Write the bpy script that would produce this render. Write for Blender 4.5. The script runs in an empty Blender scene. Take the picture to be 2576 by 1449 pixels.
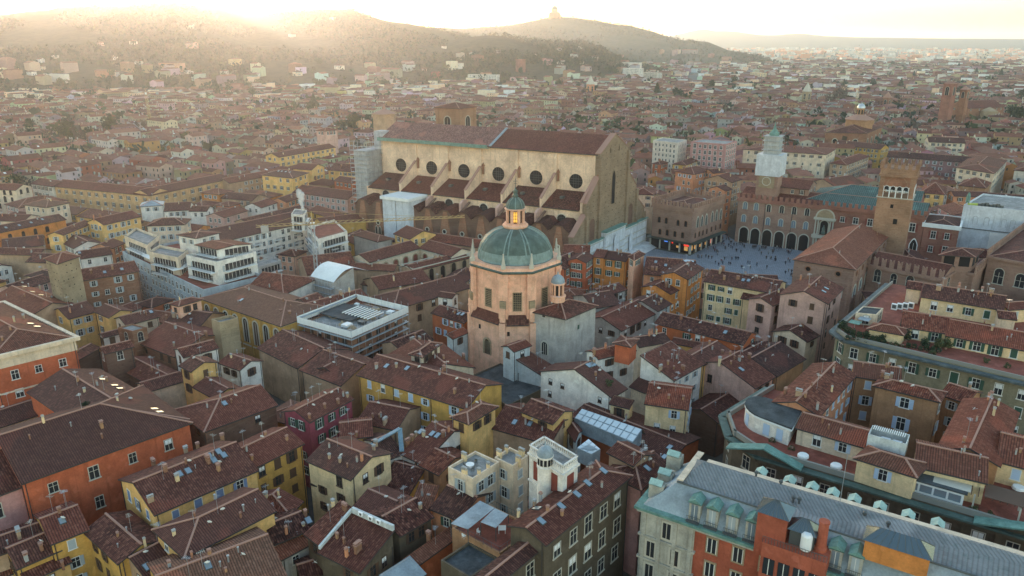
import bpy,math,random
import numpy as np
from mathutils import Vector,Matrix
from mathutils.bvhtree import BVHTree
random.seed(7);rng=np.random.default_rng(7)
sc=bpy.context.scene
R=math.radians
V=Vector
# ------------------------------------------------------------ camera
CAMZ,PITCH,FPX=90.0,R(18.4),1875.0
cam=bpy.data.cameras.new('camera');camo=bpy.data.objects.new('camera',cam)
sc.collection.objects.link(camo);sc.camera=camo
camo.location=(0,0,CAMZ);camo.rotation_euler=(R(90)-PITCH,0,0)
cam.sensor_width=36;cam.lens=36*FPX/2576;cam.clip_start=1;cam.clip_end=90000
# ------------------------------------------------------------ sky, sun, exposure
SUN_AZ,SUN_EL=R(-22.5),R(3.4)  # azimuth measured from +Y, negative to the left
world=bpy.data.worlds.new('World');sc.world=world;world.use_nodes=True
wn=world.node_tree.nodes;wl=world.node_tree.links
sky=wn.new('ShaderNodeTexSky');sky.sky_type='NISHITA';sky.sun_disc=False
sky.sun_elevation=SUN_EL;sky.sun_rotation=SUN_AZ
sky.altitude=60;sky.air_density=1.0;sky.dust_density=0.5;sky.ozone_density=1.2
bg=wn['Background'];bg.inputs['Strength'].default_value=0.15
wl.new(sky.outputs['Color'],bg.inputs['Color'])
sl=bpy.data.lights.new('sun','SUN');sl.energy=1.0;sl.angle=R(0.6);sl.color=(1.0,0.72,0.48)
so=bpy.data.objects.new('sun',sl);sc.collection.objects.link(so)
sdir=V((math.sin(SUN_AZ)*math.cos(SUN_EL),math.cos(SUN_AZ)*math.cos(SUN_EL),math.sin(SUN_EL)))
so.rotation_euler=sdir.to_track_quat('Z','Y').to_euler();so.location=(0,0,500)
sc.view_settings.view_transform='Standard';sc.view_settings.look='None'
sc.view_settings.exposure=2.75;sc.view_settings.gamma=1.0;sc.view_settings.use_curve_mapping=False
cy=sc.cycles
cy.use_denoising=True;cy.max_bounces=5;cy.diffuse_bounces=2;cy.glossy_bounces=2
cy.transmission_bounces=3;cy.transparent_max_bounces=6;cy.volume_bounces=1;cy.sample_clamp_indirect=6
# ------------------------------------------------------------ pixel -> place
ORG={'D':(1610,386.4,.26667),'E':(2060.8,373.5,.26667),'F':(1127,450.8,.3557),'H':(1352.4,515.2,.2),
'S':(901.6,289.8,.3),'J':(2125.2,161,.2445),'P':(0,0,1),
'K':(0,0,.35),'L':(837.2,0,.35),'N':(1674.4,0,.35)}
for i_,x_ in enumerate((0,644,1288,1932)):
 for k_,y_ in(('A',193.2),('B',579.6),('C',966.)):
  ORG[k_+str(i_)]=(x_,y_,1/3)
def px(c,x,y):
 o=ORG[c];return o[0]+x*o[2],o[1]+y*o[2]
CP,SP=math.cos(PITCH),math.sin(PITCH)
EYE=V((0,0,CAMZ))
def ray(c,x,y):
 u,v=px(c,x,y);a=(u-1288)/FPX;b=(724.5-v)/FPX
 return V((a,CP+b*SP,-SP+b*CP))
def at(c,q,z):
 d=ray(c,*q);return EYE+d*((z-CAMZ)/d.z)
def proj(q):
 d=V(q)-EYE;w=d.y*CP-d.z*SP
 return 1288+FPX*d.x/w,724.5-FPX*(d.y*SP+d.z*CP)/w
def z_on(xy,c,y):  # height on the vertical through xy seen at that image row
 v=px(c,0,y)[1];lo,hi=-5.,120.
 for _ in range(40):
  m=(lo+hi)/2
  if proj((xy[0],xy[1],m))[1]>v:lo=m
  else:hi=m
 return lo
 # ------------------------------------------------------------ materials
MATS={}
def _mix(nt,a,b,fac,blend='MIX'):
 n=nt.nodes.new('ShaderNodeMix');n.data_type='RGBA';n.blend_type=blend
 for sock,val in((n.inputs[0],fac),(n.inputs[6],a),(n.inputs[7],b)):
  if hasattr(val,'links')or hasattr(val,'is_linked'):nt.links.new(val,sock)
  elif isinstance(val,(int,float)):sock.default_value=val
  else:sock.default_value=(*val,1)
 return n.outputs[2]
def _ramp(nt,src,a,b,lo,hi):
 n=nt.nodes.new('ShaderNodeMapRange');nt.links.new(src,n.inputs[0])
 n.inputs[1].default_value=a;n.inputs[2].default_value=b;n.inputs[3].default_value=lo;n.inputs[4].default_value=hi
 return n.outputs[0]
def _noise(nt,vec,scale,detail=3,rough=.6):
 n=nt.nodes.new('ShaderNodeTexNoise');n.inputs['Scale'].default_value=scale
 n.inputs['Detail'].default_value=detail;n.inputs['Roughness'].default_value=rough
 if vec is not None:nt.links.new(vec,n.inputs['Vector'])
 return n.outputs[0]
def _math(nt,op,a,b=0.):
 n=nt.nodes.new('ShaderNodeMath');n.operation=op
 for i,v in((0,a),(1,b)):
  if isinstance(v,(int,float)):n.inputs[i].default_value=v
  else:nt.links.new(v,n.inputs[i])
 return n.outputs[0]
def base(name,rough=.8):
 m=bpy.data.materials.new(name);m.use_nodes=True;nt=m.node_tree
 p=nt.nodes['Principled BSDF'];p.inputs['Roughness'].default_value=rough
 MATS[name]=m
 return m,nt,p
def plain(name,col,rough=.7,metal=0.,emit=0.,spec=.3):
 if name in MATS:return MATS[name]
 m,nt,p=base(name,rough);p.inputs['Base Color'].default_value=(*col,1)
 p.inputs['Metallic'].default_value=metal;p.inputs['Specular IOR Level'].default_value=spec
 if emit:p.inputs['Emission Color'].default_value=(*col,1);p.inputs['Emission Strength'].default_value=emit
 return m
def grained(name,col,amt=.26,scale=.35,fine=3.,rough=.85,streak=True,metal=0.):
 """plaster, stone, metal sheet: blotches, vertical run-off streaks and fine grain"""
 if name in MATS:return MATS[name]
 m,nt,p=base(name,rough);p.inputs['Metallic'].default_value=metal
 p.inputs['Specular IOR Level'].default_value=.2
 g=nt.nodes.new('ShaderNodeNewGeometry');pos=g.outputs['Position']
 n1=_noise(nt,pos,scale,4,.65)
 c=_mix(nt,[x*(1-amt)for x in col],[min(1,x*(1+amt*.6))for x in col],_ramp(nt,n1,.3,.7,0,1))
 if streak:
  mp=nt.nodes.new('ShaderNodeMapping');nt.links.new(pos,mp.inputs[0]);mp.inputs['Scale'].default_value=(1.1,1.1,.09)
  n2=_noise(nt,mp.outputs[0],1.0,3,.6)
  c=_mix(nt,c,[x*.55 for x in col],_ramp(nt,n2,.56,.74,0,.62))
 n5=_noise(nt,pos,.5,2,.5);c=_mix(nt,c,[min(1,x*1.25+.04)for x in col],_ramp(nt,n5,.62,.68,0,.35))
 n3=_noise(nt,pos,fine,2,.7)
 c=_mix(nt,c,(0,0,0),_ramp(nt,n3,.35,.75,0,amt*.7))
 nt.links.new(c,p.inputs['Base Color'])
 return m
def brickwork(name,col,mortar,amt=.4):
 if name in MATS:return MATS[name]
 m,nt,p=base(name,.9);p.inputs['Specular IOR Level'].default_value=.15
 g=nt.nodes.new('ShaderNodeNewGeometry');pos=g.outputs['Position']
 mp=nt.nodes.new('ShaderNodeMapping');nt.links.new(pos,mp.inputs[0]);mp.inputs['Scale'].default_value=(.25,.25,2.2)
 n0=_noise(nt,mp.outputs[0],1.2,3,.7)  # courses
 n1=_noise(nt,pos,.16,4,.6);n2=_noise(nt,pos,1.7,3,.75)
 c=_mix(nt,[x*(1-amt)for x in col],[x*(1+amt*.5)for x in col],_ramp(nt,n1,.3,.7,0,1))
 c=_mix(nt,c,mortar,_ramp(nt,n0,.48,.72,0,.55))
 c=_mix(nt,c,[x*.35 for x in col],_ramp(nt,n2,.56,.76,0,.75))
 nt.links.new(c,p.inputs['Base Color'])
 b=nt.nodes.new('ShaderNodeBump');b.inputs['Strength'].default_value=.5;b.inputs['Distance'].default_value=.15
 nt.links.new(n2,b.inputs['Height']);nt.links.new(b.outputs[0],p.inputs['Normal'])
 return m
def tiles(name,dark,mid,light,tw=.38,th=.52,var=.68,lap=.5):
 """clay pan tiles laid in rows: uv is in metres, u along the eave and v up the slope"""
 if name in MATS:return MATS[name]
 m,nt,p=base(name,.85);p.inputs['Specular IOR Level'].default_value=.2
 uv=nt.nodes.new('ShaderNodeUVMap').outputs[0]
 sp=nt.nodes.new('ShaderNodeSeparateXYZ');nt.links.new(uv,sp.inputs[0])
 iu=_math(nt,'FLOOR',_math(nt,'DIVIDE',sp.outputs[0],tw));iv=_math(nt,'FLOOR',_math(nt,'DIVIDE',sp.outputs[1],th))
 fv=_math(nt,'FRACT',_math(nt,'DIVIDE',sp.outputs[1],th));fu=_math(nt,'FRACT',_math(nt,'DIVIDE',sp.outputs[0],tw))
 cb=nt.nodes.new('ShaderNodeCombineXYZ');nt.links.new(iu,cb.inputs[0]);nt.links.new(iv,cb.inputs[1])
 oi=nt.nodes.new('ShaderNodeObjectInfo');nt.links.new(oi.outputs['Random'],cb.inputs[2])
 wnz=nt.nodes.new('ShaderNodeTexWhiteNoise');wnz.noise_dimensions='3D';nt.links.new(cb.outputs[0],wnz.inputs['Vector'])
 g=nt.nodes.new('ShaderNodeNewGeometry');pos=g.outputs['Position']
 n1=_noise(nt,pos,.22,5,.7);n2=_noise(nt,pos,.9,3,.7)
 c=_mix(nt,dark,mid,_ramp(nt,n1,.36,.62,0,1))
 c=_mix(nt,c,light,_ramp(nt,wnz.outputs[0],.55,1.,0,var))
 c=_mix(nt,c,[x*.3 for x in dark],_ramp(nt,wnz.outputs[0],.0,.35,var,0))
 c=_mix(nt,c,[dark[0]*.55,dark[1]*.75,dark[2]*.7],_ramp(nt,n2,.56,.74,0,.7))  # lichen and soot
 hv=_mix(nt,c,[light[0]*.8,light[1]*.55,light[2]*.5],_ramp(nt,oi.outputs['Random'],.1,1,0,.5))
 if mid[0]>mid[2]:hv=_mix(nt,hv,[mid[0]*.75,mid[1]*1.25,mid[2]*1.45],_ramp(nt,_math(nt,'FRACT',_math(nt,'MULTIPLY',oi.outputs['Random'],7.3)),.35,1,0,.6))
 n4=_noise(nt,pos,.11,2,.5);hv=_mix(nt,hv,[mid[0]*1.9,mid[1]*1.7,mid[2]*1.6],_ramp(nt,n4,.60,.66,0,.45))
 c=_mix(nt,hv,(0,0,0),_ramp(nt,fv,.0,.2,lap*.7,0))  # the lap line under each row
 c=_mix(nt,c,(0,0,0),_ramp(nt,_math(nt,'ABSOLUTE',_math(nt,'SUBTRACT',fu,.5)),.26,.5,0,min(.85,lap*1.5)))
 nt.links.new(c,p.inputs['Base Color'])
 hgt=_math(nt,'ADD',_math(nt,'SINE',_math(nt,'MULTIPLY',fu,math.pi)),_math(nt,'MULTIPLY',fv,-.6))
 hgt=_math(nt,'ADD',hgt,_math(nt,'MULTIPLY',wnz.outputs[0],.9))
 b=nt.nodes.new('ShaderNodeBump');b.inputs['Strength'].default_value=.8;b.inputs['Distance'].default_value=.10
 nt.links.new(hgt,b.inputs['Height']);nt.links.new(b.outputs[0],p.inputs['Normal'])
 return m
def colattr(name,rough=.9,amt=.3,scale=.5):
 m,nt,p=base(name,rough);p.inputs['Specular IOR Level'].default_value=.15
 a=nt.nodes.new('ShaderNodeAttribute');a.attribute_name='tint'
 g=nt.nodes.new('ShaderNodeNewGeometry');n=_noise(nt,g.outputs['Position'],scale,4,.7)
 c=_mix(nt,a.outputs['Color'],(0,0,0),_ramp(nt,n,.35,.75,0,amt))
 nt.links.new(c,p.inputs['Base Color']);return m
tiles('roof_brown',(.075,.023,.018),(.145,.046,.033),(.31,.135,.095))
tiles('roof_dark',(.054,.019,.016),(.102,.035,.027),(.23,.103,.076))
tiles('roof_red',(.125,.034,.022),(.215,.060,.035),(.33,.138,.09))
tiles('roof_rust',(.155,.052,.031),(.26,.092,.055),(.37,.18,.12))
tiles('roof_slate',(.19,.205,.21),(.24,.255,.26),(.29,.305,.31),.6,.6,.2,.16)
tiles('roof_green',(.055,.115,.11),(.085,.165,.155),(.14,.24,.22),.8,.5,.45)
WALLC=dict(yellow=(.80,.48,.18),paleyellow=(.80,.59,.34),ochre=(.60,.34,.09),cream=(.75,.59,.43),white=(.82,.75,.67),
red=(.52,.13,.06),redorange=(.52,.145,.06),orange=(.66,.25,.07),salmon=(.64,.28,.15),pink=(.62,.38,.31),
magenta=(.33,.075,.105),peach=(.88,.475,.32),tan=(.47,.31,.20),grey=(.46,.42,.38),bluegrey=(.44,.49,.52),
bluewhite=(.58,.61,.60),darkwall=(.125,.098,.068),mauve=(.30,.17,.165),rose=(.50,.26,.24),offwhite=(.66,.58,.49),
brownwall=(.42,.225,.12),ochrebrown=(.60,.37,.19),flank=(.88,.60,.42),marble=(.72,.72,.72))
def wallmat(k):
 if k in MATS:return MATS[k]
 if k=='flank':return grained(k,WALLC[k],.34,.13,1.6)
 return grained(k,WALLC[k])
brickwork('brick',(.30,.14,.085),(.36,.25,.17));brickwork('darkbrick',(.17,.095,.07),(.20,.15,.11))
brickwork('stone',(.36,.27,.17),(.42,.33,.22));brickwork('brickred',(.31,.135,.10),(.34,.2,.15))
brickwork('facade_brick',(.27,.19,.125),(.34,.27,.2),.3);brickwork('tower_brick',(.33,.185,.115),(.40,.27,.18))
brickwork('palace_brick',(.33,.195,.145),(.38,.27,.2),.3)
plain('ridge',(.36,.20,.15),.9);plain('gutter',(.05,.045,.045),.6);plain('stonetrim',(.50,.46,.38),.85)
plain('glass',(.025,.03,.035),.08,0,0,.6);plain('frame',(.70,.68,.62),.6);plain('dark',(.012,.012,.013),.9)
plain('sh_green',(.035,.085,.06),.6);plain('sh_blue',(.16,.22,.36),.6);plain('sh_grey',(.36,.40,.42),.6)
plain('sh_brown',(.10,.055,.035),.7);plain('sh_lightblue',(.42,.52,.66),.6);plain('sh_red',(.22,.055,.04),.7)
plain('skyglass',(.28,.34,.38),.3,.7);plain('metal_dark',(.10,.11,.11),.5,.3);plain('steel',(.5,.52,.54),.4,.7)
plain('white_paint',(.78,.78,.76),.6);plain('concrete',(.36,.35,.33),.9)
grained('copper',(.16,.29,.245),.35,.8,5,.7,False);grained('copper_dark',(.10,.148,.128),.4,.5,4,.6,True)
grained('zinc_dark',(.10,.125,.13),.4,.5,3,.6,True);grained('zinc',(.30,.35,.38),.3,.4,3,.5,False);grained('bitumen',(.075,.085,.09),.5,.4,3,.9,False)
grained('terrace_red',(.27,.085,.06),.35,.5,3,.9,False);grained('terrace_grey',(.30,.30,.29),.4,.5,3,.9,False)
grained('tarp',(.80,.80,.78),.1,.3,1,.6,False);grained('sheet',(.62,.65,.69),.2,.3,1.5,.7,True)
plain('gold_light',(1.0,.50,.08),.5,0,.12);grained('dome_band',(.21,.29,.27),.25,.8,4,.5,True)
# ------------------------------------------------------------ mesh building
col=sc.collection
ORIGIN={}
class MB:
 def __init__(s):s.v=[];s.f=[];s.m=[];s.uv=[];s.c=[]
 def poly(s,pts,mi=0,uv=None,tint=None):
  i=len(s.v);s.v+=[tuple(p)for p in pts];s.f.append(tuple(range(i,i+len(pts))));s.m.append(mi)
  s.uv.append(uv);s.c.append(tint)
 def box(s,c,ax,ay,az,mi=0,tint=None):  # centre and three half axes
  c,ax,ay,az=V(c),V(ax),V(ay),V(az)
  P=[c+ax*i+ay*j+az*k for k in(-1,1)for j in(-1,1)for i in(-1,1)]
  b=len(s.v);s.v+=[tuple(p)for p in P]
  for q in((0,2,3,1),(4,5,7,6),(0,1,5,4),(1,3,7,5),(3,2,6,7),(2,0,4,6)):
   s.f.append(tuple(b+k for k in q));s.m.append(mi);s.uv.append(None);s.c.append(tint)
 def abox(s,x0,x1,y0,y1,z0,z1,mi=0):
  s.box(((x0+x1)/2,(y0+y1)/2,(z0+z1)/2),((x1-x0)/2,0,0),(0,(y1-y0)/2,0),(0,0,(z1-z0)/2),mi)
 def bar(s,p,q,r,mi=0,n=4,r2=None):
  p,q=V(p),V(q);d=(q-p).normalized();u=d.orthogonal().normalized();w=d.cross(u)
  r2=r if r2 is None else r2;b=len(s.v)
  for c,rr in((p,r),(q,r2)):
   for k in range(n):
    t=2*math.pi*(k+.5)/n;s.v.append(tuple(c+(u*math.cos(t)+w*math.sin(t))*rr))
  for k in range(n):
   k2=(k+1)%n;s.f.append((b+k,b+k2,b+n+k2,b+n+k));s.m.append(mi);s.uv.append(None);s.c.append(None)
  for rg in(range(b+n-1,b-1,-1),range(b+n,b+2*n)):
   s.f.append(tuple(rg));s.m.append(mi);s.uv.append(None);s.c.append(None)
 def lathe(s,c,prof,n=24,mi=0,rot=0.,cap=True,arc=None,mis=None):
  c=V(c);b=len(s.v);t0,t1=arc or(0,2*math.pi);full=arc is None;m=n if full else n+1
  for r,z in prof:
   for k in range(m):
    t=rot+t0+(t1-t0)*k/n;s.v.append((c.x+r*math.cos(t),c.y+r*math.sin(t),c.z+z))
  for j in range(len(prof)-1):
   for k in range(n):
    k2=(k+1)%m;s.f.append((b+j*m+k,b+j*m+k2,b+(j+1)*m+k2,b+(j+1)*m+k))
    s.m.append(mis[j]if mis else mi);s.uv.append(None);s.c.append(None)
  if cap and full:
   s.f.append(tuple(b+(len(prof)-1)*m+k for k in range(m)));s.m.append(mi);s.uv.append(None);s.c.append(None)
 def prism(s,pts,z0,z1,mi=0,top=True,mitop=None):
  n=len(pts);b=len(s.v)
  s.v+=[(p[0],p[1],z0)for p in pts]+[(p[0],p[1],z1)for p in pts]
  for k in range(n):
   k2=(k+1)%n;s.f.append((b+k,b+k2,b+n+k2,b+n+k));s.m.append(mi);s.uv.append(None);s.c.append(None)
  if top:
   s.f.append(tuple(b+n+k for k in range(n)));s.m.append(mi if mitop is None else mitop);s.uv.append(None);s.c.append(None)
 def data(s,name,mats,origin=(0,0,0),smooth=False):
  me=bpy.data.meshes.new(name);o=origin
  me.from_pydata([(x-o[0],y-o[1],z-o[2])for x,y,z in s.v],[],s.f)
  for k in mats:me.materials.append(MATS[k]if isinstance(k,str)else k)
  if len(mats)>1:me.polygons.foreach_set('material_index',s.m)
  if any(u is not None for u in s.uv):
   lay=me.uv_layers.new(name='UVMap');flat=[]
   for f,u in zip(s.f,s.uv):flat+=[c for p in(u or[(0,0)]*len(f))for c in p]
   lay.data.foreach_set('uv',flat)
  if any(c is not None for c in s.c):
   at_=me.color_attributes.new('tint','FLOAT_COLOR','CORNER');flat=[]
   for f,c in zip(s.f,s.c):flat+=[*(c or(.5,.5,.5)),1]*len(f)
   at_.data.foreach_set('color',flat)
  if smooth:me.polygons.foreach_set('use_smooth',[True]*len(me.polygons))
  me.update();return me
 def build(s,name,mats,parent=None,smooth=False,bvh=False):
  o0=ORIGIN.get(parent,(0,0,0))if parent else(0,0,0)
  o=bpy.data.objects.new(name,s.data(name,mats,o0,smooth));col.objects.link(o)
  if parent:o.parent=parent;ORIGIN[o]=o0
  if bvh:solid(s)
  return o
BV,BF=[],[]
def solid(mb):
 b=len(BV);BV.extend(mb.v);BF.extend([tuple(i+b for i in f)for f in mb.f])
def tag(o,label=None,cat=None,group=None,kind=None):
 if label:o['label']=label
 if cat:o['category']=cat
 if group:o['group']=group
 if kind:o['kind']=kind
 return o
def thing(name,label,cat,loc,group=None):
 o=bpy.data.objects.new(name,None);col.objects.link(o);o.location=loc;o.empty_display_size=1
 ORIGIN[o]=tuple(loc);return tag(o,label,cat,group)
def inst(name,me,parent,loc,rz=0.,scale=(1,1,1),mat4=None):  # world-space placement under a translated parent
 o=bpy.data.objects.new(name,me);col.objects.link(o)
 p0=ORIGIN.get(parent,(0,0,0))if parent else(0,0,0)
 if mat4 is not None:o.matrix_local=Matrix.Translation(V(loc)-V(p0))@mat4
 else:o.location=(loc[0]-p0[0],loc[1]-p0[1],loc[2]-p0[2]);o.rotation_euler=(0,0,rz);o.scale=scale
 if parent:o.parent=parent
 return o
 # ------------------------------------------------------------ occupancy of the ground
GX0,GY0,GC=-2600.,40.,3.0
OCC=np.zeros((1900,1500),bool)  # x, y cells
def occ_cells(O,a,n,L,W,pad=0.):
 s=np.arange(-pad,L+pad+.1,2.);t=np.arange(-pad,W+pad+.1,2.)
 S,T=np.meshgrid(s,t)
 x=O[0]+a[0]*S+n[0]*T;y=O[1]+a[1]*S+n[1]*T
 i=((x-GX0)/GC).astype(int).ravel();j=((y-GY0)/GC).astype(int).ravel()
 ok=(i>=0)&(i<OCC.shape[0])&(j>=0)&(j<OCC.shape[1]);return i[ok],j[ok]
def occ_mark(*k,**q):i,j=occ_cells(*k,**q);OCC[i,j]=True
def occ_free(O,a,n,L,W,frac=.0):
 i,j=occ_cells(O,a,n,L,W);return len(i)>0 and OCC[i,j].mean()<=frac
def occ_poly(c,pts,z=0.):
 P=[at(c,q,z)for q in pts];xs=[p.x for p in P];ys=[p.y for p in P]
 for x in np.arange(min(xs),max(xs),2.):
  for y in np.arange(min(ys),max(ys),2.):
   ins=False
   for k in range(len(P)):
    p,q=P[k],P[k-1]
    if(p.y>y)!=(q.y>y)and x<(q.x-p.x)*(y-p.y)/(q.y-p.y)+p.x:ins=not ins
   if ins:
    i,j=int((x-GX0)/GC),int((y-GY0)/GC)
    if 0<=i<OCC.shape[0]and 0<=j<OCC.shape[1]:OCC[i,j]=True
    # ------------------------------------------------------------ roof and wall geometry
def roof_geo(mb,O,a,n,L,W,z,k,kind,hip0=False,hip1=False,ov=.55,mi=0,mr=1,thick=True,tint=None,caps=True):
 """adds the roof; returns height(s,t)"""
 p=lambda s,t,h:(O[0]+a[0]*s+n[0]*t,O[1]+a[1]*s+n[1]*t,h)
 sl=math.sqrt(1+k*k);g0=-ov if hip0 else-.3;g1=L+(ov if hip1 else .3)
 lo=z-k*ov;faces=[];edge=[];crest=[]
 if kind=='shed':
  A0,A1,B1,B0=(g0,-ov,lo),(g1,-ov,lo),(g1,W+.2,z+k*W),(g0,W+.2,z+k*W)
  faces=[([A0,A1,B1,B0],0)];edge=[A0,A1,B1,B0]
  hf=lambda s,t:z+k*t
 else:
  w=W/2;hr=z+k*w
  r0=min(w,L*.5)if hip0 else g0;r1=L-min(w,L*.5)if hip1 else g1
  A0,A1,B1,B0=(g0,-ov,lo),(g1,-ov,lo),(g1,W+ov,lo),(g0,W+ov,lo)
  R0,R1=(r0,w,hr),(r1,w,hr)
  faces=[([A0,A1,R1,R0],0),([B1,B0,R0,R1],0)]
  if hip0:faces.append(([B0,A0,R0],1));crest+=[(R0,A0),(R0,B0)]
  if hip1:faces.append(([A1,B1,R1],1));crest+=[(R1,A1),(R1,B1)]
  if abs(r1-r0)>.5:crest.append((R0,R1))
  edge=[A0,A1]+([]if hip1 else[R1])+[B1,B0]+([]if hip0 else[R0])
  def hf(s,t):
   h=k*min(t,W-t)
   if hip0:h=min(h,k*s*w/max(.1,min(w,L*.5)))
   if hip1:h=min(h,k*(L-s)*w/max(.1,min(w,L*.5)))
   return z+h
 u0=(O[0]*.37+O[1]*.73)%7
 for q,d in faces:
  if d==0:uv=[(s+u0,(abs(t+ov)if t<=W/2+.01 or kind=='shed' else abs(W+ov-t))*sl)for s,t,h in q]
  else:uv=[(t+u0,(abs(s-q[0][0]))*sl)for s,t,h in q]
  mb.poly([p(*c)for c in q],mi,uv,tint)
  if thick:mb.poly([p(c[0],c[1],c[2]-.22)for c in reversed(q)],mr+1)
 if thick:
  for i in range(len(edge)):
   c,d=edge[i],edge[(i+1)%len(edge)]
   mb.poly([p(c[0],c[1],c[2]-.26),p(d[0],d[1],d[2]-.26),p(*d),p(*c)],mr+1)
 if caps:
  for c,d in crest:
   P,Q=V(p(*c)),V(p(*d));e=(Q-P).normalized();sd=e.cross(V((0,0,1))).normalized()
   up=sd.cross(e).normalized();mid=(P+Q)/2+up*.03
   mb.box(mid,(Q-P)/2,sd*.16,up*.09,mr)
 return hf
def wall_geo(mb,O,a,n,L,W,z,zb,k,kind,hip0=False,hip1=False,mi=0,tint=None):
 p=lambda s,t,h:(O[0]+a[0]*s+n[0]*t,O[1]+a[1]*s+n[1]*t,h)
 c=[(0,0),(L,0),(L,W),(0,W)]
 if kind=='shed':
  tops=[z,z,z+k*W,z+k*W]
  for i in range(4):
   j=(i+1)%4;mb.poly([p(*c[i],zb),p(*c[j],zb),p(*c[j],tops[j]-.02),p(*c[i],tops[i]-.02)],mi,None,tint)
  return
 for i in range(4):
  j=(i+1)%4;mb.poly([p(*c[i],zb),p(*c[j],zb),p(*c[j],z),p(*c[i],z)],mi,None,tint)
 if kind=='gable':
  hr=z+k*W/2-.03
  if not hip0:mb.poly([p(0,W,z),p(0,0,z),p(0,W/2,hr)],mi,None,tint)
  if not hip1:mb.poly([p(L,0,z),p(L,W,z),p(L,W/2,hr)],mi,None,tint)
  # ------------------------------------------------------------ windows, chimneys, skylights (shared meshes)
def win_mesh(w=1.15,h=1.8,arch=False,surround=None):
 """frame with sill, local +Y outward, centred; returns frame, pane meshes"""
 fr,pn=MB(),MB()
 t=.11
 fr.abox(-w/2-t,-w/2,-.05,.07,-h/2,h/2);fr.abox(w/2,w/2+t,-.05,.07,-h/2,h/2)
 fr.abox(-w/2-.22,w/2+.22,-.05,.16,-h/2-.16,-h/2)
 fr.abox(-.035,.035,-.05,.045,-h/2,h/2)
 fr.abox(-w/2,w/2,-.05,.045,h*.12,h*.12+.06)
 if arch:
  N=8
  for i in range(N):
   t0,t1=math.pi*i/N,math.pi*(i+1)/N
   for y in(.07,):
    ri,ro=w/2,w/2+t
    fr.poly([(ri*math.cos(t0),y,h/2+ri*math.sin(t0)),(ro*math.cos(t0),y,h/2+ro*math.sin(t0)),
    (ro*math.cos(t1),y,h/2+ro*math.sin(t1)),(ri*math.cos(t1),y,h/2+ri*math.sin(t1))])
    fr.poly([(ro*math.cos(t0),y,h/2+ro*math.sin(t0)),(ro*math.cos(t0),-.05,h/2+ro*math.sin(t0)),
    (ro*math.cos(t1),-.05,h/2+ro*math.sin(t1)),(ro*math.cos(t1),y,h/2+ro*math.sin(t1))])
  pn.poly([(-w/2,.02,-h/2),(w/2,.02,-h/2)]+[(w/2*math.cos(math.pi*i/N),.02,h/2+w/2*math.sin(math.pi*i/N))for i in range(N+1)])
 else:
  fr.abox(-w/2-t,w/2+t,-.05,.07,h/2,h/2+t)
  pn.poly([(-w/2,.02,-h/2),(w/2,.02,-h/2),(w/2,.02,h/2),(-w/2,.02,h/2)])
 return fr,pn
def shutter_mb(w,h):
 m=MB();m.abox(-w/2,w/2,0,.06,-h/2,h/2)
 for i in range(5):
  z=-h/2+h*(i+.5)/5;m.abox(-w/2+.06,w/2-.06,.06,.085,z-h*.07,z+h*.05)
 return m
_f,_p=win_mesh();_fa,_pa=win_mesh(1.3,1.9,True);_sh=shutter_mb(.58,1.85);_shc=shutter_mb(1.16,1.85)
PANE,PANE_A=_p.data('pane',['glass']),_pa.data('pane',['glass'])
FRM,SHUT,CLOSED,CURT={},{},{},{}
for k_ in('frame','stonetrim','sh_brown','brick'):
 FRM[k_]=_f.data('window',[k_]);FRM[k_+'A']=_fa.data('window',[k_])
for k_ in('sh_green','sh_blue','sh_grey','sh_brown','sh_lightblue','sh_red','white_paint'):
 SHUT[k_]=_sh.data('shutter',[k_]);CLOSED[k_]=_shc.data('shutter',[k_])
_ct=MB();_ct.abox(-.5,.5,.022,.03,.1,.85);CURT=_ct.data('blind',['white_paint'])
FARW={}
for k_ in('sh_green','sh_blue','sh_grey','sh_brown','sh_lightblue','sh_red','none'):
 m=MB();m.v+=_f.v;m.f+=_f.f;m.m+=[0]*len(_f.f);m.uv+=[None]*len(_f.f);m.c+=[None]*len(_f.f)
 m.poly([(-.575,.02,-.9),(.575,.02,-.9),(.575,.02,.9),(-.575,.02,.9)],1)
 if k_!='none':
  for s_ in(-1,1):m.abox(s_*.92-.29,s_*.92+.29,0,.06,-.92,.92,2)
 FARW[k_]=m.data('window',['frame','glass',k_ if k_!='none' else 'frame'])
CAND=[]  # (root, pos, outward, style, scale, arch)
def cand(root,pos,out,style,sc_=1.,arch=False,keep=False):CAND.append((root,V(pos),V(out),style,sc_,arch,keep))
def window_rows(root,P,Q,out,z,zb,style='grey',ws=3.3,rows=4,dz=3.5,top=1.9,skip=.1,sc_=1.,arch=False,margin=1.1):
 P,Q=V(P),V(Q);w=(Q-P).length
 if w<2.4 or out.dot(EYE-(P+Q)/2)<=0:return
 nc=max(1,int((w-2*margin)/ws+.55));e=(Q-P)/w
 for r in range(rows):
  h=z-top-r*dz
  if h<zb+(2.2 if zb<1 else .7):break
  for c in range(nc):
   if random.random()<skip:continue
   d=margin+(w-2*margin)*(c+.5)/nc
   q=P+e*(d+random.uniform(-.22,.22));cand(root,(q.x,q.y,h),out,style,sc_,arch)
STY=dict(green='sh_green',blue='sh_blue',grey='sh_grey',brown='sh_brown',lightblue='sh_lightblue',red='sh_red',none=None,dark=None)
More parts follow.
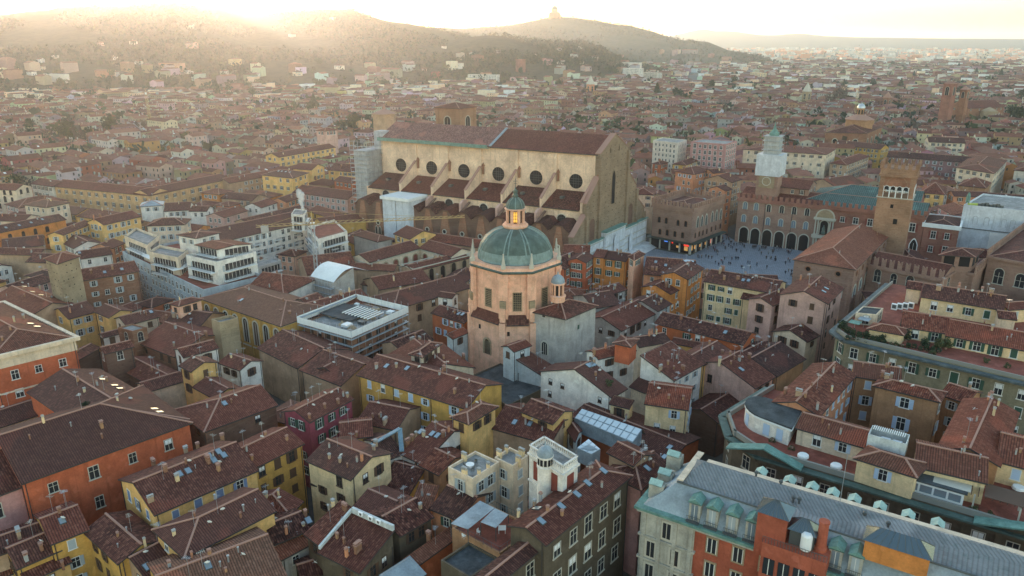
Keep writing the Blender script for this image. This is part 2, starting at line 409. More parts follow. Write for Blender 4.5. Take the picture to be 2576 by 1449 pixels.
def place_windows():
 bvh=BVHTree.FromPolygons(BV,BF)
 eyes=[EYE,EYE+V((9,0,0)),EYE-V((9,0,0))]
 cnt=0
 for root,pos,out,style,s,arch,keep in CAND:
  u,v=proj(pos)
  if u<-90 or u>2670 or v>1530 or v<0:continue
  o=pos+out*.25;vis=False
  for e in eyes:
   d=e-o;h=bvh.ray_cast(o,d.normalized(),d.length-.5)
   if h[0]is None:vis=True;break
  if not vis:continue
  cnt+=1
  rz=math.atan2(out.y,out.x)-math.pi/2;dist=pos.length;sh=STY[style]
  r=random.random();rs=random.uniform(.86,1.1)*s;S=(rs,1,rs*random.choice((1,1,1,.86,1.12)))
  if dist>235 and not arch:
   inst('window',FARW[sh if sh and r<.72 else 'none'],root,pos,rz,S);continue
  fk='stonetrim' if style=='dark' else('frame' if style!='brown' else 'sh_brown')
  w=inst('window',FRM[fk+('A' if arch else '')],root,pos,rz,S);ORIGIN[w]=None
  if sh and r<.22 and not arch:
   q=bpy.data.objects.new('shutter',CLOSED[sh]);col.objects.link(q);q.parent=w;continue
  q=bpy.data.objects.new('pane',PANE_A if arch else PANE);col.objects.link(q);q.parent=w
  if r>.8 and not arch:q=bpy.data.objects.new('blind',CURT);col.objects.link(q);q.parent=w
  if sh and r<.75 and not arch:
   for sx in(-1,1):
    q=bpy.data.objects.new('shutter',SHUT[sh]);col.objects.link(q);q.parent=w;q.location=(sx*.93,random.choice((.02,.02,.12)),0);q.rotation_euler=(0,0,random.choice((0,0,.12,.35))*sx)
 print('windows',cnt,'of',len(CAND))
def chim(kind):
 m=MB()
 if kind==0:  # plastered shaft with slab on stubs
  m.abox(-.38,.38,-.3,.3,-1.2,1.3,0);m.abox(-.48,.48,-.4,.4,1.3,1.42,1)
  for x in(-.3,.3):
   for y in(-.22,.22):m.abox(x-.07,x+.07,y-.07,y+.07,1.42,1.72,1)
  m.abox(-.5,.5,-.42,.42,1.72,1.84,1)
 elif kind==1:  # wide brick stack
  m.abox(-.75,.75,-.32,.32,-1.2,1.5,0);m.abox(-.85,.85,-.42,.42,1.5,1.62,1)
  for x in(-.45,0,.45):m.abox(x-.13,x+.13,-.16,.16,1.62,2.0,0)
  m.abox(-.85,.85,-.4,.4,2.0,2.1,1)
 elif kind==2:  # slim flue with little hipped cap
  m.abox(-.26,.26,-.26,.26,-1.2,1.7,0);m.abox(-.34,.34,-.34,.34,1.7,1.8,1)
  for i in range(4):
   t=math.pi/2*i+math.pi/4;t2=t+math.pi/2
   m.poly([(.5*math.cos(t),.5*math.sin(t),2.05),(.5*math.cos(t2),.5*math.sin(t2),2.05),(0,0,2.35)],1)
   m.abox(.2*math.cos(t)-.06,.2*math.cos(t)+.06,.2*math.sin(t)-.06,.2*math.sin(t)+.06,1.8,2.1,0)
 else:  # metal pipe
  m.lathe((0,0,-1),[(.16,0),(.16,2.2),(.27,2.25),(.27,2.5),(.05,2.65)],8,0)
 return m
CH={}
for k_,(wm,cm)in enumerate((('concrete','ridge'),('tan','concrete'),('brick','ridge'),('paleyellow','concrete'),('brownwall','ridge'),('salmon','ridge'))):
 wallmat(wm)if wm in WALLC else None
 for j_ in range(3):CH[(k_,j_)]=chim(j_).data('chimney',[wm,cm])
CH[(9,3)]=chim(3).data('chimney_pipe',['steel'])
_s=MB();_s.abox(-.5,.5,-.72,.72,-.05,.12,0);_s.poly([(-.42,-.62,.125),(.42,-.62,.125),(.42,.62,.125),(-.42,.62,.125)],1)
SKYL=_s.data('skylight',['metal_dark','skyglass'])
def antenna():
 m=MB();m.bar((0,0,-.5),(0,0,3.4),.03,0,4)
 for i in range(5):m.bar((-.5+.06*i,-.5+.25*i,3.1),(.5-.06*i,-.5+.25*i,3.1),.02,0,3)
 m.bar((0,-.6,3.1),(0,.6,3.1),.025,0,3);return m
ANT=antenna().data('antenna',['steel'])
_d=MB();_d.lathe((0,0,0),[(0.02,0),(.2,.04),(.4,.15)],12,0,cap=False);_d.bar((0,0,0),(0,0,.45),.025,1,4);_d.bar((0,0,0),(0,-.5,-.3),.03,1,4)
DISH=_d.data('satellite_dish',['white_paint','steel'])
_a=MB();_a.abox(-.42,.42,-.16,.16,0,.62,0);_a.lathe((0,0,0),[(.0,0),(.24,0)],12,1,cap=False)
for i_ in range(len(_a.v)-24,len(_a.v)):
 x_,y_,z_=_a.v[i_];_a.v[i_]=(x_+.1,-.165,y_+.31)
ACU=_a.data('air_conditioner',['white_paint','metal_dark'])
# ------------------------------------------------------------ one building
HOUSES=[]
SLOPE=.36
def building(O,a,n,L,W,z,wall,label,name='house',cat='house',kind='gable',hip0=False,hip1=False,k=SLOPE,roof='roof_brown',
zb=0.,win='grey',ws=3.3,rows=4,dz=3.5,top=1.9,skip=.12,wsc=1.,arch=False,ch=None,sk=(),sides=None,group=None,
ants=None,deck='terrace_grey',parapet=.9,code=None,ov=.55,mark=True):
 a,n=V(a),V(n);O=V(O);C=O+a*(L/2)+n*(W/2)
 root=thing(name,label,cat,(C.x,C.y,zb),group)
 wallmat(wall)if wall in WALLC else None
 wm=MB();rm=MB();P=lambda s,t,h:O.xy.to_3d()+a*s+n*t+V((0,0,h))
 if kind=='hip':
  kind,hip0,hip1='gable',True,True
  if L<W:O2=O+n*W;O,a,n,L,W=O2,-n,a,W,L
 P=lambda s,t,h:O.xy.to_3d()+a*s+n*t+V((0,0,h))
 if kind=='flat':
  pr=[P(0,0,0),P(L,0,0),P(L,W,0),P(0,W,0)]
  wm.prism([(q.x,q.y)for q in pr],zb,z,0,True,1)
  t=.14
  for s0,s1,t0,t1 in((0,L,0,2*t),(0,L,W-2*t,W),(0,2*t,2*t,W-2*t),(L-2*t,L,2*t,W-2*t)):
   c=P((s0+s1)/2,(t0+t1)/2,z+parapet/2);wm.box(c,a*((s1-s0)/2),n*((t1-t0)/2),(0,0,parapet/2+.004),0)
  hf=lambda s,t:z
  wo=wm.build('wall',[wall,deck],root,bvh=True);ro=wo
 else:
  wall_geo(wm,O,a,n,L,W,z,zb,k,kind,hip0,hip1)
  hf=roof_geo(rm,O,a,n,L,W,z,k,kind,hip0,hip1,ov)
  wo=wm.build('wall',[wall],root,bvh=True);ro=rm.build('roof',[roof,'ridge','gutter'],root,bvh=True)
 H=dict(root=root,wall=wo,roof=ro,O=O,a=a,n=n,L=L,W=W,z=z,hf=hf,P=P,k=k,kind=kind,code=code,zb=zb)
 # windows
 ed=[(P(0,0,0),P(L,0,0),-n),(P(L,0,0),P(L,W,0),a),(P(L,W,0),P(0,W,0),n),(P(0,W,0),P(0,0,0),-a)]
 if win:
  for i,(p,q,o)in enumerate(ed):
   if sides is not None and i not in sides:continue
   e=(q-p);on=V((e.y,-e.x,0)).normalized()
   if on.dot(o)<0:on=-on
   window_rows(root,p,q,on,z,zb,win,ws,rows,dz,top,skip,wsc,arch)
 if wall!='far' and name in('house','palazzo')and kind!='flat' and O.length<330:
  for i,(p,q,o)in enumerate(ed):
   if o.dot(EYE-p)>0 and(q-p).length>5 and random.random()<.8:
    x=p+(q-p).normalized()*random.choice((.35,(q-p).length-.35))+o*.1;m=MB();m.bar((x.x,x.y,zb),(x.x,x.y,z-.3),.08,0,5);m.build('downpipe',['gutter'],root)
 def place(q):
  """pixel on the roof -> (s,t,h)"""
  d=ray(code,*q);best=None
  for i in range(260):
   h=z-1+i*.07
   X=EYE+d*((h-CAMZ)/d.z);r=X-O
   det=a.x*n.y-a.y*n.x;s=(r.x*n.y-r.y*n.x)/det;t=(a.x*r.y-a.y*r.x)/det
   if-.5<=s<=L+.5 and-.5<=t<=W+.5:
    e=abs(hf(s,t)-h)
    if best is None or e<best[0]:best=(e,s,t)
  return best and best[1:]
 H['place']=place
 if kind!='flat':
  if ch is None:ch=int(min(4,L*W/70*random.uniform(.4,1.2)))
  spots=[place(q)for q in ch]if not isinstance(ch,int)else[(random.uniform(.1,.9)*L,random.choice((random.uniform(.15,.4),random.uniform(.42,.6)))*W)for _ in range(ch)]
  for st in spots:
   if st is None:continue
   s,t=st;kk=random.choice(((0,0),(0,2),(1,0),(1,1),(2,0),(2,1),(3,0),(3,2),(4,0),(5,2),(9,3)))
   inst('chimney',CH[kk],ro,P(s,t,hf(s,t)),math.atan2(a.y,a.x)+random.choice((0,math.pi/2)),(random.uniform(.55,.85),)*3)
  for q in sk:
   st=place(q)
   if st is None:continue
   s,t=st;e=.3;up=-1 if t>W/2 and kind!='shed' else 1
   y=(n*up+V((0,0,k))).normalized();x=a.normalized();zz=x.cross(y)
   if zz.z<0:x=-x;zz=-zz
   M=Matrix((x,y,zz)).transposed().to_4x4()
   inst('skylight',SKYL,ro,P(s,t,hf(s,t))+zz*.05,mat4=M)
  for _ in range(3 if O.length<260 and L*W>60 else 0):
   s,t=random.uniform(.08,.92)*L,random.uniform(.12,.6)*W
   inst('vent_pipe' if random.random()<.5 else 'chimney',CH[random.choice(((9,3),(0,2),(2,2),(4,0)))],ro,P(s,t,hf(s,t)),math.atan2(a.y,a.x),(random.uniform(.42,.62),)*3)
  if ants is None:ants=1 if random.random()<.55 else 0
  if O.length<230 and L*W>50 and zb<1:ants+=random.choice((1,1,2))
  for _ in range(ants):
   s,t=random.uniform(.2,.8)*L,random.uniform(.35,.6)*W
   inst('antenna',ANT,ro,P(s,t,hf(s,t)),random.uniform(0,6))
   if random.random()<.5:
    s,t=random.uniform(.2,.8)*L,random.uniform(.25,.5)*W
    M=Matrix.Rotation(random.uniform(-.6,.9),4,'Z')@Matrix.Rotation(R(-60),4,'X')
    inst('satellite_dish',DISH,ro,P(s,t,hf(s,t)+.5),mat4=M)
 if mark:occ_mark(O,a,n,L,W,pad=.8)
 HOUSES.append(H);return H
def G(code,p0,p1,r,z,wall,label,shed=False,W=None,**kw):
 """front eave through two pixels at height z, ridge through pixel r (on the near slope)"""
 A,B=at(code,p0,z),at(code,p1,z);L=(B-A).length;a=(B-A)/L;k=kw.get('k',SLOPE)
 d=ray(code,*r);best=None
 for sgn in(1,-1):
  n=V((-a.y,a.x,0))*sgn;nr=a.cross(n+V((0,0,k)));t=(A-EYE).dot(nr)/d.dot(nr)
  X=EYE+d*t;w=(X-A).dot(n)
  if t>0 and w>0 and(best is None or w<best[0]):best=(w,n)
 if best is None:print('G fail',label);return None
 w,n=best
 if w>45:print('G wide',round(w),label)
 w=min(w,30.)
 return building(A,a,n,L,(w if shed else 2*w)if W is None else W,z,wall,label,kind='shed' if shed else 'gable',code=code,**kw)
def Q(code,p0,p1,p2,z,wall,label,roof_kind='hip',square=False,depth=None,**kw):
 A,B,C=at(code,p0,z),at(code,p1,z),at(code,p2,z)
 a=B-A;L=a.length;a/=L
 n=C-B;W=n.length;n/=W
 if square or depth:
  m=V((-a.y,a.x,0));n=m if m.dot(n)>0 else-m;W=depth or W
 return building(A,a,n,L,W,z,wall,label,kind=roof_kind,code=code,**kw)
 # ------------------------------------------------------------ buildings of the near quarter (front row first)
rb,rd,rr,rs='roof_brown','roof_dark','roof_red','roof_rust'
# --- lower left
G('C0',(165,735),(1425,285),(650,180),19,'red','long red-orange palazzo with stone window frames, left foreground',name='palazzo',cat='palazzo',hip1=True,roof=rd,win='dark',ws=6.5,rows=3,dz=6.2,top=3.2,skip=0,wsc=1.25,ch=[(770,330),(330,290)],ants=0)
G('B0',(1400,1420),(740,1045),(870,1285),19,'red','tiled wing with a row of open skylights behind the red palazzo',name='palazzo_wing',cat='palazzo',hip0=True,roof=rb,win=None,sk=[(775,1125),(865,1172),(905,1195),(970,1232),(1040,1273),(1100,1310),(1165,1348),(1205,1372)],ch=[(420,1205),(640,1220),(890,1300),(735,1170)],ants=1)
G('C0',(-330,945),(190,748),(0,490),17.5,'rose','pink palazzo with stone window frames at the left edge',name='palazzo',cat='palazzo',roof=rd,win='dark',ws=6,rows=3,dz=6,top=3.2,skip=0,wsc=1.25,ch=1)
G('C0',(1165,970),(1932,640),(985,750),17,'yellow','yellow house with blue shutters and a four-pane skylight, left foreground',roof=rb,win='blue',ws=4.2,rows=4,sk=[(1355,680),(1420,655),(1580,545),(1650,510),(1615,575),(1690,540)],ch=[(1340,730),(1140,890),(1250,660),(1160,610),(1400,490),(1570,590),(1650,650),(1490,460),(1675,390)],ants=1)
G('C1',(-60,640),(345,440),(235,322),16,'ochre','ochre house round a dark yard beside the yellow blue-shuttered house',roof=rb,win='brown',ws=3.6,ch=1)
G('C0',(1400,1285),(2065,945),(1740,890),17,'yellow','hipped yellow house with blue shutters, second row from the bottom left',roof=rb,hip0=True,win='blue',ws=4.2,rows=4,ch=[(1315,1140),(1840,960),(1620,850)])
G('C0',(1300,1790),(2150,1440),(1650,1270),15,'ochre','rust-ridged tile roof with a skylight at the bottom left edge',roof=rs,win='brown',sk=[(1570,1370)],ch=[(1450,1310),(1280,1380),(1725,1340),(1800,1270)])
G('C0',(385,1190),(655,1085),(600,905),14.5,'ochre','low ochre house with a blue skylight below the red palazzo',roof=rb,win='grey',sk=[(470,1035)],ch=[(450,970),(725,1040)])
G('C0',(905,1335),(650,1100),(1010,1160),14,'ochre','ochre gabled house with grey flashing along its verge, bottom left',roof=rb,win='brown',ch=[(1100,1240)])
G('C0',(1100,1449),(1400,1285),(1215,1185),13,'tan','small dark-roofed house wedged between yellow houses, bottom left',roof=rd,win='brown',sk=[(1110,1380)],ch=0)
G('C0',(130,1375),(500,1215),(300,1135),12.5,'ochre','low tiled house with a red chimney cap, bottom left corner',roof=rb,win='brown',ch=[(200,1330),(315,1250)])
G('C0',(-120,1310),(330,1150),(200,1075),12.8,'tan','mauve tiled low roof at the foot of the pink palazzo',roof=rd,win=None,ch=[(60,1210),(145,1150)])
G('C0',(200,1480),(520,1330),(430,1262),10.5,'yellow','yellow gabled lean-to with a black chimney, bottom left corner',roof=rb,win='brown',ch=[(480,1400)])
G('C0',(-300,1560),(120,1400),(60,1330),9,'tan','orange tile roof cut by the bottom left corner',roof=rs,win=None,ch=1)
G('C0',(-200,380),(375,190),(270,110),14,'cream','low white house with dark openings behind the red palazzo',roof=rd,win='brown',ws=2.8,rows=2,ch=1)
# --- lower middle
G('C1',(400,275),(720,105),(285,200),16.5,'magenta','magenta gabled house with a yellow yard wall and flue pipes',roof=rb,win='green',ws=3.0,ch=[(405,260),(520,180),(620,150),(690,100)],ants=2)
G('C1',(640,405),(875,380),(700,285),15,'yellow','small yellow gabled house between the magenta house and the gutters',roof=rb,win='brown',ch=[(760,390)],ants=1)
G('C1',(395,565),(722,705),(860,542),17,'paleyellow','pale yellow house with a blank chimney-breast gable, lower middle',roof=rb,win='brown',ws=5,rows=3,ch=[(555,560),(635,590),(800,580),(890,500),(905,470)],ants=1)
G('C1',(985,560),(1103,512),(1070,350),13.5,'white','tiled wing left of the blue gutter over a white courtyard',roof=rd,win='brown',ws=2.4,ch=0)
BLUEG=G('C1',(1105,515),(1260,590),(1300,270),13.5,'white','broad tiled roof with glass hatches right of the blue gutter',roof=rb,win='brown',ws=2.4,sk=[(1240,305),(1330,375),(1370,390)],ch=[(1265,395),(1415,400),(1200,220),(1170,235),(1135,260),(1455,360)],ants=1)
G('C1',(770,275),(1060,335),(960,150),14,'tan','sagging tile roof with a small glazed hut below the ochre house',roof=rd,win=None,ch=[(860,310),(975,300)])
G('C1',(1245,600),(1385,670),(1480,545),13.5,'brownwall','small two-slope tile roof beside the white roof deck',roof=rr,win='brown',ch=0)
G('C1',(930,770),(1150,830),(1270,640),10.5,'ochre','low dark roof behind the orange courtyard wall',roof=rd,win=None,ch=0)
Q('C1',(1490,242),(1602,285),(1805,165),18.5,'yellow','square yellow roof turret with a red hipped cap',name='roof_turret',cat='turret',roof=rr,win='brown',ws=2.6,rows=1,ch=[(1590,150)],ants=2)
FIRE=G('C1',(490,1255),(790,1405),(900,1045),15,'darkwall','big dark tile roof under white fire walls, bottom middle',shed=True,roof=rd,win='brown',ch=[(770,1260),(685,1300)],ants=0,W=None)
G('C1',(385,1120),(495,1200),(640,880),15,'darkwall','narrow tile roof left of the sloping fire wall',shed=True,roof=rb,win='brown',ch=[(670,950),(575,830),(540,880)])
G('C1',(1080,1130),(1320,990),(1050,945),15.2,'darkwall','dark stone house with shuttered windows right of the fire walls',roof=rb,win='brown',ws=2.9,ch=[(1240,940)])
G('C1',(750,912),(955,1005),(900,812),14.8,'tan','flat-pitched tile roof with an antenna behind the fire walls',roof=rb,win=None,ch=0,ants=1)
G('C1',(250,965),(335,880),(170,790),13,'ochre','hipped mauve tile roof beside the corner yellow house',roof=rb,hip0=True,win='brown',ch=[(170,840),(75,870)])
G('C1',(140,1190),(400,1085),(300,975),13,'ochre','tile roof with a tiny yellow dormer beside the corner yellow house',roof=rd,win='brown',sk=[(395,1025),(135,1020)],ch=[(230,1130),(365,900)])
G('C1',(190,1305),(405,1190),(330,1125),11.5,'grey','grey house with an orange-tiled lean-to, bottom middle left',roof=rs,win='grey',ws=2.6,ch=[(360,1085)])
G('C1',(350,1465),(600,1385),(500,1305),9.5,'darkwall','low dark roof in the yard at the bottom edge',roof=rd,win=None,ch=0)
G('C1',(430,740),(640,800),(480,700),12,'paleyellow','lean-to roof at the foot of the blank-gabled yellow house',roof=rd,win=None,ch=0)
G('C1',(1180,905),(1310,925),(1400,770),13.4,'salmon','orange tiled lean-to roof left of the salmon house',shed=True,roof=rs,win=None,ch=[(1255,840)])
G('C1',(1330,925),(1540,1012),(1450,765),15.4,'salmon','salmon house with green shutters beside the red roof terrace',roof=rd,win='green',ws=3.2,ch=[(1240,890)],ants=1)
DECK=Q('C1',(1480,1100),(1840,1292),(2112,1095),16.5,'brownwall','rooftop terrace with a red floor and grey pergola','flat',name='terrace_house',cat='house',deck='terrace_red',win='brown',parapet=.35)
DARKROOF=Q('C1',(1395,1345),(1610,1205),(1830,1330),15.5,'darkwall','flat bitumen-roofed block at the bottom middle edge','flat',deck='bitumen',win=None,parapet=.4)
G('C1',(1180,1372),(1560,1100),(1150,1300),12.5,'redorange','narrow orange tile strip below the red terrace',roof=rs,win=None,ch=[(1070,1300),(1300,1100)],shed=True)
G('C1',(1050,1560),(1260,1420),(1110,1335),12.5,'cream','striped metal lean-to roof at the bottom edge',shed=True,roof='zinc',win=None,ch=0,ants=0)
G('C1',(700,1600),(1000,1440),(890,1360),11,'yellow','orange tile roof with a tall yellow chimney at the bottom edge',roof=rs,win='brown',ch=[(870,1400)])
# ochre long house and neighbours
OCHRE=G('B1',(775,1080),(1590,1332),(1180,1010),17.5,'ochre','long ochre house with pale shutters below the domed church',roof=rb,win='lightblue',ws=4.3,rows=3,sk=[(985,1025),(1140,1040)],ch=[(910,1040),(1060,1035),(1500,1230),(1420,1060),(1385,1090)],ants=1)
G('B1',(1640,1030),(1400,850),(1500,1060),16,'cream','tiled wing with a sunk roof terrace beside the domed church',roof=rb,win='grey',ch=[(1565,910),(1415,970)])
Q('B1',(1170,925),(1250,945),(1385,850),20.3,'cream','glazed roof loggia with a tiled gable above the ochre house','hip',name='roof_loggia',cat='loggia',roof=rb,win='brown',ws=2.2,rows=1,top=1.2,ch=0,ants=0,zb=15)
G('B1',(345,1045),(645,1160),(540,910),13.5,'tan','brown tile roof below the scaffolded building',roof=rb,win=None,ch=[(235,1090)])
G('B1',(20,880),(320,1030),(320,800),12.5,'tan','tile roof with a row of white brackets left of the scaffolded building',roof=rb,win=None,ch=0)
G('C0',(1548,345),(2080,150),(1640,115),16.5,'darkbrick','dark brick house with a huge hipped roof, left of the magenta house',roof=rb,hip0=True,win='brown',ws=7,rows=3,skip=.3,sk=[(1695,148)],ch=[(170+1932,-60)])
G('B1',(690,1145),(770,1100),(600,985),12.5,'darkbrick','tile roof wedged behind the antenna masts',roof=rb,win=None,ch=0)
# --- lower right of centre
PAL=G('C2',(245,1195),(880,685),(740,605),21,'darkwall','tall dark stone palazzo along the street with skylights in its roof',name='palazzo',cat='palazzo',hip1=True,roof=rd,win='dark',ws=4.6,rows=4,dz=5.2,top=3.2,skip=0,wsc=1.5,sk=[(570,750),(690,655),(490,835),(370,925),(190,940),(220,1035)],ch=[(215,850),(170,880),(50,910)],ants=0)
G('C2',(-300,1640),(235,1200),(180,1150),19,'darkwall','lower dark stone palazzo at the bottom edge by the street',name='palazzo',cat='palazzo',roof=rd,win='dark',ws=4.6,rows=4,dz=5,top=3,skip=0,wsc=1.4,ch=0)
DK1=Q('C1',(1450,645),(1635,735),(1838,605),20,'cream','cream house with a roof deck, white table and parasol chairs','flat',win='grey',ws=3,rows=3,parapet=.5)
DK2=Q('C1',(1800,575),(1938,642),(2052,562),20,'cream','cream house with chimney stacks on its flat roof beside the turret','flat',win='grey',ws=3,rows=4,parapet=.6)
G('C2',(970,775),(1190,612),(930,600),18.5,'rose','pink corner house with a hipped roof at the narrow street',roof=rd,hip0=True,win='brown',ws=4,rows=3,sk=[(1020,635)],ch=[(1005,530)])
G('C2',(735,505),(920,600),(960,515),20.5,'tan','small raised gable roof above the pink corner house',name='roof_lantern',cat='roof lantern',roof=rd,win=None,ch=0,zb=14,ants=0)
G('C2',(1010,137),(1325,182),(1410,40),18.5,'paleyellow','pale yellow house with white shutters above the glass roof',roof=rr,win='lightblue',ws=3.0,rows=4,ch=[(925,90)],ants=1)
G('C2',(745,137),(885,172),(800,92),16,'paleyellow','lower pale yellow wing beside the white gabled house',roof=rd,win='brown',ws=3,rows=3,ch=0,shed=True)
WG=G('B2',(745,1250),(855,1185),(480,1040),16.5,'white','white gabled house with small dark windows and three-pane skylight',roof=rb,win='brown',ws=3.4,rows=4,dz=3.2,skip=.2,wsc=.75,sk=[(575,1020),(595,1015),(615,1010)],ch=[(620,950)])
G('C2',(75,195),(312,288),(420,213),17,'yellow','yellow gabled hut rising from the roofs below the church',roof=rb,win='brown',ws=3.4,rows=1,ch=0,ants=0)
G('C2',(-150,320),(290,440),(60,185),14,'tan','tile roof with skylights round the yellow gabled hut',roof=rb,win=None,sk=[(20,290),(135,300)],ch=2)
MKT=Q('C2',(430,250),(1190,570),(1410,405),12.5,'redorange','low tiled hall carrying the long glass roof','gable',k=.16,roof=rd,win=None,sk=[(1190,480),(1150,550),(1215,555)],ch=[(1005,500),(1120,575)],ants=0)
Q('C2',(418,330),(480,420),(525,350),13.5,'bluewhite','little white lean-to house left of the glass roof','gable',roof=rd,win='brown',rows=1,ch=0,ants=0)
# white and yellow cluster right of the church
G('B2',(650,960),(925,895),(700,888),18.5,'white','white house with the red chimney box on its roof',roof=rr,win='brown',ws=4,rows=2,ch=[(705,890),(620,930)])
Q('B2',(778,845),(890,870),(942,820),22,'red','red box-shaped roof hut on the white house','hip',name='roof_hut',cat='roof hut',k=.12,roof=rr,win=None,ch=0,ants=1,zb=17)
G('B2',(1215,1122),(1432,1003),(945,955),17.2,'white','white house with one long slanting gable and stout chimneys',shed=True,roof=rb,win='grey',ws=3.6,rows=3,wsc=.8,ch=[(1000,960),(1120,1050),(1290,1050),(1120,940),(1205,965)],ants=1)
G('B2',(1440,1005),(1632,893),(1540,838),16.5,'yellow','yellow house behind the white slanting gable',roof=rb,win='green',ws=3.4,ch=[(1430,930),(1585,950)])
G('B2',(1830,1180),(1975,1095),(1560,990),14.5,'pink','pink gabled house with a roof window and satellite dish',roof=rb,win='brown',ws=4,rows=3,wsc=.85,sk=[(1730,1050)],ch=[(1565,1010),(1715,985),(1790,970)],ants=1)
G('B2',(1560,1449),(1830,1280),(1680,1200),9,'darkbrick','low dark roof in the alley below the pink gabled house',roof=rd,win=None,ch=0)
G('B2',(1795,1000),(1990,900),(1830,870),13,'darkbrick','dark tiled roof behind the pink gabled house',roof=rd,win=None,ch=1)
G('B2',(900,1170),(1010,1215),(1060,1140),13.5,'cream','brown tiled link roof between the white houses',roof=rd,win=None,ch=0)
G('B2',(285,1128),(372,1062),(95,935),11,'bluewhite','blue-white annex with a red lean-to roof at the church foot',shed=True,roof=rb,win=None,ch=0,ants=0)
G('B2',(10,905),(135,860),(40,845),17,'bluewhite','small plastered sacristy against the church with a tiled shed',roof=rb,win='brown',rows=1,ch=0,ants=0)
BLK=Q('B1',(1560,1130),(1900,1330),(2190,1190),8.5,'darkwall','flat black-sheeted roof at the foot of the domed church','flat',deck='bitumen',win=None,parapet=.3)
G('B1',(1480,810),(1600,760),(1500,755),13,'bluewhite','bluish plastered lean-to left of the church',roof=rr,shed=True,win='brown',rows=1,ch=0)
G('B1',(1330,615),(1575,690),(1380,560),13.5,'redorange','red house with pale blue shutters left of the church',roof=rd,win='lightblue',ws=3,rows=2,sk=[(1530,630),(1560,635)],ch=0)
G('B1',(1375,490),(1480,505),(1390,460),16.5,'white','little white roof house above the red shuttered house',roof=rd,win='brown',rows=1,ch=0,zb=10)
G('B1',(1100,905),(1330,815),(1150,790),12,'tan','dark tile roof right of the scaffolded building',roof=rd,win=None,ch=[(1235,830),(1180,850)])
# --- centre left
G('B1',(1040,588),(1610,425),(1045,460),14,'tan','long convent wing with a hipped tile roof left of the church',roof=rb,hip0=True,win='brown',ws=6,rows=2,skip=.2,ch=1,ants=0)
G('B1',(930,440),(1310,370),(1150,305),13.5,'tan','tile roof with a small glazed court behind the convent wing',roof=rb,win=None,ch=[(1040,380)])
G('B1',(800,400),(1000,440),(900,395),12,'grey','grey-walled sheds behind the white tarpaulin roof',roof=rd,win=None,ch=1)
G('B1',(265,690),(868,522),(600,490),15,'tan','long narrow tile roof with chimneys above the scaffolded building',roof=rb,win='brown',ws=4,rows=2,ch=[(640,485),(670,475),(705,465),(385,545),(255,640),(760,510)])
G('B1',(395,560),(520,515),(400,490),16.5,'tan','small raised tile roof beside the arcaded hall',roof=rb,win=None,ch=0)
G('B1',(-70,440),(205,478),(225,335),15.5,'white','white hall with a red tile roof and one arched window',roof=rr,win=None,hip1=True,ch=0,ants=0)
G('B1',(390,330),(760,285),(600,170),12.5,'tan','red tile roof with a parapet wall behind the white tarpaulin',roof=rr,win=None,ch=0,ants=0)
G('B1',(740,285),(1040,300),(860,250),12.5,'tan','low red roof round the small dome behind the tarpaulin',roof=rr,win=None,ch=2,ants=0)
G('B1',(855,235),(1235,128),(1000,120),14.5,'cream','cream arcaded court wing with brick-red arched windows, left side',name='court_wing',cat='palazzo',roof=rb,win=None,ch=0,ants=0)
G('B1',(1237,128),(1475,192),(1300,70),14.5,'cream','cream arcaded court wing with a small pediment, far side',name='court_wing',cat='palazzo',roof=rb,win=None,ch=0,ants=0)
G('B1',(1190,305),(1610,200),(1250,235),13,'tan','near tile-roofed wing of the arcaded court',name='court_wing',cat='palazzo',roof=rb,win=None,ch=1,ants=0)
G('B1',(1240,60),(1720,130),(1280,10),14,'tan','long red roof with a green ridge gutter below the basilica',roof=rr,win=None,ch=0,ants=0)
G('A1',(735,1185),(920,1240),(920,1190),14,'grey','red hipped hall with a glazed blue ridge below the basilica',hip0=True,hip1=True,roof=rr,win=None,ch=0,ants=0)
G('A1',(1045,1180),(1165,1220),(1275,1165),16,'yellow','yellow roof house with a white cupola below the basilica',roof=rb,win='brown',rows=1,ch=0,ants=0)
# --- left middle
BANK=Q('B0',(-60,955),(560,808),(20,545),23.5,'red','large red bank palazzo with a cream cornice and red roof, left edge',name='palazzo',cat='palazzo',roof=rr,k=.3,win='none',ws=4.6,rows=4,dz=4.6,top=5.4,skip=0,wsc=1.2,ch=[(180,665),(110,690)],sk=[(230,705),(280,728)],ants=0)
G('B0',(235,640),(-60,505),(180,455),14,'tan','red-brown roof with a line of open hatches at the left edge',roof=rr,win=None,sk=[(185,425),(245,465),(310,490)],ch=[(215,410),(290,375)])
G('B0',(275,602),(480,565),(350,505),13,'stone','dark roof at the foot of the medieval tower',roof=rd,win='brown',rows=2,ch=1,ants=1)
G('B0',(515,660),(720,605),(540,560),13,'yellow','yellow house with a planted balcony below the medieval tower',roof=rb,win='grey',ws=3,rows=2,ch=1)
G('B0',(717,603),(828,650),(905,598),14,'yellow','yellow gabled house with a round attic window below the medieval tower',roof=rb,win='brown',ws=3,rows=2,ch=0)
G('B0',(950,708),(1195,645),(920,647),13.5,'cream','cream gabled house with round attic windows, left middle',roof=rb,win='brown',rows=1,sk=[(1140,615)],ch=0)
Q('B0',(1290,547),(1352,562),(1515,515),18,'peach','peach square roof turret with a red hipped cap',name='roof_turret',cat='turret',roof=rb,win='brown',ws=2.6,rows=1,ch=[(1355,510)],ants=0)
G('B0',(1240,695),(1500,727),(1330,590),13,'brownwall','mauve tile roofs round the peach turret',roof=rb,win=None,sk=[(1425,700)],ch=[(1255,645),(1315,655)])
Q('B0',(1597,690),(1657,716),(1797,682),18,'stone','open-topped stone tower stump with white coping','flat',name='tower_stump',cat='tower',win=None,parapet=.8,deck='terrace_grey')
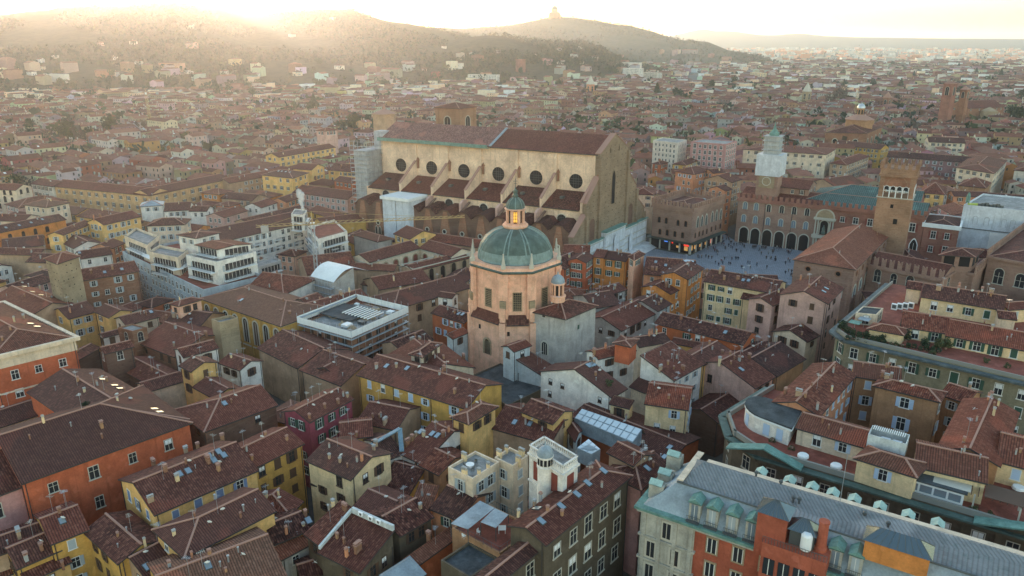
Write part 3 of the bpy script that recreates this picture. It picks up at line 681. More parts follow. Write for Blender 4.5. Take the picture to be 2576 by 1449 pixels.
G('B0',(1045,838),(1325,945),(1400,742),12.5,'brick','broad mauve tile roof over a small green courtyard',roof=rb,win='brown',ws=4,rows=1,ch=[(1325,740),(1315,870),(1555,790)])
G('B0',(1385,948),(1640,880),(1330,895),16,'white','white house with a long tiled ridge, left of the construction',roof=rb,win='brown',ws=4,rows=2,ch=[(1750,840)])
G('B0',(1365,1012),(1450,1054),(1535,988),17,'yellow','tall pale yellow gabled house with air conditioners',roof=rb,win='brown',ws=2.8,rows=2,ch=0,ants=1)
G('B0',(1660,990),(1815,1045),(1740,930),14,'white','white house with a hipped roof and flue pipes, left middle',roof=rb,win='brown',ws=2.8,rows=2,ch=[(1745,960),(1790,930),(1845,1010)],ants=1)
G('B0',(1470,1172),(1625,1257),(1722,1192),14,'yellow','low yellow gable with a tiled roof, left foreground',roof=rb,win=None,ch=0)
G('B0',(790,922),(1000,870),(760,882),17,'darkbrick','dark brick bell-cote block with an arched window',roof=rb,win='grey',rows=1,arch=True,ch=0,ants=0)
Q('B0',(890,742),(1000,772),(1110,742),16,'brick','flat-topped brick block left of the mauve roof','flat',win='dark',arch=True,rows=1,parapet=.4)
G('B0',(555,985),(745,880),(690,850),12,'darkbrick','dark hipped roof beside the red bank palazzo',roof=rb,win=None,ch=1)
G('B0',(780,800),(900,770),(810,765),14,'white','tiny white roof house beside the brick bell-cote',roof=rd,win='brown',rows=1,ch=0)
G('B0',(885,1020),(1205,1190),(1190,1050),10.5,'darkbrick','long low tile roof over a dark brick arch',roof=rb,win=None,ch=0)
G('B0',(1100,1210),(1390,1125),(1230,1100),12,'cream','roof with white tarpaulin patch beside the tall yellow gable',roof=rb,win=None,ch=0)
TOWER=Q('B0',(342,208),(434,244),(592,190),27,'stone','square medieval stone tower with a red hipped cap, left',name='medieval_tower',cat='tower',roof=rr,win=None,ch=0,ants=0)
G('B0',(625,372),(1045,302),(660,285),17.5,'brick','brick house with grey shutters beside the medieval tower',roof=rb,win='grey',ws=3.4,rows=3,sk=[(790,315),(920,293)],ch=[(690,325),(850,293)])
G('A0',(610,1368),(842,1332),(560,1320),15.5,'white','white house with skylights behind the medieval tower',roof=rd,win='grey',ws=3,rows=2,sk=[(600,1330),(695,1310),(775,1298)],ch=[(635,1295)])
G('A0',(842,1290),(932,1250),(800,1240),16,'salmon','salmon house beside the white terraced apartments',roof=rb,win='red',rows=3,ch=1)
G('A0',(440,1230),(560,1290),(600,1210),14,'white','white parapet house with red roofs behind the tower',roof=rb,win='brown',rows=1,ch=2)
G('A0',(-100,1190),(492,1073),(440,1035),16.5,'orange','long orange building with arched panels at the left edge',name='palazzo',cat='palazzo',roof=rb,win='brown',ws=5,rows=2,dz=5,top=3,arch=True,sk=[(45,1140),(145,1120),(235,1100),(320,1078)],ch=2)
G('A0',(780,1112),(1057,1050),(745,1062),18.5,'yellow','yellow house with tall windows beside the terraced apartments',roof=rb,win='grey',ws=3.2,rows=3,ch=[(705,1050),(755,1045),(835,1030)])
G('A0',(470,1190),(690,1100),(610,1092),17.5,'yellow','yellow front house with corner windows, left middle',roof=rb,win='grey',ws=3.2,rows=3,ch=1)
for q,zz,lab in((((20,1300),(330,1265),(100,1215)),13,'mauve tile roof below the orange building'),(((-100,1330),(290,1340),(60,1290)),12,'dark courtyard roof at the left edge below the orange building'),(((200,1390),(420,1400),(300,1330)),11,'low roof left of the medieval tower')):
 G('A0',*q,zz,'tan',lab,roof=rb,win=None)
 # --- big palaces of the middle distance, left
G('A0',(400,822),(1130,893),(520,778),18,'ochrebrown','huge ochre-brown palazzo, pedimented left front',name='palazzo',cat='palazzo',roof=rb,win='brown',ws=5.2,rows=4,dz=4.2,top=2.6,skip=0,ch=0,ants=0)
G('A0',(1130,893),(1728,768),(1300,803),18,'ochrebrown','huge ochre-brown palazzo, long right front',name='palazzo',cat='palazzo',roof=rb,win='brown',ws=5.2,rows=4,dz=4.2,top=2.6,skip=0,ch=0,ants=0)
G('A0',(235,803),(400,825),(270,760),18,'offwhite','off-white house next to the huge ochre palazzo',roof=rb,win='brown',ws=3,rows=4,skip=0)
G('A0',(-220,840),(118,852),(0,805),18.5,'cream','cream palazzo with arched windows at the left edge',name='palazzo',cat='palazzo',roof=rb,win='brown',ws=4,rows=3,arch=True)
G('A0',(-60,1080),(180,1085),(60,1035),15,'cream','cream roof house with chimneys above the orange building',roof=rb,win='brown',rows=1,ch=4)
G('A0',(1730,800),(2050,740),(1800,745),17,'tan','tan palazzo with two rows of windows right of the huge ochre palazzo',name='palazzo',cat='palazzo',roof=rb,win='grey',ws=4,rows=3)
Q('A1',(45,738),(275,762),(392,722),21,'yellow','tall yellow palazzo with a row of skylights left of the basilica',name='palazzo',cat='palazzo',roof=rb,k=.25,win='brown',ws=5,rows=4,dz=4.2,sk=[(170,712),(195,715),(225,718),(255,722)],ch=1)
G('A1',(280,868),(690,922),(330,812),14,'pink','long pink house with many small windows left of the basilica',roof=rb,win='grey',ws=3.6,rows=2,ch=1)
Q('A1',(455,402),(520,408),(612,398),28,'pink','pale tower house with red loggia openings',name='tower_house',cat='tower',roof=rr,win='red',ws=3,rows=1,wsc=1.3,skip=0,ch=0,ants=0)
G('A1',(170,605),(598,530),(300,545),17,'yellow','broad yellow palazzo with a cornice behind the tall yellow palazzo',name='palazzo',cat='palazzo',roof=rb,win='brown',ws=5,rows=3)
G('A1',(280,690),(420,700),(330,650),19,'yellow','yellow apartment row with balconies left of the scaffold tower',roof=rb,win='brown',rows=3)
G('A1',(545,700),(800,720),(600,650),17,'yellow','yellow house with shutters beside the scaffold tower',roof=rb,win='brown',rows=2)
G('A1',(590,780),(730,800),(640,750),16,'redorange','orange-red house at the foot of the scaffold tower',roof=rb,win='brown',rows=2)
G('A1',(395,1010),(600,1070),(500,980),13,'ochre','ochre low house with arched windows left of the white tarpaulin front',roof=rb,win='brown',rows=1,arch=True)
G('A1',(500,1120),(830,1080),(640,1045),13,'ochre','ochre gabled hall with white vents left of the basilica chapels',roof=rb,win=None,ch=2)
G('A0',(1880,1110),(2330,1000),(2000,1030),13,'tan','long mauve roof behind the white apartments',roof=rb,win=None,ch=2)
G('A0',(1430,1010),(1560,1010),(1480,975),16,'white','white roof house with a glass conservatory',roof=rb,win='grey',rows=1)
G('A0',(1060,975),(1220,965),(1130,930),16,'white','white attic house with a hipped zinc roof',roof='zinc',win='grey',rows=1,hip0=True,hip1=True)
G('A0',(1240,1010),(1430,1000),(1290,950),15,'white','white dormered house beside the conservatory',roof=rb,win='grey',rows=1)
G('A0',(1110,1120),(1390,1110),(1240,1065),16,'cream','cream house with a hipped roof above the terraced apartments',hip0=True,hip1=True,roof=rb,win='grey',rows=2)
# --- centre right
G('H',(600,720),(705,640),(640,560),18,'red','red house with green shutters behind the dome',roof=rb,win='green',ws=2.6,rows=4,dz=3.2,ch=0)
G('H',(330,800),(600,690),(310,640),16,'red','red house with a roof terrace and yellow gable behind the dome',roof=rb,win='green',ws=2.8,rows=4,ch=1)
G('H',(705,640),(830,655),(660,545),18.5,'orange','narrow orange house right of the red houses',roof=rb,win='green',ws=3,rows=4,ch=0)
G('H',(810,660),(1110,700),(880,575),18,'orange','orange house with green shutters behind the dome',roof=rd,win='green',ws=3,rows=4,ch=1)
Q('H',(1150,640),(1215,680),(1340,610),20,'peach','slim brick tower house with a peach loggia','hip',name='tower_house',cat='tower',roof=rb,win='green',ws=2.2,rows=1,ch=0,ants=1)
G('H',(330,590),(650,600),(400,500),17.5,'salmon','long roof of the houses under the marble front',roof=rr,win='brown',rows=1,ch=1)
G('B2',(995,322),(1365,352),(1045,200),16.5,'salmon','salmon house with a glazed skylight hut facing the square',roof=rb,win='grey',ws=3.2,rows=3,sk=[(1085,240),(1160,265),(1190,215)],ch=[(1060,300),(1090,300),(1380,280)])
G('B2',(1190,474),(1337,402),(1090,405),14.5,'orange','orange gabled house with grey end wall, right of the chapel',roof=rb,win='grey',ws=3,rows=3,ch=[(1165,425)])
G('B2',(1320,364),(1440,280),(1235,305),18.5,'orange','bright orange house with grey shutters facing left',roof=rb,win='grey',ws=3,rows=4,ch=0)
G('B2',(1455,377),(1990,470),(1490,290),19,'paleyellow','pale yellow apartment row with roof windows beside the square',roof=rb,win='green',ws=3.0,rows=4,dz=3.3,sk=[(1745,375),(1785,380),(1710,310),(1750,315),(1805,330)],ch=[(1600,370),(1570,320),(1705,370),(1590,280),(1765,290)],ants=0)
Q('B2',(1735,505),(1885,530),(1960,440),16.5,'paleyellow','projecting pale yellow house with roof vents','gable',roof=rb,win='green',ws=3,rows=3,ch=2)
G('B2',(1085,692),(1747,852),(1260,642),15.5,'redorange','long red-orange house with dark shutters, centre right',roof=rd,win='green',ws=3.3,rows=3,sk=[(1610,770)],ch=[(1275,670),(1190,755),(1220,770)])
G('B2',(820,750),(1088,614),(850,570),11.5,'grey','grey-walled tile roof right of the white chapel',roof=rb,win='brown',ws=3.5,rows=1,ch=1)
G('B2',(620,582),(815,547),(600,475),12.5,'grey','tile roof with a pale valley gutter right of the chapel',roof=rb,win=None,ch=1)
G('B2',(690,490),(860,440),(640,440),13,'grey','tile roof with a grey gabled attic right of the chapel',roof=rb,win='brown',rows=1,ch=[(775,440)])
G('B2',(1095,603),(1195,547),(1000,520),12.5,'grey','grey house with a tile roof below the orange gable',roof=rb,win='grey',rows=2,ch=[(1085,560),(1125,540)])
G('B2',(1210,840),(1420,880),(1240,810),12.5,'yellow','low yellow house behind the white slanting gable',roof=rb,win='green',rows=1,ch=0)
G('B2',(960,870),(1190,830),(1030,790),15,'cream','dark tile roof among chimneys behind the white houses',roof=rd,win=None,ch=3)
G('B3',(445,547),(562,430),(300,432),21.5,'pink','tall pink house with a crenellated chimney near the square',roof=rb,win='brown',ws=5,rows=4,dz=4,sk=[(440,438),(420,462)],ch=[(310,430),(245,375),(300,365)],ants=0)
G('B3',(30,560),(190,490),(100,440),18,'pink','pink house with a tile verge left of the tall pink house',roof=rb,win='brown',ws=4,rows=3,ch=[(10,480),(80,470),(165,460)])
G('B3',(288,832),(378,786),(150,758),13.5,'cream','cream gable with one wide dark window',roof=rd,win='brown',rows=1,ch=0,ants=0)
G('B3',(60,1090),(272,962),(90,842),12,'brownwall','dark tiled roof in the alley right of the pink gabled house',roof=rd,win=None,ch=0)
G('B3',(-120,960),(60,890),(-60,850),12,'pink','mauve roof beside the cream gable',roof=rd,win=None,ch=0)
# --- behind the square
Q('D',(335,162),(510,190),(668,155),24,'salmon','salmon palazzo with pale blue shutters beyond the crenellated palace',name='palazzo',cat='palazzo',roof=rb,win='lightblue',ws=4,rows=4,ch=2)
G('D',(862,268),(955,238),(745,202),23,'tan','tan gabled house beside the clock tower',roof=rb,win='brown',ws=3,rows=5,ch=1)
G('D',(803,348),(864,330),(745,302),22,'salmon','salmon gabled house in the lane by the square',roof=rb,win='brown',ws=3,rows=5,ch=0)
G('D',(690,180),(800,170),(720,140),24,'salmon','small salmon attic house behind the salmon palazzo',roof=rb,win='brown',rows=1,ch=1)
Q('D',(310,95),(430,105),(590,45),17,'ochre','ochre house with a hipped roof before the modern blocks',roof=rb,win='grey',rows=2,ch=2)
Q('D',(120,90),(190,100),(262,80),16,'redorange','small red house before the modern blocks',roof=rb,win='brown',rows=2,ch=1)
MOD1=Q('A2',(1065,485),(1252,505),(1320,482),27,'offwhite','white-brick modern block with a glazed top floor','flat',name='apartment_block',cat='apartment block',win='dark',ws=2.9,rows=7,dz=3.2,skip=0,parapet=.6)
MOD2=Q('A2',(1350,495),(1612,515),(1698,490),28,'rose','modern block with a grid of white-framed panels','flat',name='apartment_block',cat='apartment block',win='dark',ws=3.6,rows=6,dz=3.6,skip=0,wsc=1.35,parapet=.6)
Q('A3',(-185,545),(440,585),(512,540),23,'cream','long cream palace with a green cornice behind the clock tower','hip',name='palazzo',cat='palazzo',roof=rb,k=.12,win='brown',ws=5,rows=4,dz=5,skip=0,ch=3)
Q('A3',(470,648),(590,662),(762,598),18,'tan','tan palazzo with a hipped roof beside the side street',name='palazzo',cat='palazzo',roof=rb,win='brown',ws=3.6,rows=3,skip=0,ch=0)
G('A3',(900,600),(1525,645),(950,562),18,'mauve','long mauve palazzo behind the brick tower',name='palazzo',cat='palazzo',roof=rd,win='grey',ws=4,rows=4,ch=5)
Q('A3',(1425,682),(1705,728),(1802,628),20,'cream','square cream block with red panels and a tiled roof',name='palazzo',cat='palazzo',roof=rr,k=.18,win='brown',ws=4,rows=3,ch=2)
Q('A3',(1862,700),(2000,715),(2080,640),19,'offwhite','white palazzo at the right edge',name='palazzo',cat='palazzo',roof=rb,win='grey',ws=3,rows=4,ch=1)
G('A3',(1215,490),(1490,500),(1300,455),17,'cream','cream palazzo with a dark eave, right distance',name='palazzo',cat='palazzo',roof=rd,win='brown',ws=4,rows=2)
G('A3',(1160,870),(1330,885),(1260,795),17,'yellow','yellow house with a hipped red roof right of the brick tower',hip0=True,hip1=True,roof=rr,win='brown',rows=2,ch=1)
G('A3',(1440,815),(1640,835),(1540,755),15,'brownwall','low house with red hipped roofs before the cream block',hip0=True,hip1=True,roof=rr,win=None,ch=1)
G('A3',(1640,930),(1932,950),(1750,880),13,'redorange','orange house with dark roof and smoking chimney at the right',roof=rd,win='brown',rows=2,ch=2)
G('A3',(500,510),(850,545),(560,480),16,'ochre','tan street palazzo below the brick church',name='palazzo',cat='palazzo',roof=rb,win='brown',rows=3,ws=3)
G('A3',(510,830),(720,800),(600,745),15,'tan','red roofs behind the green metal roof',roof=rr,win=None,ch=1)
# ------------------------------------------------------------ helpers for landmarks
def on_plane(code,q,P0,a):
 """pixel on the vertical plane through P0 along a -> (distance along, height)"""
 d=ray(code,*q);nr=V((-a.y,a.x,0));t=(V(P0)-EYE).dot(nr)/d.dot(nr);X=EYE+d*t
 return(X-V(P0)).xy.dot(V(a).xy),X.z
ARCHC={}
def arch_mesh(w,h,fm,pm,pointed=False,t=.25,mull=0):
 key=(w,h,fm,pm,pointed,t,mull)
 if key in ARCHC:return ARCHC[key]
 m=MB();N=10;hs=h-(w*.5 if not pointed else w*.85)
 def prof(r):
  if not pointed:return[(r*math.cos(math.pi*i/N),hs+r*math.sin(math.pi*i/N))for i in range(N+1)]
  o=[]
  for i in range(N+1):
   x=r*math.cos(math.pi*i/N);o.append((x,hs+(h-hs)*(r/(w/2))*(1-(abs(x)/r)**1.7)))
  return o
 pi_,po=prof(w/2),prof(w/2+t)
 m.poly([(-w/2,.03,0),(w/2,.03,0)]+[(x,.03,z)for x,z in pi_],1)
 for i in range(N):
  (a0,b0),(a1,b1),(c0,d0),(c1,d1)=pi_[i],pi_[i+1],po[i],po[i+1]
  m.poly([(a0,.16,b0),(c0,.16,d0),(c1,.16,d1),(a1,.16,b1)]);m.poly([(c0,.16,d0),(c0,-.1,d0),(c1,-.1,d1),(c1,.16,d1)])
  m.poly([(a0,.16,b0),(a1,.16,b1),(a1,.03,b1),(a0,.03,b0)])
 for s in(-1,1):m.abox(min(s*w/2,s*(w/2+t)),max(s*w/2,s*(w/2+t)),-.1,.16,0,hs)
 for k in range(mull):
  x=-w/2+w*(k+1)/(mull+1);m.abox(x-.06,x+.06,0,.1,0,hs+w*.25)
 ARCHC[key]=m.data('arched_window',[fm,pm]);return ARCHC[key]
def arch_at(root,name,pos,out,w,h,fm='stonetrim',pm='glass',**k):
 return inst(name,arch_mesh(w,h,fm,pm,**k),root,pos,math.atan2(out.y,out.x)-math.pi/2)
def oculus_mesh(r,fm,pm,t=.4,bars=True):
 key=('o',r,fm,pm,t)
 if key in ARCHC:return ARCHC[key]
 m=MB();N=20;c=[(math.cos(2*math.pi*i/N),math.sin(2*math.pi*i/N))for i in range(N)]
 m.poly([(r*x,.03,r*z)for x,z in c],1)
 for i in range(N):
  (x0,z0),(x1,z1)=c[i],c[(i+1)%N]
  m.poly([(r*x0,.22,r*z0),((r+t)*x0,.22,(r+t)*z0),((r+t)*x1,.22,(r+t)*z1),(r*x1,.22,r*z1)])
  m.poly([((r+t)*x0,.22,(r+t)*z0),((r+t)*x0,-.1,(r+t)*z0),((r+t)*x1,-.1,(r+t)*z1),((r+t)*x1,.22,(r+t)*z1)])
  m.poly([(r*x0,.22,r*z0),(r*x1,.22,r*z1),(r*x1,.03,r*z1),(r*x0,.03,r*z0)])
 if bars and r>1.2:
  for k in(-.33,0,.33):
   L=r*math.sqrt(1-(2*k/2)**2)*.97;m.abox(2*k*r/2-.06,2*k*r/2+.06,.03,.08,-L,L,2);m.abox(-L,L,.03,.08,2*k*r/2-.06,2*k*r/2+.06,2)
 ARCHC[key]=m.data('round_window',[fm,pm,'metal_dark']);return ARCHC[key]
def merlon_mesh(w,h,t,mat,swallow=False):
 key=('m',w,h,t,mat,swallow)
 if key in ARCHC:return ARCHC[key]
 m=MB()
 if swallow:
  pr=[(-w/2,0),(w/2,0),(w*.56,h),(w*.3,h*.96),(0,h*.72),(-w*.3,h*.96),(-w*.56,h)]
  m.poly([(x,-t/2,z)for x,z in pr]);m.poly([(x,t/2,z)for x,z in reversed(pr)])
  for i in range(len(pr)):
   (x0,z0),(x1,z1)=pr[i],pr[(i+1)%len(pr)];m.poly([(x0,-t/2,z0),(x0,t/2,z0),(x1,t/2,z1),(x1,-t/2,z1)])
 else:
  m.abox(-w/2,w/2,-t/2,t/2,0,h);m.abox(-w/2-.06,w/2+.06,-t/2-.06,t/2+.06,h,h+.14)
 ARCHC[key]=m.data('merlon',[mat]);return ARCHC[key]
def merlons(root,P,Q,z,step,w,h,t,mat,swallow=False):
 P,Q=V(P),V(Q);L=(Q-P).length;n=max(2,int(L/step));e=(Q-P)/L;rz=math.atan2(e.y,e.x)
 for i in range(n+1):
  q=P+e*(L*i/n);inst('merlon',merlon_mesh(w,h,t,mat,swallow),root,(q.x,q.y,z),rz)
def cornice(root,O,a,n,L,W,z,mat,out=.5,h=.5,name='cornice'):
 m=MB();P=lambda s,t:V((O.x+a.x*s+n.x*t,O.y+a.y*s+n.y*t,z))
 for s0,s1,t0,t1 in((-out,L+out,-out,0),(-out,L+out,W,W+out),(-out,0,0,W),(L,L+out,0,W)):
  m.box(P((s0+s1)/2,(t0+t1)/2),a*((s1-s0)/2),n*((t1-t0)/2),(0,0,h/2))
 return m.build(name,[mat],root)
def ledge(root,H,z,mat='stonetrim',out=.18,h=.35):return cornice(root,H['O'],H['a'],H['n'],H['L'],H['W'],z,mat,out,h,'string_course')
# ------------------------------------------------------------ the domed church
def domed_church():
 cx,cy=.9,197.0;C=V((cx,cy,0))
 r=thing('domed_church','peach octagonal church with a green copper dome and lantern','church',C);ORIGIN[r]=(cx,cy,0)
 ANG=[R(-90+t)for t in(-70,-15,20,75,110,165,200,255)];oc=lambda R_:[(cx+R_*math.cos(t),cy+R_*math.sin(t))for t in ANG]
 wallmat('peach');z1,z2=18.8,32.2
 m=MB();m.prism(oc(13.2),0,z1,0);m.prism(oc(12.0),z1-.2,z2,0)
 m.build('wall',['peach'],r,bvh=True)
 for t in ANG:  # corner piers with carved scrolls where the drum steps back
  d=V((math.cos(t),math.sin(t),0));s=V((-d.y,d.x,0))
  m=MB();m.box(C+d*12.1+V((0,0,(z1+z2)/2+.5)),d*.45,s*1.25,(0,0,6.2));m.box(C+d*12.3+V((0,0,z2-1.3)),d*.5,s*1.45,(0,0,.5))
  m.box(C+d*13.3+V((0,0,z1/2)),d*.5,s*.85,(0,0,z1/2));m.box(C+d*12.9+V((0,0,z1+2.2)),d*.55,s*.75,(0,0,1.9))
  m.build('pier',['peach'],r)
  m=MB();m.box(C+d*12.8+V((0,0,z1+5)),d*.32,s*.8,(0,0,1.1));m.build('carved_scroll',['stone'],r)
  m=MB();q=C+d*12.2;m.abox(q.x-.6,q.x+.6,q.y-.6,q.y+.6,z2+1.4,z2+2.4);m.bar(q+V((0,0,z2+2.4)),q+V((0,0,z2+5.0)),.48,0,4,.16);m.lathe((q.x,q.y,z2+5.0),[(.08,0),(.22,.15),(.22,.3),(.05,.5)],8)
  m.build('obelisk',['stonetrim'],r)
 P8=oc(13.2);Q8=oc(12.0)
 for k in range(8):  # tiled skirt on each face, window above, window below
  k2=(k+1)%8;A,B=V((*P8[k],0)),V((*P8[k2],0));A2,B2=V((*Q8[k],0)),V((*Q8[k2],0));e=(B-A).normalized();out=V((e.y,-e.x,0))
  if out.dot(A-C)<0:out=-out
  M_=(A+B)/2;M2=(A2+B2)/2;L=(B-A).length-2.0;U=lambda z:V((0,0,z))
  m=MB();p0,p1=M_-e*L/2+out*.8,M_+e*L/2+out*.8;q0,q1=M2-e*L/2,M2+e*L/2
  m.poly([p0+U(z1-.3),p1+U(z1-.3),q1+U(z1+1.9),q0+U(z1+1.9)],0,[(0,0),(L,0),(L,3),(0,3)])
  m.poly([p0+U(z1-.6),p1+U(z1-.6),p1+U(z1-.3),p0+U(z1-.3)],1)
  m.poly([p0+U(z1-.6),p0+U(z1-.3),q0+U(z1+1.9),q0+U(z1-.6)],1);m.poly([p1+U(z1-.3),p1+U(z1-.6),q1+U(z1-.6),q1+U(z1+1.9)],1)
  m.build('skirt_roof',['roof_brown','gutter'],r)
  if out.y>.5:continue
  m=MB();w,h,z=1.0,2.4,z1+5.6;X=M2+out*.04
  m.box(X+U(z),e*w,out*.05,(0,0,h),0)
  for sx in(-1,1):m.box(X+e*sx*(w+.12)+U(z),e*.12,out*.14,(0,0,h+.15),1)
  for sz in(-1,1):m.box(X+U(z+sz*(h+.12)),e*(w+.24),out*.14,(0,0,.12),1)
  for i in range(9):m.box(X+out*.06+U(z-h+.5*i+.25),e*w,out*.03,(0,0,.06),1)
  for i in(-1,0,1):m.box(X+out*.06+e*i*.5+U(z),e*.04,out*.03,(0,0,h),1)
  m.build('window',['dark','stone'],r)
  if L>7:arch_at(r,'window',M_+e*.4+out*.02+U(8.4),out,2.0,4.4,'stone','dark',t=.5,mull=3)
  else:arch_at(r,'blind_arch',(M2+out*.02+U(z1+2.6)),out,4.4,8.0,'peach','peach',t=.25)
  m=MB();m.box(M_+e*(-2.4)+out*.05+U(z1-3),e*.35,out*.04,(0,0,.6));m.build('loophole',['dark'],r)
 m=MB();pr=[(12.1,-.3,0),(13.0,.05,0),(13.2,.5,1),(12.8,.7,1),(12.7,.95,0),(12.6,1.5,0),(10.6,1.7,0)];rows=[[(x,y,z2+h)for x,y in oc(q)]for q,h,_ in pr]
 for i in range(len(rows)-1):
  for k in range(8):m.poly([rows[i][k],rows[i][(k+1)%8],rows[i+1][(k+1)%8],rows[i+1][k]],pr[i+1][2])
 m.build('cornice',['peach','copper_dark'],r)
 n=64;zd=z2+1.2;prof=[(10.4,0),(10.35,.6)]+[(10.2*math.cos(t)**.92+.15,.6+8.3*math.sin(t))for t in np.linspace(0,1.36,14)]
 m=MB();m.lathe((cx,cy,zd),prof,n,0,0,True,None,[0]+[1]*4+[0]*11);m.build('dome',['copper_dark','dome_band'],r,smooth=True,bvh=True)
 for t0 in ANG:
  for dt in(-.06,.06):
   t=t0+dt;m=MB()
   for i in range(1,len(prof)-1):
    p,q=prof[i],prof[i+1];m.bar((cx+p[0]*math.cos(t),cy+p[0]*math.sin(t),zd+p[1]),(cx+q[0]*math.cos(t),cy+q[0]*math.sin(t),zd+q[1]),.2,0,5)
   m.build('dome_rib',['dome_band'],r)
 z0=zd+8.6  # lantern
 m=MB();m.lathe((cx,cy,z0),[(3.3,0),(3.5,.35),(3.5,.7),(3.0,.9),(3.0,1.2),(2.6,1.3)],24);m.build('lantern_base',['peach'],r)
 m=MB();m.lathe((cx,cy,z0+1.2),[(2.05,0),(2.05,3.4)],16,0);m.build('lantern_glazing',['dark'],r)
 for k in range(8):
  t=math.pi/8+k*math.pi/4;d=V((math.cos(t),math.sin(t),0));s=V((-d.y,d.x,0));m=MB();m.box(C+d*2.3+V((0,0,z0+3.0)),d*.28,s*.38,(0,0,1.9));m.build('lantern_pier',['peach'],r)
 t=R(-90);d=V((math.cos(t),math.sin(t),0));s=V((-d.y,d.x,0));m=MB();m.box(C+d*2.1+V((0,0,z0+3)),d*.06,s*.6,(0,0,1.45),0)
 for i in(-1,0,1):m.box(C+d*2.18+s*i*.55+V((0,0,z0+3)),d*.03,s*.05,(0,0,1.45),1)
 for i in range(4):m.box(C+d*2.18+V((0,0,z0+1.7+i*.85)),d*.03,s*.58,(0,0,.05),1)
 m.build('lit_window',['gold_light','sh_brown'],r)
 m=MB();m.lathe((cx,cy,z0+4.7),[(2.4,0),(2.9,.15),(2.95,.45),(2.5,.55)],24);m.build('lantern_cornice',['peach'],r)
 m=MB();m.lathe((cx,cy,z0+5.2),[(2.5*math.cos(t),2.9*math.sin(t))for t in np.linspace(0,1.3,9)]+[(.6,2.9),(.8,3.2),(.8,3.5),(.55,3.6),(.55,4.4),(.8,4.55),(.4,4.9),(.1,5.5)],16);m.build('lantern_cap',['copper_dark'],r,smooth=True)
 for k in range(8):
  t=k*math.pi/4;m=MB();pr=[(2.55*math.cos(u),2.95*math.sin(u))for u in np.linspace(0,1.3,6)]
  for p,q in zip(pr,pr[1:]):m.bar((cx+p[0]*math.cos(t),cy+p[0]*math.sin(t),z0+5.2+p[1]),(cx+q[0]*math.cos(t),cy+q[0]*math.sin(t),z0+5.2+q[1]),.09)
  m.build('cap_rib',['dome_band'],r)
 m=MB();z=z0+10.5;m.bar((cx,cy,z),(cx,cy,z+2.6),.07);m.bar((cx-.55,cy,z+1.9),(cx+.55,cy,z+1.9),.06);m.bar((cx-.4,cy,z+1.3),(cx+.4,cy,z+1.3),.05);m.build('cross',['metal_dark'],r)
 occ_mark(V((cx-13,cy-13,0)),V((1,0,0)),V((0,1,0)),26,26)
domed_church()
# white chapel block with its own lantern
CHP=Q('F',(602,930),(830,980),(1045,890),22.2,'grey','plain grey-white chapel block with a tiled pyramid roof',name='chapel',cat='chapel',roof='roof_brown',k=.42,win=None,ch=0,ants=0)
def chapel_details():
 r=CHP['root'];a,n,O,P=CHP['a'],CHP['n'],CHP['O'],CHP['P'];L,W=CHP['L'],CHP['W']
 for code,q,w,h,pm in(('F',(683,1195),1.7,3.6,'glass'),):
 # front left wall: find the wall edge facing the pixel
  A,B=at('F',(602,930),22.2),at('F',(830,980),22.2);e=(B-A).normalized();out=V((e.y,-e.x,0))
  if out.y>0:out=-out
  s,z=on_plane(code,q,A,e);X=A+e*s;arch_at(r,'window',(X.x,X.y,z-h/2),out,w,h,'stonetrim',pm,t=.4,mull=2)
  s,z=on_plane('F',(677,962),A,e);X=A+e*s;m=MB();m.box((X.x,X.y,z),e*.4,out*.06,(0,0,.5));m.build('window',['dark'],r)
 A,B=at('F',(830,980),22.2),at('F',(1045,890),22.2);e=(B-A).normalized();out=V((e.y,-e.x,0));s,z=on_plane('F',(922,1045),A,e);X=A+e*s
 m=MB();m.box((X.x,X.y,z),e*.35,out*.08,(0,0,.6));m.build('window',['sh_green'],r)
 c=at('F',(775,835),25.2);x,y,z0=c.x,c.y,24.2
 m=MB();m.lathe((x,y,z0),[(2.0,0),(2.0,1.2),(2.2,1.3),(2.2,1.7),(1.8,1.8)],20);m.build('lantern_base',['peach'],r)
 m=MB();m.lathe((x,y,z0+1.7),[(1.35,0),(1.35,3.0)],12);m.build('lantern_glazing',['dark'],r)
 for k in range(8):
  t=k*math.pi/4+.2;m=MB();m.box((x+1.5*math.cos(t),y+1.5*math.sin(t),z0+3.2),(math.cos(t)*.2,math.sin(t)*.2,0),(-math.sin(t)*.2,math.cos(t)*.2,0),(0,0,1.5));m.build('lantern_pier',['peach'],r)
 m=MB();m.lathe((x,y,z0+4.7),[(1.6,0),(2.0,.1),(2.0,.4),(1.85,.5)],20);m.build('lantern_cornice',['peach'],r)
 m=MB();m.lathe((x,y,z0+5.2),[(1.85*math.cos(t),2.1*math.sin(t))for t in np.linspace(0,1.45,9)]+[(.2,2.3),(.1,2.9)],16);m.build('lantern_cap',['zinc'],r,smooth=True)
chapel_details()
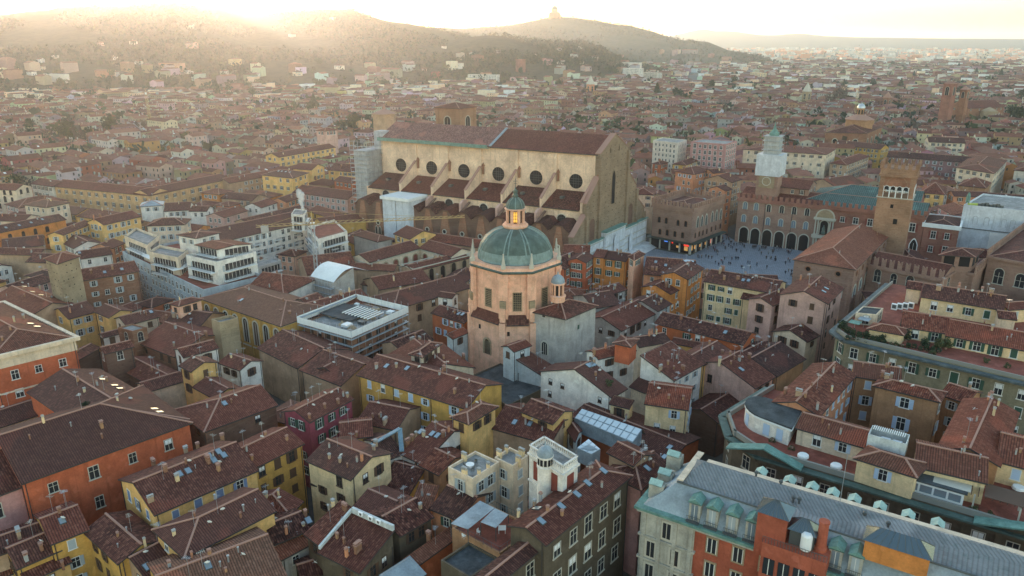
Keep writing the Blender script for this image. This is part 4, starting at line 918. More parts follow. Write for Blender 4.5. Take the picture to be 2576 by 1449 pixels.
# ------------------------------------------------------------ the basilica
BE=at('P',(1504.6,387.3),47);BE.z=0
BA=V((.5593,.829,0));BB=V((-.88,.475,0))
def bp(a,b,z):q=BE+BA*a+BB*b;return V((q.x,q.y,z))
def basilica():
 r=thing('basilica','huge brick basilica with round windows and an unfinished marble front','church',bp(12,50,0))
 wallmat('flank')
 def blk(name,a0,a1,b0,b1,z0,z1,mat):
  m=MB();m.prism([(bp(a,b,0).x,bp(a,b,0).y)for a,b in((a0,b0),(a1,b0),(a1,b1),(a0,b1))],z0,z1);return m.build(name,[mat],r,bvh=True)
 LEN=108;blk('nave_wall',0,24,.9,LEN,0,47,'flank');blk('aisle_wall',-11,0,1,LEN,0,26.3,'flank')
 blk('aisle_wall',24,35,1,LEN,0,26.3,'flank');blk('chapel_wall',35,44,1,LEN,0,19,'brick')
 def roofpanel(name,pts,mat,th=.4):
  m=MB();p=[bp(*q)for q in pts];u=(p[1]-p[0]).length;v=(p[-1]-p[0]).length
  m.poly(p,0,[(0,0),(u,0),(u,v),(0,v)][:len(p)]if len(p)==4 else None)
  d=V((0,0,-th));m.poly([q+d for q in reversed(p)],1)
  for i in range(len(p)):m.poly([p[i]+d,p[(i+1)%len(p)]+d,p[(i+1)%len(p)],p[i]],1)
  return m.build(name,[mat,'gutter'],r,bvh=True)
 for b0,b1,mt,dz in((-.4,49,'roof_brown',0),(49.2,LEN+1,'roof_pink',.25)):
  roofpanel('nave_roof',[(-1,b1,46.8+dz),(-1,b0,46.8+dz),(12,b0,53.2+dz),(12,b1,53.2+dz)],mt)
  roofpanel('nave_roof',[(25,b0,46.8+dz),(25,b1,46.8+dz),(12,b1,53.2+dz),(12,b0,53.2+dz)],mt)
 m=MB();p,q=bp(-1,49.1,47.1),bp(12,49.1,53.5);m.box((p+q)/2,(q-p)/2,BB*.6,(0,0,.15));m.build('roof_flashing',['zinc'],r)
 m=MB();p,q=bp(-1.6,49.4,46.6),bp(-1.6,LEN,46.6);m.box((p+q)/2+V((0,0,-.4)),(q-p)/2,BA*.9,(0,0,.1));m.box((p+q)/2-BA*.9+V((0,0,.3)),(q-p)/2,BA*.05,(0,0,.7));m.build('eave_walkway',['copper'],r)
 bays=[9.2,27.4,45.5,62.9,80.0,97.0];cuts=[18.4,36.5,54.2,71.5,88.5]
 edges=[1.0]+cuts+[LEN-1]
 outL=V((-BB.y,BB.x,0));outL=outL if outL.y<0 else-outL;rz=math.atan2(outL.y,outL.x)-math.pi/2
 for i,b in enumerate(bays):
  inst('round_window',oculus_mesh(3.05,'flank','dark',.55),r,bp(-.03,b,35.3),rz)
  inst('round_window',oculus_mesh(2.0,'offwhite','dark',.3),r,bp(-11.03,b,21.6+.35*i),rz)
  e0,e1=edges[i],edges[i+1]
  roofpanel('aisle_roof',[(-11.8,e1-.5,26.0),(-11.8,e0+.5,26.0),(0,e0+.5,31.3),(0,e1-.5,31.3)],'roof_brown')
  m=MB();q=bp(-5.5,b+3,29);m.box(q+V((0,0,.3)),BA*.9,BB*.7,(0,0,.5));m.build('roof_hatch',['metal_dark'],r)
 wallmat('offwhite')
 for b in cuts+[0.6]:  # stepped fins between the bays
  m=MB();pr=[(0,38.3),(0,25),(-11.6,25),(-11.6,29.2)]
  for s in(-.45,.45):m.poly([bp(a,b+s,z)for a,z in pr])
  for k in range(4):m.poly([bp(pr[k][0],b-.45,pr[k][1]),bp(pr[k][0],b+.45,pr[k][1]),bp(pr[(k+1)%4][0],b+.45,pr[(k+1)%4][1]),bp(pr[(k+1)%4][0],b-.45,pr[(k+1)%4][1])])
  m.build('buttress',['flank'],r,bvh=True)
  m=MB();p,q=bp(.0,b,38.5),bp(-11.8,b,29.35);m.box((p+q)/2,(q-p)/2,BB*.65,(0,0,.12));m.build('buttress_coping',['ridge'],r)
  m=MB();q=bp(-.5,b-1.4,0);m.box(q+V((0,0,36.5)),BA*.4,BB*.35,(0,0,1.8));m.bar(q+V((0,0,38.3)),q+V((0,0,39.8)),.8,0,4,.05);m.build('pinnacle',['brick'],r)
  m=MB();q=bp(-.35,b-.1,0);m.box(q+V((0,0,42.5)),BA*.35,BB*.6,(0,0,4.3));m.build('pilaster',['flank'],r)
  # side chapels: gabled fronts, orange piers, tracery
 nch,w=12,(LEN-2)/12
 for i in range(nch):
  b0=1+i*w;bm=b0+w/2;b1=b0+w;zt,zv=21.2+.09*i,18.6+.09*i
  m=MB();m.poly([bp(-20,b0,0),bp(-20,b1,0),bp(-20,b1,zv),bp(-20,bm+w*.18,zt),bp(-20,bm-w*.18,zt),bp(-20,b0,zv)]);m.poly([bp(-20,b0,0),bp(-20,b0,zv),bp(-11,b0,zv),bp(-11,b0,0)])
  m.poly([bp(-20,b1,0),bp(-20,b1,zv),bp(-11,b1,zv),bp(-11,b1,0)]);m.build('chapel_front',['darkbrick'],r,bvh=True)
  m=MB()
  for c0,c1,z0_,z1_ in((b0,bm-w*.18,zv,zt),(bm-w*.18,bm+w*.18,zt,zt),(bm+w*.18,b1,zt,zv)):
   p=[bp(-20.5,c0,z0_+.1),bp(-20.5,c1,z1_+.1),bp(-11,c1,z1_+1.4),bp(-11,c0,z0_+1.4)];m.poly(p,0,[(0,0),(4,0),(4,10),(0,10)])
  m.build('chapel_roof',['roof_dark'],r,bvh=True)
  m=MB();t0,t1=.9,w*.33  # sloping orange gable panel
  p=[bp(-20.9,bm-t1,9),bp(-20.9,bm+t1,9),bp(-20.15,bm+t0,zt-.6),bp(-20.15,bm-t0,zt-.6)];m.poly(p);m.poly([p[0],p[3],bp(-20,bm-t0,zt-.6),bp(-20,bm-t1,9)]);m.poly([p[1],p[2],bp(-20,bm+t0,zt-.6),bp(-20,bm+t1,9)]);m.poly([p[2],p[3],bp(-20,bm-t0,zt-.6),bp(-20,bm+t0,zt-.6)])
  m.build('gable_panel',['brick'],r)
  inst('round_window',oculus_mesh(.8,'stonetrim','dark',.3),r,bp(-20.75,bm,12.6),rz)
  for s in(-1,1):inst('tracery_window',arch_mesh(1.1,3.4,'stonetrim','dark',True,.18),r,bp(-20.95,bm+s*.95,7.6),rz)
 for b in cuts:
  m=MB();pr=[(-11,25.4),(-11,20),(-15.5,20),(-15.5,24.0),(-13.5,25.4)]
  for s in(-.5,.5):m.poly([bp(a,b+s,z)for a,z in pr])
  for k in range(5):m.poly([bp(pr[k][0],b-.5,pr[k][1]),bp(pr[k][0],b+.5,pr[k][1]),bp(pr[(k+1)%5][0],b+.5,pr[(k+1)%5][1]),bp(pr[(k+1)%5][0],b-.5,pr[(k+1)%5][1])])
  m.build('buttress',['pink'],r)
  m=MB();p,q=bp(-13,b-3,24.6),bp(-19.5,b-3,21.2);m.box((p+q)/2,(q-p)/2,BB*.5,(0,0,.3));m.build('flying_strut',['darkbrick'],r)
  # brick front
 pr=[(-21,0),(-21,17.2),(-11.2,24.4),(-11.2,28.8),(-.8,38),(-.8,47),(12,53.8),(24.8,47),(24.8,38),(35.2,28.8),(35.2,24.4),(45,17.2),(45,0)]
 m=MB();F0,F1=-1.3,.6
 m.poly([bp(a,F0,z)for a,z in pr]);m.poly([bp(a,F1,z)for a,z in reversed(pr)])
 for(a0,z0),(a1,z1)in zip(pr,pr[1:]):m.poly([bp(a0,F0,z0),bp(a0,F1,z0),bp(a1,F1,z1),bp(a1,F0,z1)])
 m.build('facade',['facade_brick'],r,bvh=True)
 for(a0,z0),(a1,z1)in((pr[1],pr[2]),(pr[3],pr[4]),(pr[8],pr[9]),(pr[10],pr[11]),(pr[5],pr[6]),(pr[6],pr[7])):
  m=MB();p,q=bp(a0,-.35,z0+.15),bp(a1,-.35,z1+.15);m.box((p+q)/2,(q-p)/2,BB*1.2,(0,0,.15));m.build('coping',['ridge'],r)
 for a,z in((-11,28),(-.6,46),(24.6,46),(35,28),(44,16),(-20,16)):
  m=MB();q=bp(a,-1.7,z/2);m.box(q,BA*.85,BB*.5,(0,0,z/2-.2));m.build('facade_pier',['facade_brick'],r)
 fo=V((BA.y,-BA.x,0));fo=fo if fo.dot(BB)<0 else-fo;fz=math.atan2(fo.y,fo.x)-math.pi/2
 inst('lancet_window',arch_mesh(3.0,14,'facade_brick','dark',True,.3),r,bp(12,-1.34,25),fz)
 for a in(8,16):inst('slit_window',arch_mesh(.7,2.2,'facade_brick','dark',True,.1),r,bp(a,-1.34,46.6),fz)
 for a in(-5.8,29.8):inst('blind_arch',arch_mesh(4.4,9,'facade_brick','darkbrick',False,.3),r,bp(a,-1.34,13),fz)
 # marble base in slabs, copper roofing, portals
 for a0,a1,z,o in((-21.6,-11.6,12.5,2.4),(-11.4,2.6,12.2,2.3),(2.8,21.2,14.5,3.4),(21.4,35.4,12.2,2.3),(35.6,45.8,12.5,2.4)):
  m=MB();m.prism([(bp(a,b,0).x,bp(a,b,0).y)for a,b in((a0,-o),(a1,-o),(a1,-1.2),(a0,-1.2))],0,z);m.build('marble_base',['marble'],r,bvh=True)
  m=MB();c=bp((a0+a1)/2,-(o+1.0)/2-.1,z+.25);m.box(c,BA*((a1-a0)/2+.35),BB*((o-1)/2+.5),(0,0,.22));m.build('copper_roof',['copper'],r)
  for zz in(2.2,5.4,8.2,z-.8):
   m=MB();c=bp((a0+a1)/2,-o-.12,zz);m.box(c,BA*((a1-a0)/2+.1),BB*.14,(0,0,.16));m.build('moulding',['stonetrim'],r)
  k=int((a1-a0)/1.6)
  for i in range(k):
   m=MB();c=bp(a0+(a1-a0)*(i+.5)/k,-o-.03,z/2+2);m.box(c,BA*.52,BB*.05,(0,0,z/2-2.6));m.build('marble_panel',['marble'],r)
 for a,w_,h_,o in((12,4.6,12.2,3.5),(-4.5,2.9,8.6,2.4),(28.5,2.9,8.6,2.4)):
  for i in range(4):inst('portal_arch',arch_mesh(round(w_-i*.55,2),round(h_-i*.45,2),'marble','dark' if i==3 else 'marble',False,.3),r,bp(a,-o-.12-(3-i)*.12,0),fz)
 m=MB()
 for i in range(4):m.prism([(bp(a,b,0).x,bp(a,b,0).y)for a,b in((-23,-9+i*.8),(47,-9+i*.8),(47,-1),(-23,-1))],i*.25,i*.25+.25)
 m.build('steps',['marble'],r)
 # bell tower behind, octagon behind
 t=thing('bell_tower','square brick bell tower rising behind the basilica roof','tower',bp(33,90,0));q=bp(32,90,0);zt=z_on(q,'A1',196);zc=z_on(q,'A1',262)
 s=6.6;cs=[(-s,-s),(s,-s),(s,s),(-s,s)];pts=[q+BA*x+BB*y for x,y in cs]
 m=MB();m.prism([(p.x,p.y)for p in pts],0,zt-2);m.build('wall',['tower_brick'],t,bvh=True)
 cornice(t,pts[0],BA,BB,2*s,2*s,zt-2.2,'brick',.5,.8)
 m=MB();roof_geo(m,pts[0],BA,BB,2*s,2*s,zt-1.7,.3,'gable',True,True);m.build('roof',['roof_red','ridge','gutter'],t)
 for o,e in((fo,BA),(outL,BB)):
  c=q-(BB if e is BA else BA)*s;rz2=math.atan2(o.y,o.x)-math.pi/2
  inst('arched_window',arch_mesh(3.4,8.6,'stonetrim','dark',False,.35,1),t,(c.x,c.y,zt-14.5),rz2)
  for sx in(-1,1):p=c+e*sx*(s-.9)+o*.1;m=MB();m.box((p.x,p.y,zt/2),e*.8,o*.3,(0,0,zt/2-2.3));m.build('pilaster',['tower_brick'],t)
 t=thing('octagonal_lantern_tower','pale octagonal drum with a hipped roof left of the bell tower','tower',bp(30,125,0));q=bp(26,128,0);zt=z_on(q,'A1',285)
 m=MB();m.lathe((q.x,q.y,0),[(5.6,0),(5.6,zt),(6.2,zt+.2),(6.2,zt+.6)],8,0,.3);m.build('wall',['tan'],t)
 m=MB();m.lathe((q.x,q.y,zt+.6),[(6.3,0),(.8,2.2),(.8,3.2),(.1,4.2)],8,0,.3);m.build('roof',['ridge'],t)
 occ_mark(bp(-22,-10,0),BA,BB,68,150)
tiles('roof_pink',(.20,.085,.068),(.28,.125,.10),(.42,.25,.21))
wallmat('marble');basilica()
# scaffold tower at the far end of the basilica, sheeted chapel
def scaffold(root,O,a,n,L,W,z0,z1,step=2.0,sheet=None,r=.05):
 m=MB();P=lambda s,t,z:V((O.x+a.x*s+n.x*t,O.y+a.y*s+n.y*t,z));nx=max(1,int(L/2.4));ny=max(1,int(W/2.4))
 per=[(L*i/nx,0)for i in range(nx+1)]+[(L,W*i/ny)for i in range(1,ny+1)]+[(L*i/nx,W)for i in range(nx-1,-1,-1)]+[(0,W*i/ny)for i in range(ny-1,0,-1)]
 for s,t in per:m.bar(P(s,t,z0),P(s,t,z1),r,0,4)
 z=z0+step
 while z<=z1:
  for i in range(len(per)):m.bar(P(*per[i],z),P(*per[(i+1)%len(per)],z),r,0,3)
  z+=step
 o=m.build('poles',['steel'],root)
 z=z0+step;
 while z<=z1-.5:
  for s0,s1,t0,t1 in((0,L,0,.9),(0,.9,.9,W),(L-.9,L,.9,W)):
   m=MB();m.box(P((s0+s1)/2,(t0+t1)/2,z-.1),a*((s1-s0)/2),n*((t1-t0)/2),(0,0,.04));m.build('deck_board',['zinc'],root)
  z+=step
 return o
def basilica_works():
 O=bp(-9,106,0);t=thing('scaffold_tower','grey sheeted scaffold tower at the far end of the basilica','scaffolding',O)
 m=MB();m.prism([(bp(a,b,0).x,bp(a,b,0).y)for a,b in((-9,109),(4,109),(4,116),(-9,116))],0,42);m.build('sheeting',['sheet_grey'],t)
 scaffold(t,bp(-10,107.5,0),BA,BB,15,10,8,46)
 m=MB();m.prism([(bp(a,b,0).x,bp(a,b,0).y)for a,b in((0,107),(5,107),(5,112),(0,112))],40,50);m.build('sheeting',['sheet_grey'],t)
 t=thing('sheeted_chapel_scaffold','white and blue sheeting over a basilica chapel','scaffolding',bp(-22,80,0))
 for b0,b1 in((74.5,81.3),(81.8,88.5)):
  m=MB();m.prism([(bp(a,b,0).x,bp(a,b,0).y)for a,b in((-23.2,b0),(-12,b0),(-12,b1),(-23.2,b1))],0,24.3);m.build('sheet',['sheet'],t,bvh=True)
 m=MB();m.prism([(bp(a,b,0).x,bp(a,b,0).y)for a,b in((-24,73.8),(-11.5,73.8),(-11.5,89.2),(-24,89.2))],24.3,25.6);m.build('canopy',['tarp'],t)
grained('sheet_grey',(.42,.43,.45),.3,.4,1.2,.8,True)
basilica_works()
# ------------------------------------------------------------ round the square
def face(H,i):
 """edge i of the footprint: start, direction, outward"""
 P,L,W,a,n=H['P'],H['L'],H['W'],H['a'],H['n']
 c=[P(0,0,0),P(L,0,0),P(L,W,0),P(0,W,0)];A,B=c[i],c[(i+1)%4];e=(B-A).normalized();o=V((e.y,-e.x,0))
 if o.dot(A-(c[0]+c[2])/2)<0:o=-o
 return A,B,e,o
def face_by(H,code,p,q,z):  # the wall seen between two pixels
 m=(at(code,p,z)+at(code,q,z))/2;m.z=0
 return min(range(4),key=lambda i:((face(H,i)[0]+face(H,i)[1])/2-m).length)
def small_trims():
 def band(H,p,q,w,h,mat,name):
  m=MB();d=q-p;s_=d.cross(V((0,0,1))).normalized();m.box((p+q)/2,d/2,s_*w,(0,0,h));m.build(name,[mat],H['root'])
 H=FIRE;P,L,W,z,k=H['P'],H['L'],H['W'],H['z'],H['k']
 band(H,P(-.2,W+.1,z+k*W+.4),P(L+.2,W+.1,z+k*W+.4),.22,.5,'bluewhite','fire_wall');band(H,P(-.35,0,z+.3),P(-.35,W,z+k*W+.3),.2,.28,'bluewhite','fire_wall')
 for q in((.25,0),(.5,0),(.7,0)):p=P(L*q[0],W-.4,z+k*W+.5);inst('air_conditioner',ACU,H['root'],p,math.atan2(H['a'].y,H['a'].x))
 H=BANK;cornice(H['root'],H['O'],H['a'],H['n'],H['L'],H['W'],H['z']-.2,'cream',.9,.9);cornice(H['root'],H['O'],H['a'],H['n'],H['L'],H['W'],H['z']-1.9,'cream',.12,2.6,'frieze');ledge(H['root'],H,H['z']-9.2,'cream')
 H=BLUEG;c=[at('C1',q,zz)for q,zz in(((850,470),14.6),((1085,335),16.6),((1100,508),14.0))]
 for p,q in zip(c,c[1:]):band(H,p,q,.45,.12,'zinc_blue','metal_gutter')
 H=OCHRE;A,B,e,o=face(H,0)
 for s_ in(.34,.69):m=MB();p=A+e*H['L']*s_+o*.12;m.bar((p.x,p.y,0),(p.x,p.y,H['z']-.2),.09);m.build('downpipe',['gutter'],H['root'])
grained('zinc_blue',(.20,.29,.34),.3,.5,3,.5,False);small_trims()
def crenellate(H,mat,step=1.9,w=1.1,h=2.0,t=.5,z=None,sides=(0,1,2,3),swallow=False,out=.6,band=1.4):
 z=H['z']if z is None else z;r=H['root']
 O,a,n,L,W=H['O'],H['a'],H['n'],H['L'],H['W']
 cornice(r,O,a,n,L,W,z-.3,mat,out,.9,'corbel_band')
 for i in sides:
  A,B,e,o=face(H,i)
  m=MB();c=(A+B)/2+o*(out-.25);m.box((c.x,c.y,z+.15+band/2),e*((B-A).length/2+out-.6),o*.22,(0,0,band/2));m.build('parapet',[mat],r)
  merlons(r,A+o*(out-.25)-e*(out-.6),B+o*(out-.25)+e*(out-.6),z+.15+band,step,w,h,t,mat,swallow)
NOT=Q('D',(122,490),(498,552),(790,455),19,'palace_brick','crenellated brown brick palace with an arcade of shops on the square','hip',name='crenellated_palace',cat='palace',k=.22,roof='roof_brown',win=None,ch=0,sk=[(580,408),(608,430)],ants=0)
crenellate(NOT,'palace_brick',1.7,1.0,1.9)
def notai():
 r=NOT['root']
 A,B,e,o=face(NOT,face_by(NOT,'D',(122,490),(498,552),19))
 for q in((183,625),(248,635),(360,655),(432,665),(188,738),(257,748),(330,760),(402,772)):
  s,z=on_plane('D',q,A,e);X=A+e*s;arch_at(r,'window',(X.x,X.y,z-1.2),o,1.3,2.6,'brick','dark',t=.2)
 m=MB();L=NOT['L']
 A2,B2,e2,o2=face(NOT,face_by(NOT,'D',(498,552),(790,455),19))
 for q in((543,650),(583,638),(624,625),(680,600),(720,588),(760,576)):
  s,z=on_plane('D',q,A2,e2);X=A2+e2*s;arch_at(r,'gothic_window',(X.x,X.y,z-2.3),o2,1.7,4.8,'stonetrim','dark',pointed=True,t=.3,mull=1)
 for q in((520,775),(557,760),(592,748),(628,735),(672,715),(712,700),(755,686)):
  s,z=on_plane('D',q,A2,e2);X=A2+e2*s;arch_at(r,'window',(X.x,X.y,z-1.1),o2,1.2,2.4,'brick','dark',t=.2)
 for(a,b,ee,oo)in((A,B,e,o),(A2,B2,e2,o2)):
  Lw=(b-a).length;k=int(Lw/4.2)
  m=MB();c=(a+b)/2+oo*1.3;m.box((c.x,c.y,4.9),ee*(Lw/2+1.0),oo*1.4,(0,0,.12));m.build('awning',['metal_green'],r)
  m=MB();c=(a+b)/2+oo*.06;m.box((c.x,c.y,2.4),ee*(Lw/2),oo*.05,(0,0,2.3));m.build('shopfront',['shopglass'],r)
  for i in range(k+1):
   p=a+ee*(Lw*i/k)+oo*.3;m=MB();m.box((p.x,p.y,2.4),ee*.32,oo*.28,(0,0,2.4));m.build('pier',['stonetrim'],r)
 for(a,ee,oo,s,z,w,h,mt)in((A,e,o,8.0,3.9,.9,.35,'sign_blue'),(A,e,o,11.3,3.8,.35,.35,'sign_red'),(A,e,o,18.5,3.7,1.4,.4,'sign_red'),(A,e,o,18.3,2.2,.9,.9,'lamp_warm'),(A2,e2,o2,1.2,2.6,.7,1.1,'lamp_warm'),(A2,e2,o2,4,2.6,.5,1.0,'lamp_warm'),(A2,e2,o2,19.5,2.9,.9,1.6,'lamp_pink'),(A2,e2,o2,9,2.3,.8,.6,'lamp_warm'),(A,e,o,14,2.4,.6,.5,'lamp_warm'),(A2,e2,o2,14,2.3,.6,.6,'lamp_warm')):
  p=a+ee*s+oo*.2;m=MB();m.box((p.x,p.y,z),ee*w,oo*.05,(0,0,h));m.build('lit_sign',[mt],r)
plain('metal_green',(.035,.06,.05),.5);plain('shopglass',(.02,.022,.022),.15);plain('sign_blue',(.1,.3,1.),.5,0,.12);plain('sign_red',(1.,.06,.03),.5,0,.15)
plain('lamp_warm',(1.,.5,.15),.5,0,.05);plain('lamp_pink',(1.,.40,.28),.5,0,.1)
notai()
def town_palace():
 A=at('D',(890,828),0);B=at('D',(1590,925),0);e=(B-A).normalized();n=V((-e.y,e.x,0));n=n if n.y>0 else-n;o=-n
 zt=z_on(A,'D',425)
 H1=building(A,e,n,36,26,zt,'palace_brick','long town palace, brown front with an arcade and clock tower',name='town_palace',cat='palace',kind='gable',k=.3,roof='roof_brown',win=None,ch=1,ants=0)
 r=H1['root'];A0=A+e*36.02
 H2=building(A0,e,n,40.5,24,zt+.4,'brickred','red brick half of the town palace under a green metal roof',name='town_palace',cat='palace',kind='gable',k=.34,roof='roof_green',win='red',ws=5.5,rows=1,dz=6,top=4.5,skip=0,wsc=1.6,ch=0,ants=0)
 for H in(H1,H2):crenellate(H,'brickred',2.3,1.3,1.7,.5,sides=(0,),band=.8)
 for x in(970,1077,1190,1305,1425,1540):
  s,z=on_plane('D',(x,840),A,e);X=A+e*s;arch_at(r,'arcade_arch',(X.x,X.y,0),o,3.9,7.4,'stonetrim','dark',t=.45)
 for q in((993,492),(1097,503),(1215,517),(1338,529),(1455,540),(1577,553),(978,612),(1088,627),(1205,642),(1327,655),(1447,670),(1563,682)):
  s,z=on_plane('D',q,A,e);X=A+e*s;arch_at(r,'window',(X.x,X.y,z-1.6),o,1.75,3.4,'stonetrim','paleglass' if q[1]>610 or q[0]<1100 else 'glass',t=.3,mull=1)
 for s in(12.5,24.5):m=MB();p=A+e*s+o*.15;m.bar((p.x,p.y,1),(p.x,p.y,zt-1),.12);m.build('downpipe',['gutter'],r)
 # portal with niche and statue
 r2=H2['root'];s,z=on_plane('D',(1735,700),A,e);c=A+e*s
 for sx in(-3.6,-2.5,2.5,3.6):
  p=c+e*sx+o*.7;m=MB();m.lathe((p.x,p.y,0),[(.6,0),(.6,.8),(.42,.9),(.36,6.4),(.55,6.6),(.55,7.0)],10);m.lathe((p.x,p.y,8.4),[(.5,0),(.5,.5),(.34,.6),(.3,6.2),(.48,6.4),(.48,6.8)],10);m.build('column',['stonetrim'],r2)
 m=MB()
 for z0,z1,w in((7.0,8.4,4.6),(15.2,16.1,4.5)):m.box((c.x+o.x*.6,c.y+o.y*.6,(z0+z1)/2),e*w,o*.75,(0,0,(z1-z0)/2))
 m.build('entablature',['stonetrim'],r2);arch_at(r2,'niche',(c.x+o.x*.1,c.y+o.y*.1,8.6),o,3.2,6.2,'stonetrim','dark',t=.5);arch_at(r2,'doorway',(c.x+o.x*.1,c.y+o.y*.1,0),o,3.4,6.2,'stonetrim','dark',t=.5)
 arch_at(r2,'pediment',(c.x+o.x*.2,c.y+o.y*.2,16.0),o,7.0,3.6,'stonetrim','stone',t=.6)
 st=thing('bronze_statue','dark bronze statue seated in the palace niche','statue',(c.x+o.x*.5,c.y+o.y*.5,9));m=MB();m.lathe((c.x+o.x*.6,c.y+o.y*.6,9),[(.9,0),(.95,.6),(.7,1.4),(.75,2.2),(.55,2.9),(.25,3.1),(.3,3.4),(.28,3.7),(.08,3.9)],10);m.build('figure',['copper_dark'],st)
 for sx,z0 in((7,7.5),):p=c+e*sx;arch_at(r2,'gothic_window',(p.x,p.y,z0),o,2.2,4.6,'white_paint','dark',pointed=True,t=.3,mull=1)
 # clock tower in white sheeting, attic over the left half
 q=A+e*11.5+n*6;t=thing('clock_tower','clock tower wrapped in white sheeting above the town palace','tower',(q.x,q.y,0))
 zs=z_on(q,'D',340)
 def pr(q,w,d):return[(q.x+e.x*x+n.x*y,q.y+e.y*x+n.y*y)for x,y in((-w,-d),(w,-d),(w,d),(-w,d))]
 m=MB();m.prism(pr(q,4.6,4.6),0,zs+8.5);m.build('wall',['palace_brick'],t,bvh=True)
 m=MB();m.box((q.x+o.x*4.75,q.y+o.y*4.75,zs+4.2),e*3.4,o*.25,(0,0,2.6));m.build('clock_panel',['stone'],t);inst('clock_face',oculus_mesh(1.7,'stonetrim','stone',.3,False),t,(q.x+o.x*5.05,q.y+o.y*5.05,zs+4.6),math.atan2(o.y,o.x)-math.pi/2)
 for w,z0,z1 in((5.4,7.0,16.5),(3.2,16.5,24.5)):
  m=MB();m.prism(pr(q,w,w),zs+z0,zs+z1);m.build('sheeting',['sheet_white' if w>5 else 'sheet_mesh'],t,bvh=True)
 scaffold(t,V((*pr(q,3.8,3.8)[0],0)),e,n,7.6,7.6,zs+16.5,zs+26)
 m=MB();m.lathe((q.x,q.y,zs+24.5),[(2.2,0),(2.2,1.2),(1.0,2.6),(.5,3.6),(.08,6)],8);m.build('spire',['copper'],t)
 building(A+e*29+n*7,e,n,44,30,zt+2.2,'brickred','great hall of the town palace under a broad green metal roof',name='palace_hall',cat='palace',k=.36,roof='roof_green',hip0=True,win=None,ch=0,ants=0)
 building(A+e*15+n*9,e,n,13.5,16,zt+6,'palace_brick','tiled attic wing behind the town palace battlements',name='palace_attic',cat='palace',k=.34,roof='roof_brown',win='brown',rows=1,ch=0,ants=0)
 # red corner block at the right
 building(A0+e*40.7-n*.6,e,n,12.5,20,zt-2.0,'brickred','red brick corner block with a white-sheeted cornice',name='palazzo',cat='palazzo',kind='hip',roof='roof_dark',k=.25,win='red',ws=7,rows=3,dz=6,top=4,skip=0,wsc=1.5,ch=0,ants=0)
 HW=HOUSES[-1];cornice(HW['root'],HW['O'],HW['a'],HW['n'],HW['L'],HW['W'],zt-2.2,'tarp',.7,1.6)
 q=A0+e*38+o*.02;arch_at(H2['root'],'gothic_window',(q.x,q.y,5),o,2.6,6.4,'white_paint','dark',pointed=True,t=.35,mull=1)
grained('sheet_white',(.62,.63,.64),.2,.5,1.2,.8,True);grained('sheet_mesh',(.47,.47,.45),.3,.5,1.5,.8,True);plain('paleglass',(.30,.38,.44),.15,.5)
town_palace()
# sheet-wrapped palace at the right edge
WRAP=Q('E',(1362,545),(2060,615),(2200,500),25,'sheet','palace front wholly wrapped in pale blue-white sheeting','flat',name='wrapped_palace',cat='palace',win=None,deck='terrace_grey',parapet=.7)
def wrap():
 r=WRAP['root'];A,B,e,o=face(WRAP,0)
 for s0,s1,z0,z1,mt in((11,60,4,15.5,'tarp'),(0,60,16.0,16.3,'metal_dark')):
  m=MB();c=A+e*((s0+s1)/2)+o*.2;m.box((c.x,c.y,(z0+z1)/2),e*((s1-s0)/2),o*.1,(0,0,(z1-z0)/2));m.build('sheet' if mt=='tarp' else 'seam',[mt],r)
 for s in(5,9,15,18,24,28):p=A+e*s+o*.05;arch_at(r,'printed_window',(p.x,p.y,18),o,1.5,3.4,'sheet_grey','sheet',t=.15)
 m=MB()
 for i in range(7):q=A+e*(7+i*1.3)+V((0,3,0))-o*2;m.abox(q.x-.5,q.x+.5,q.y-.5,q.y+.5,25,26.0+.3*(i%3))
 m.build('stacked_gear',['metal_dark'],r)
 m=MB();q=A+e*3-o*2.5;m.abox(q.x-1.8,q.x+1.8,q.y-.6,q.y+.6,25,26.2);m.build('tank',['lime'],r);m=MB();q=A+e*1-o*6;m.lathe((q.x,q.y,25),[(.6,0),(.9,2.4),(.7,3.6),(.3,4.8)],7);m.build('netting',['copper'],r)
plain('lime',(.34,.40,.08),.6);wrap()
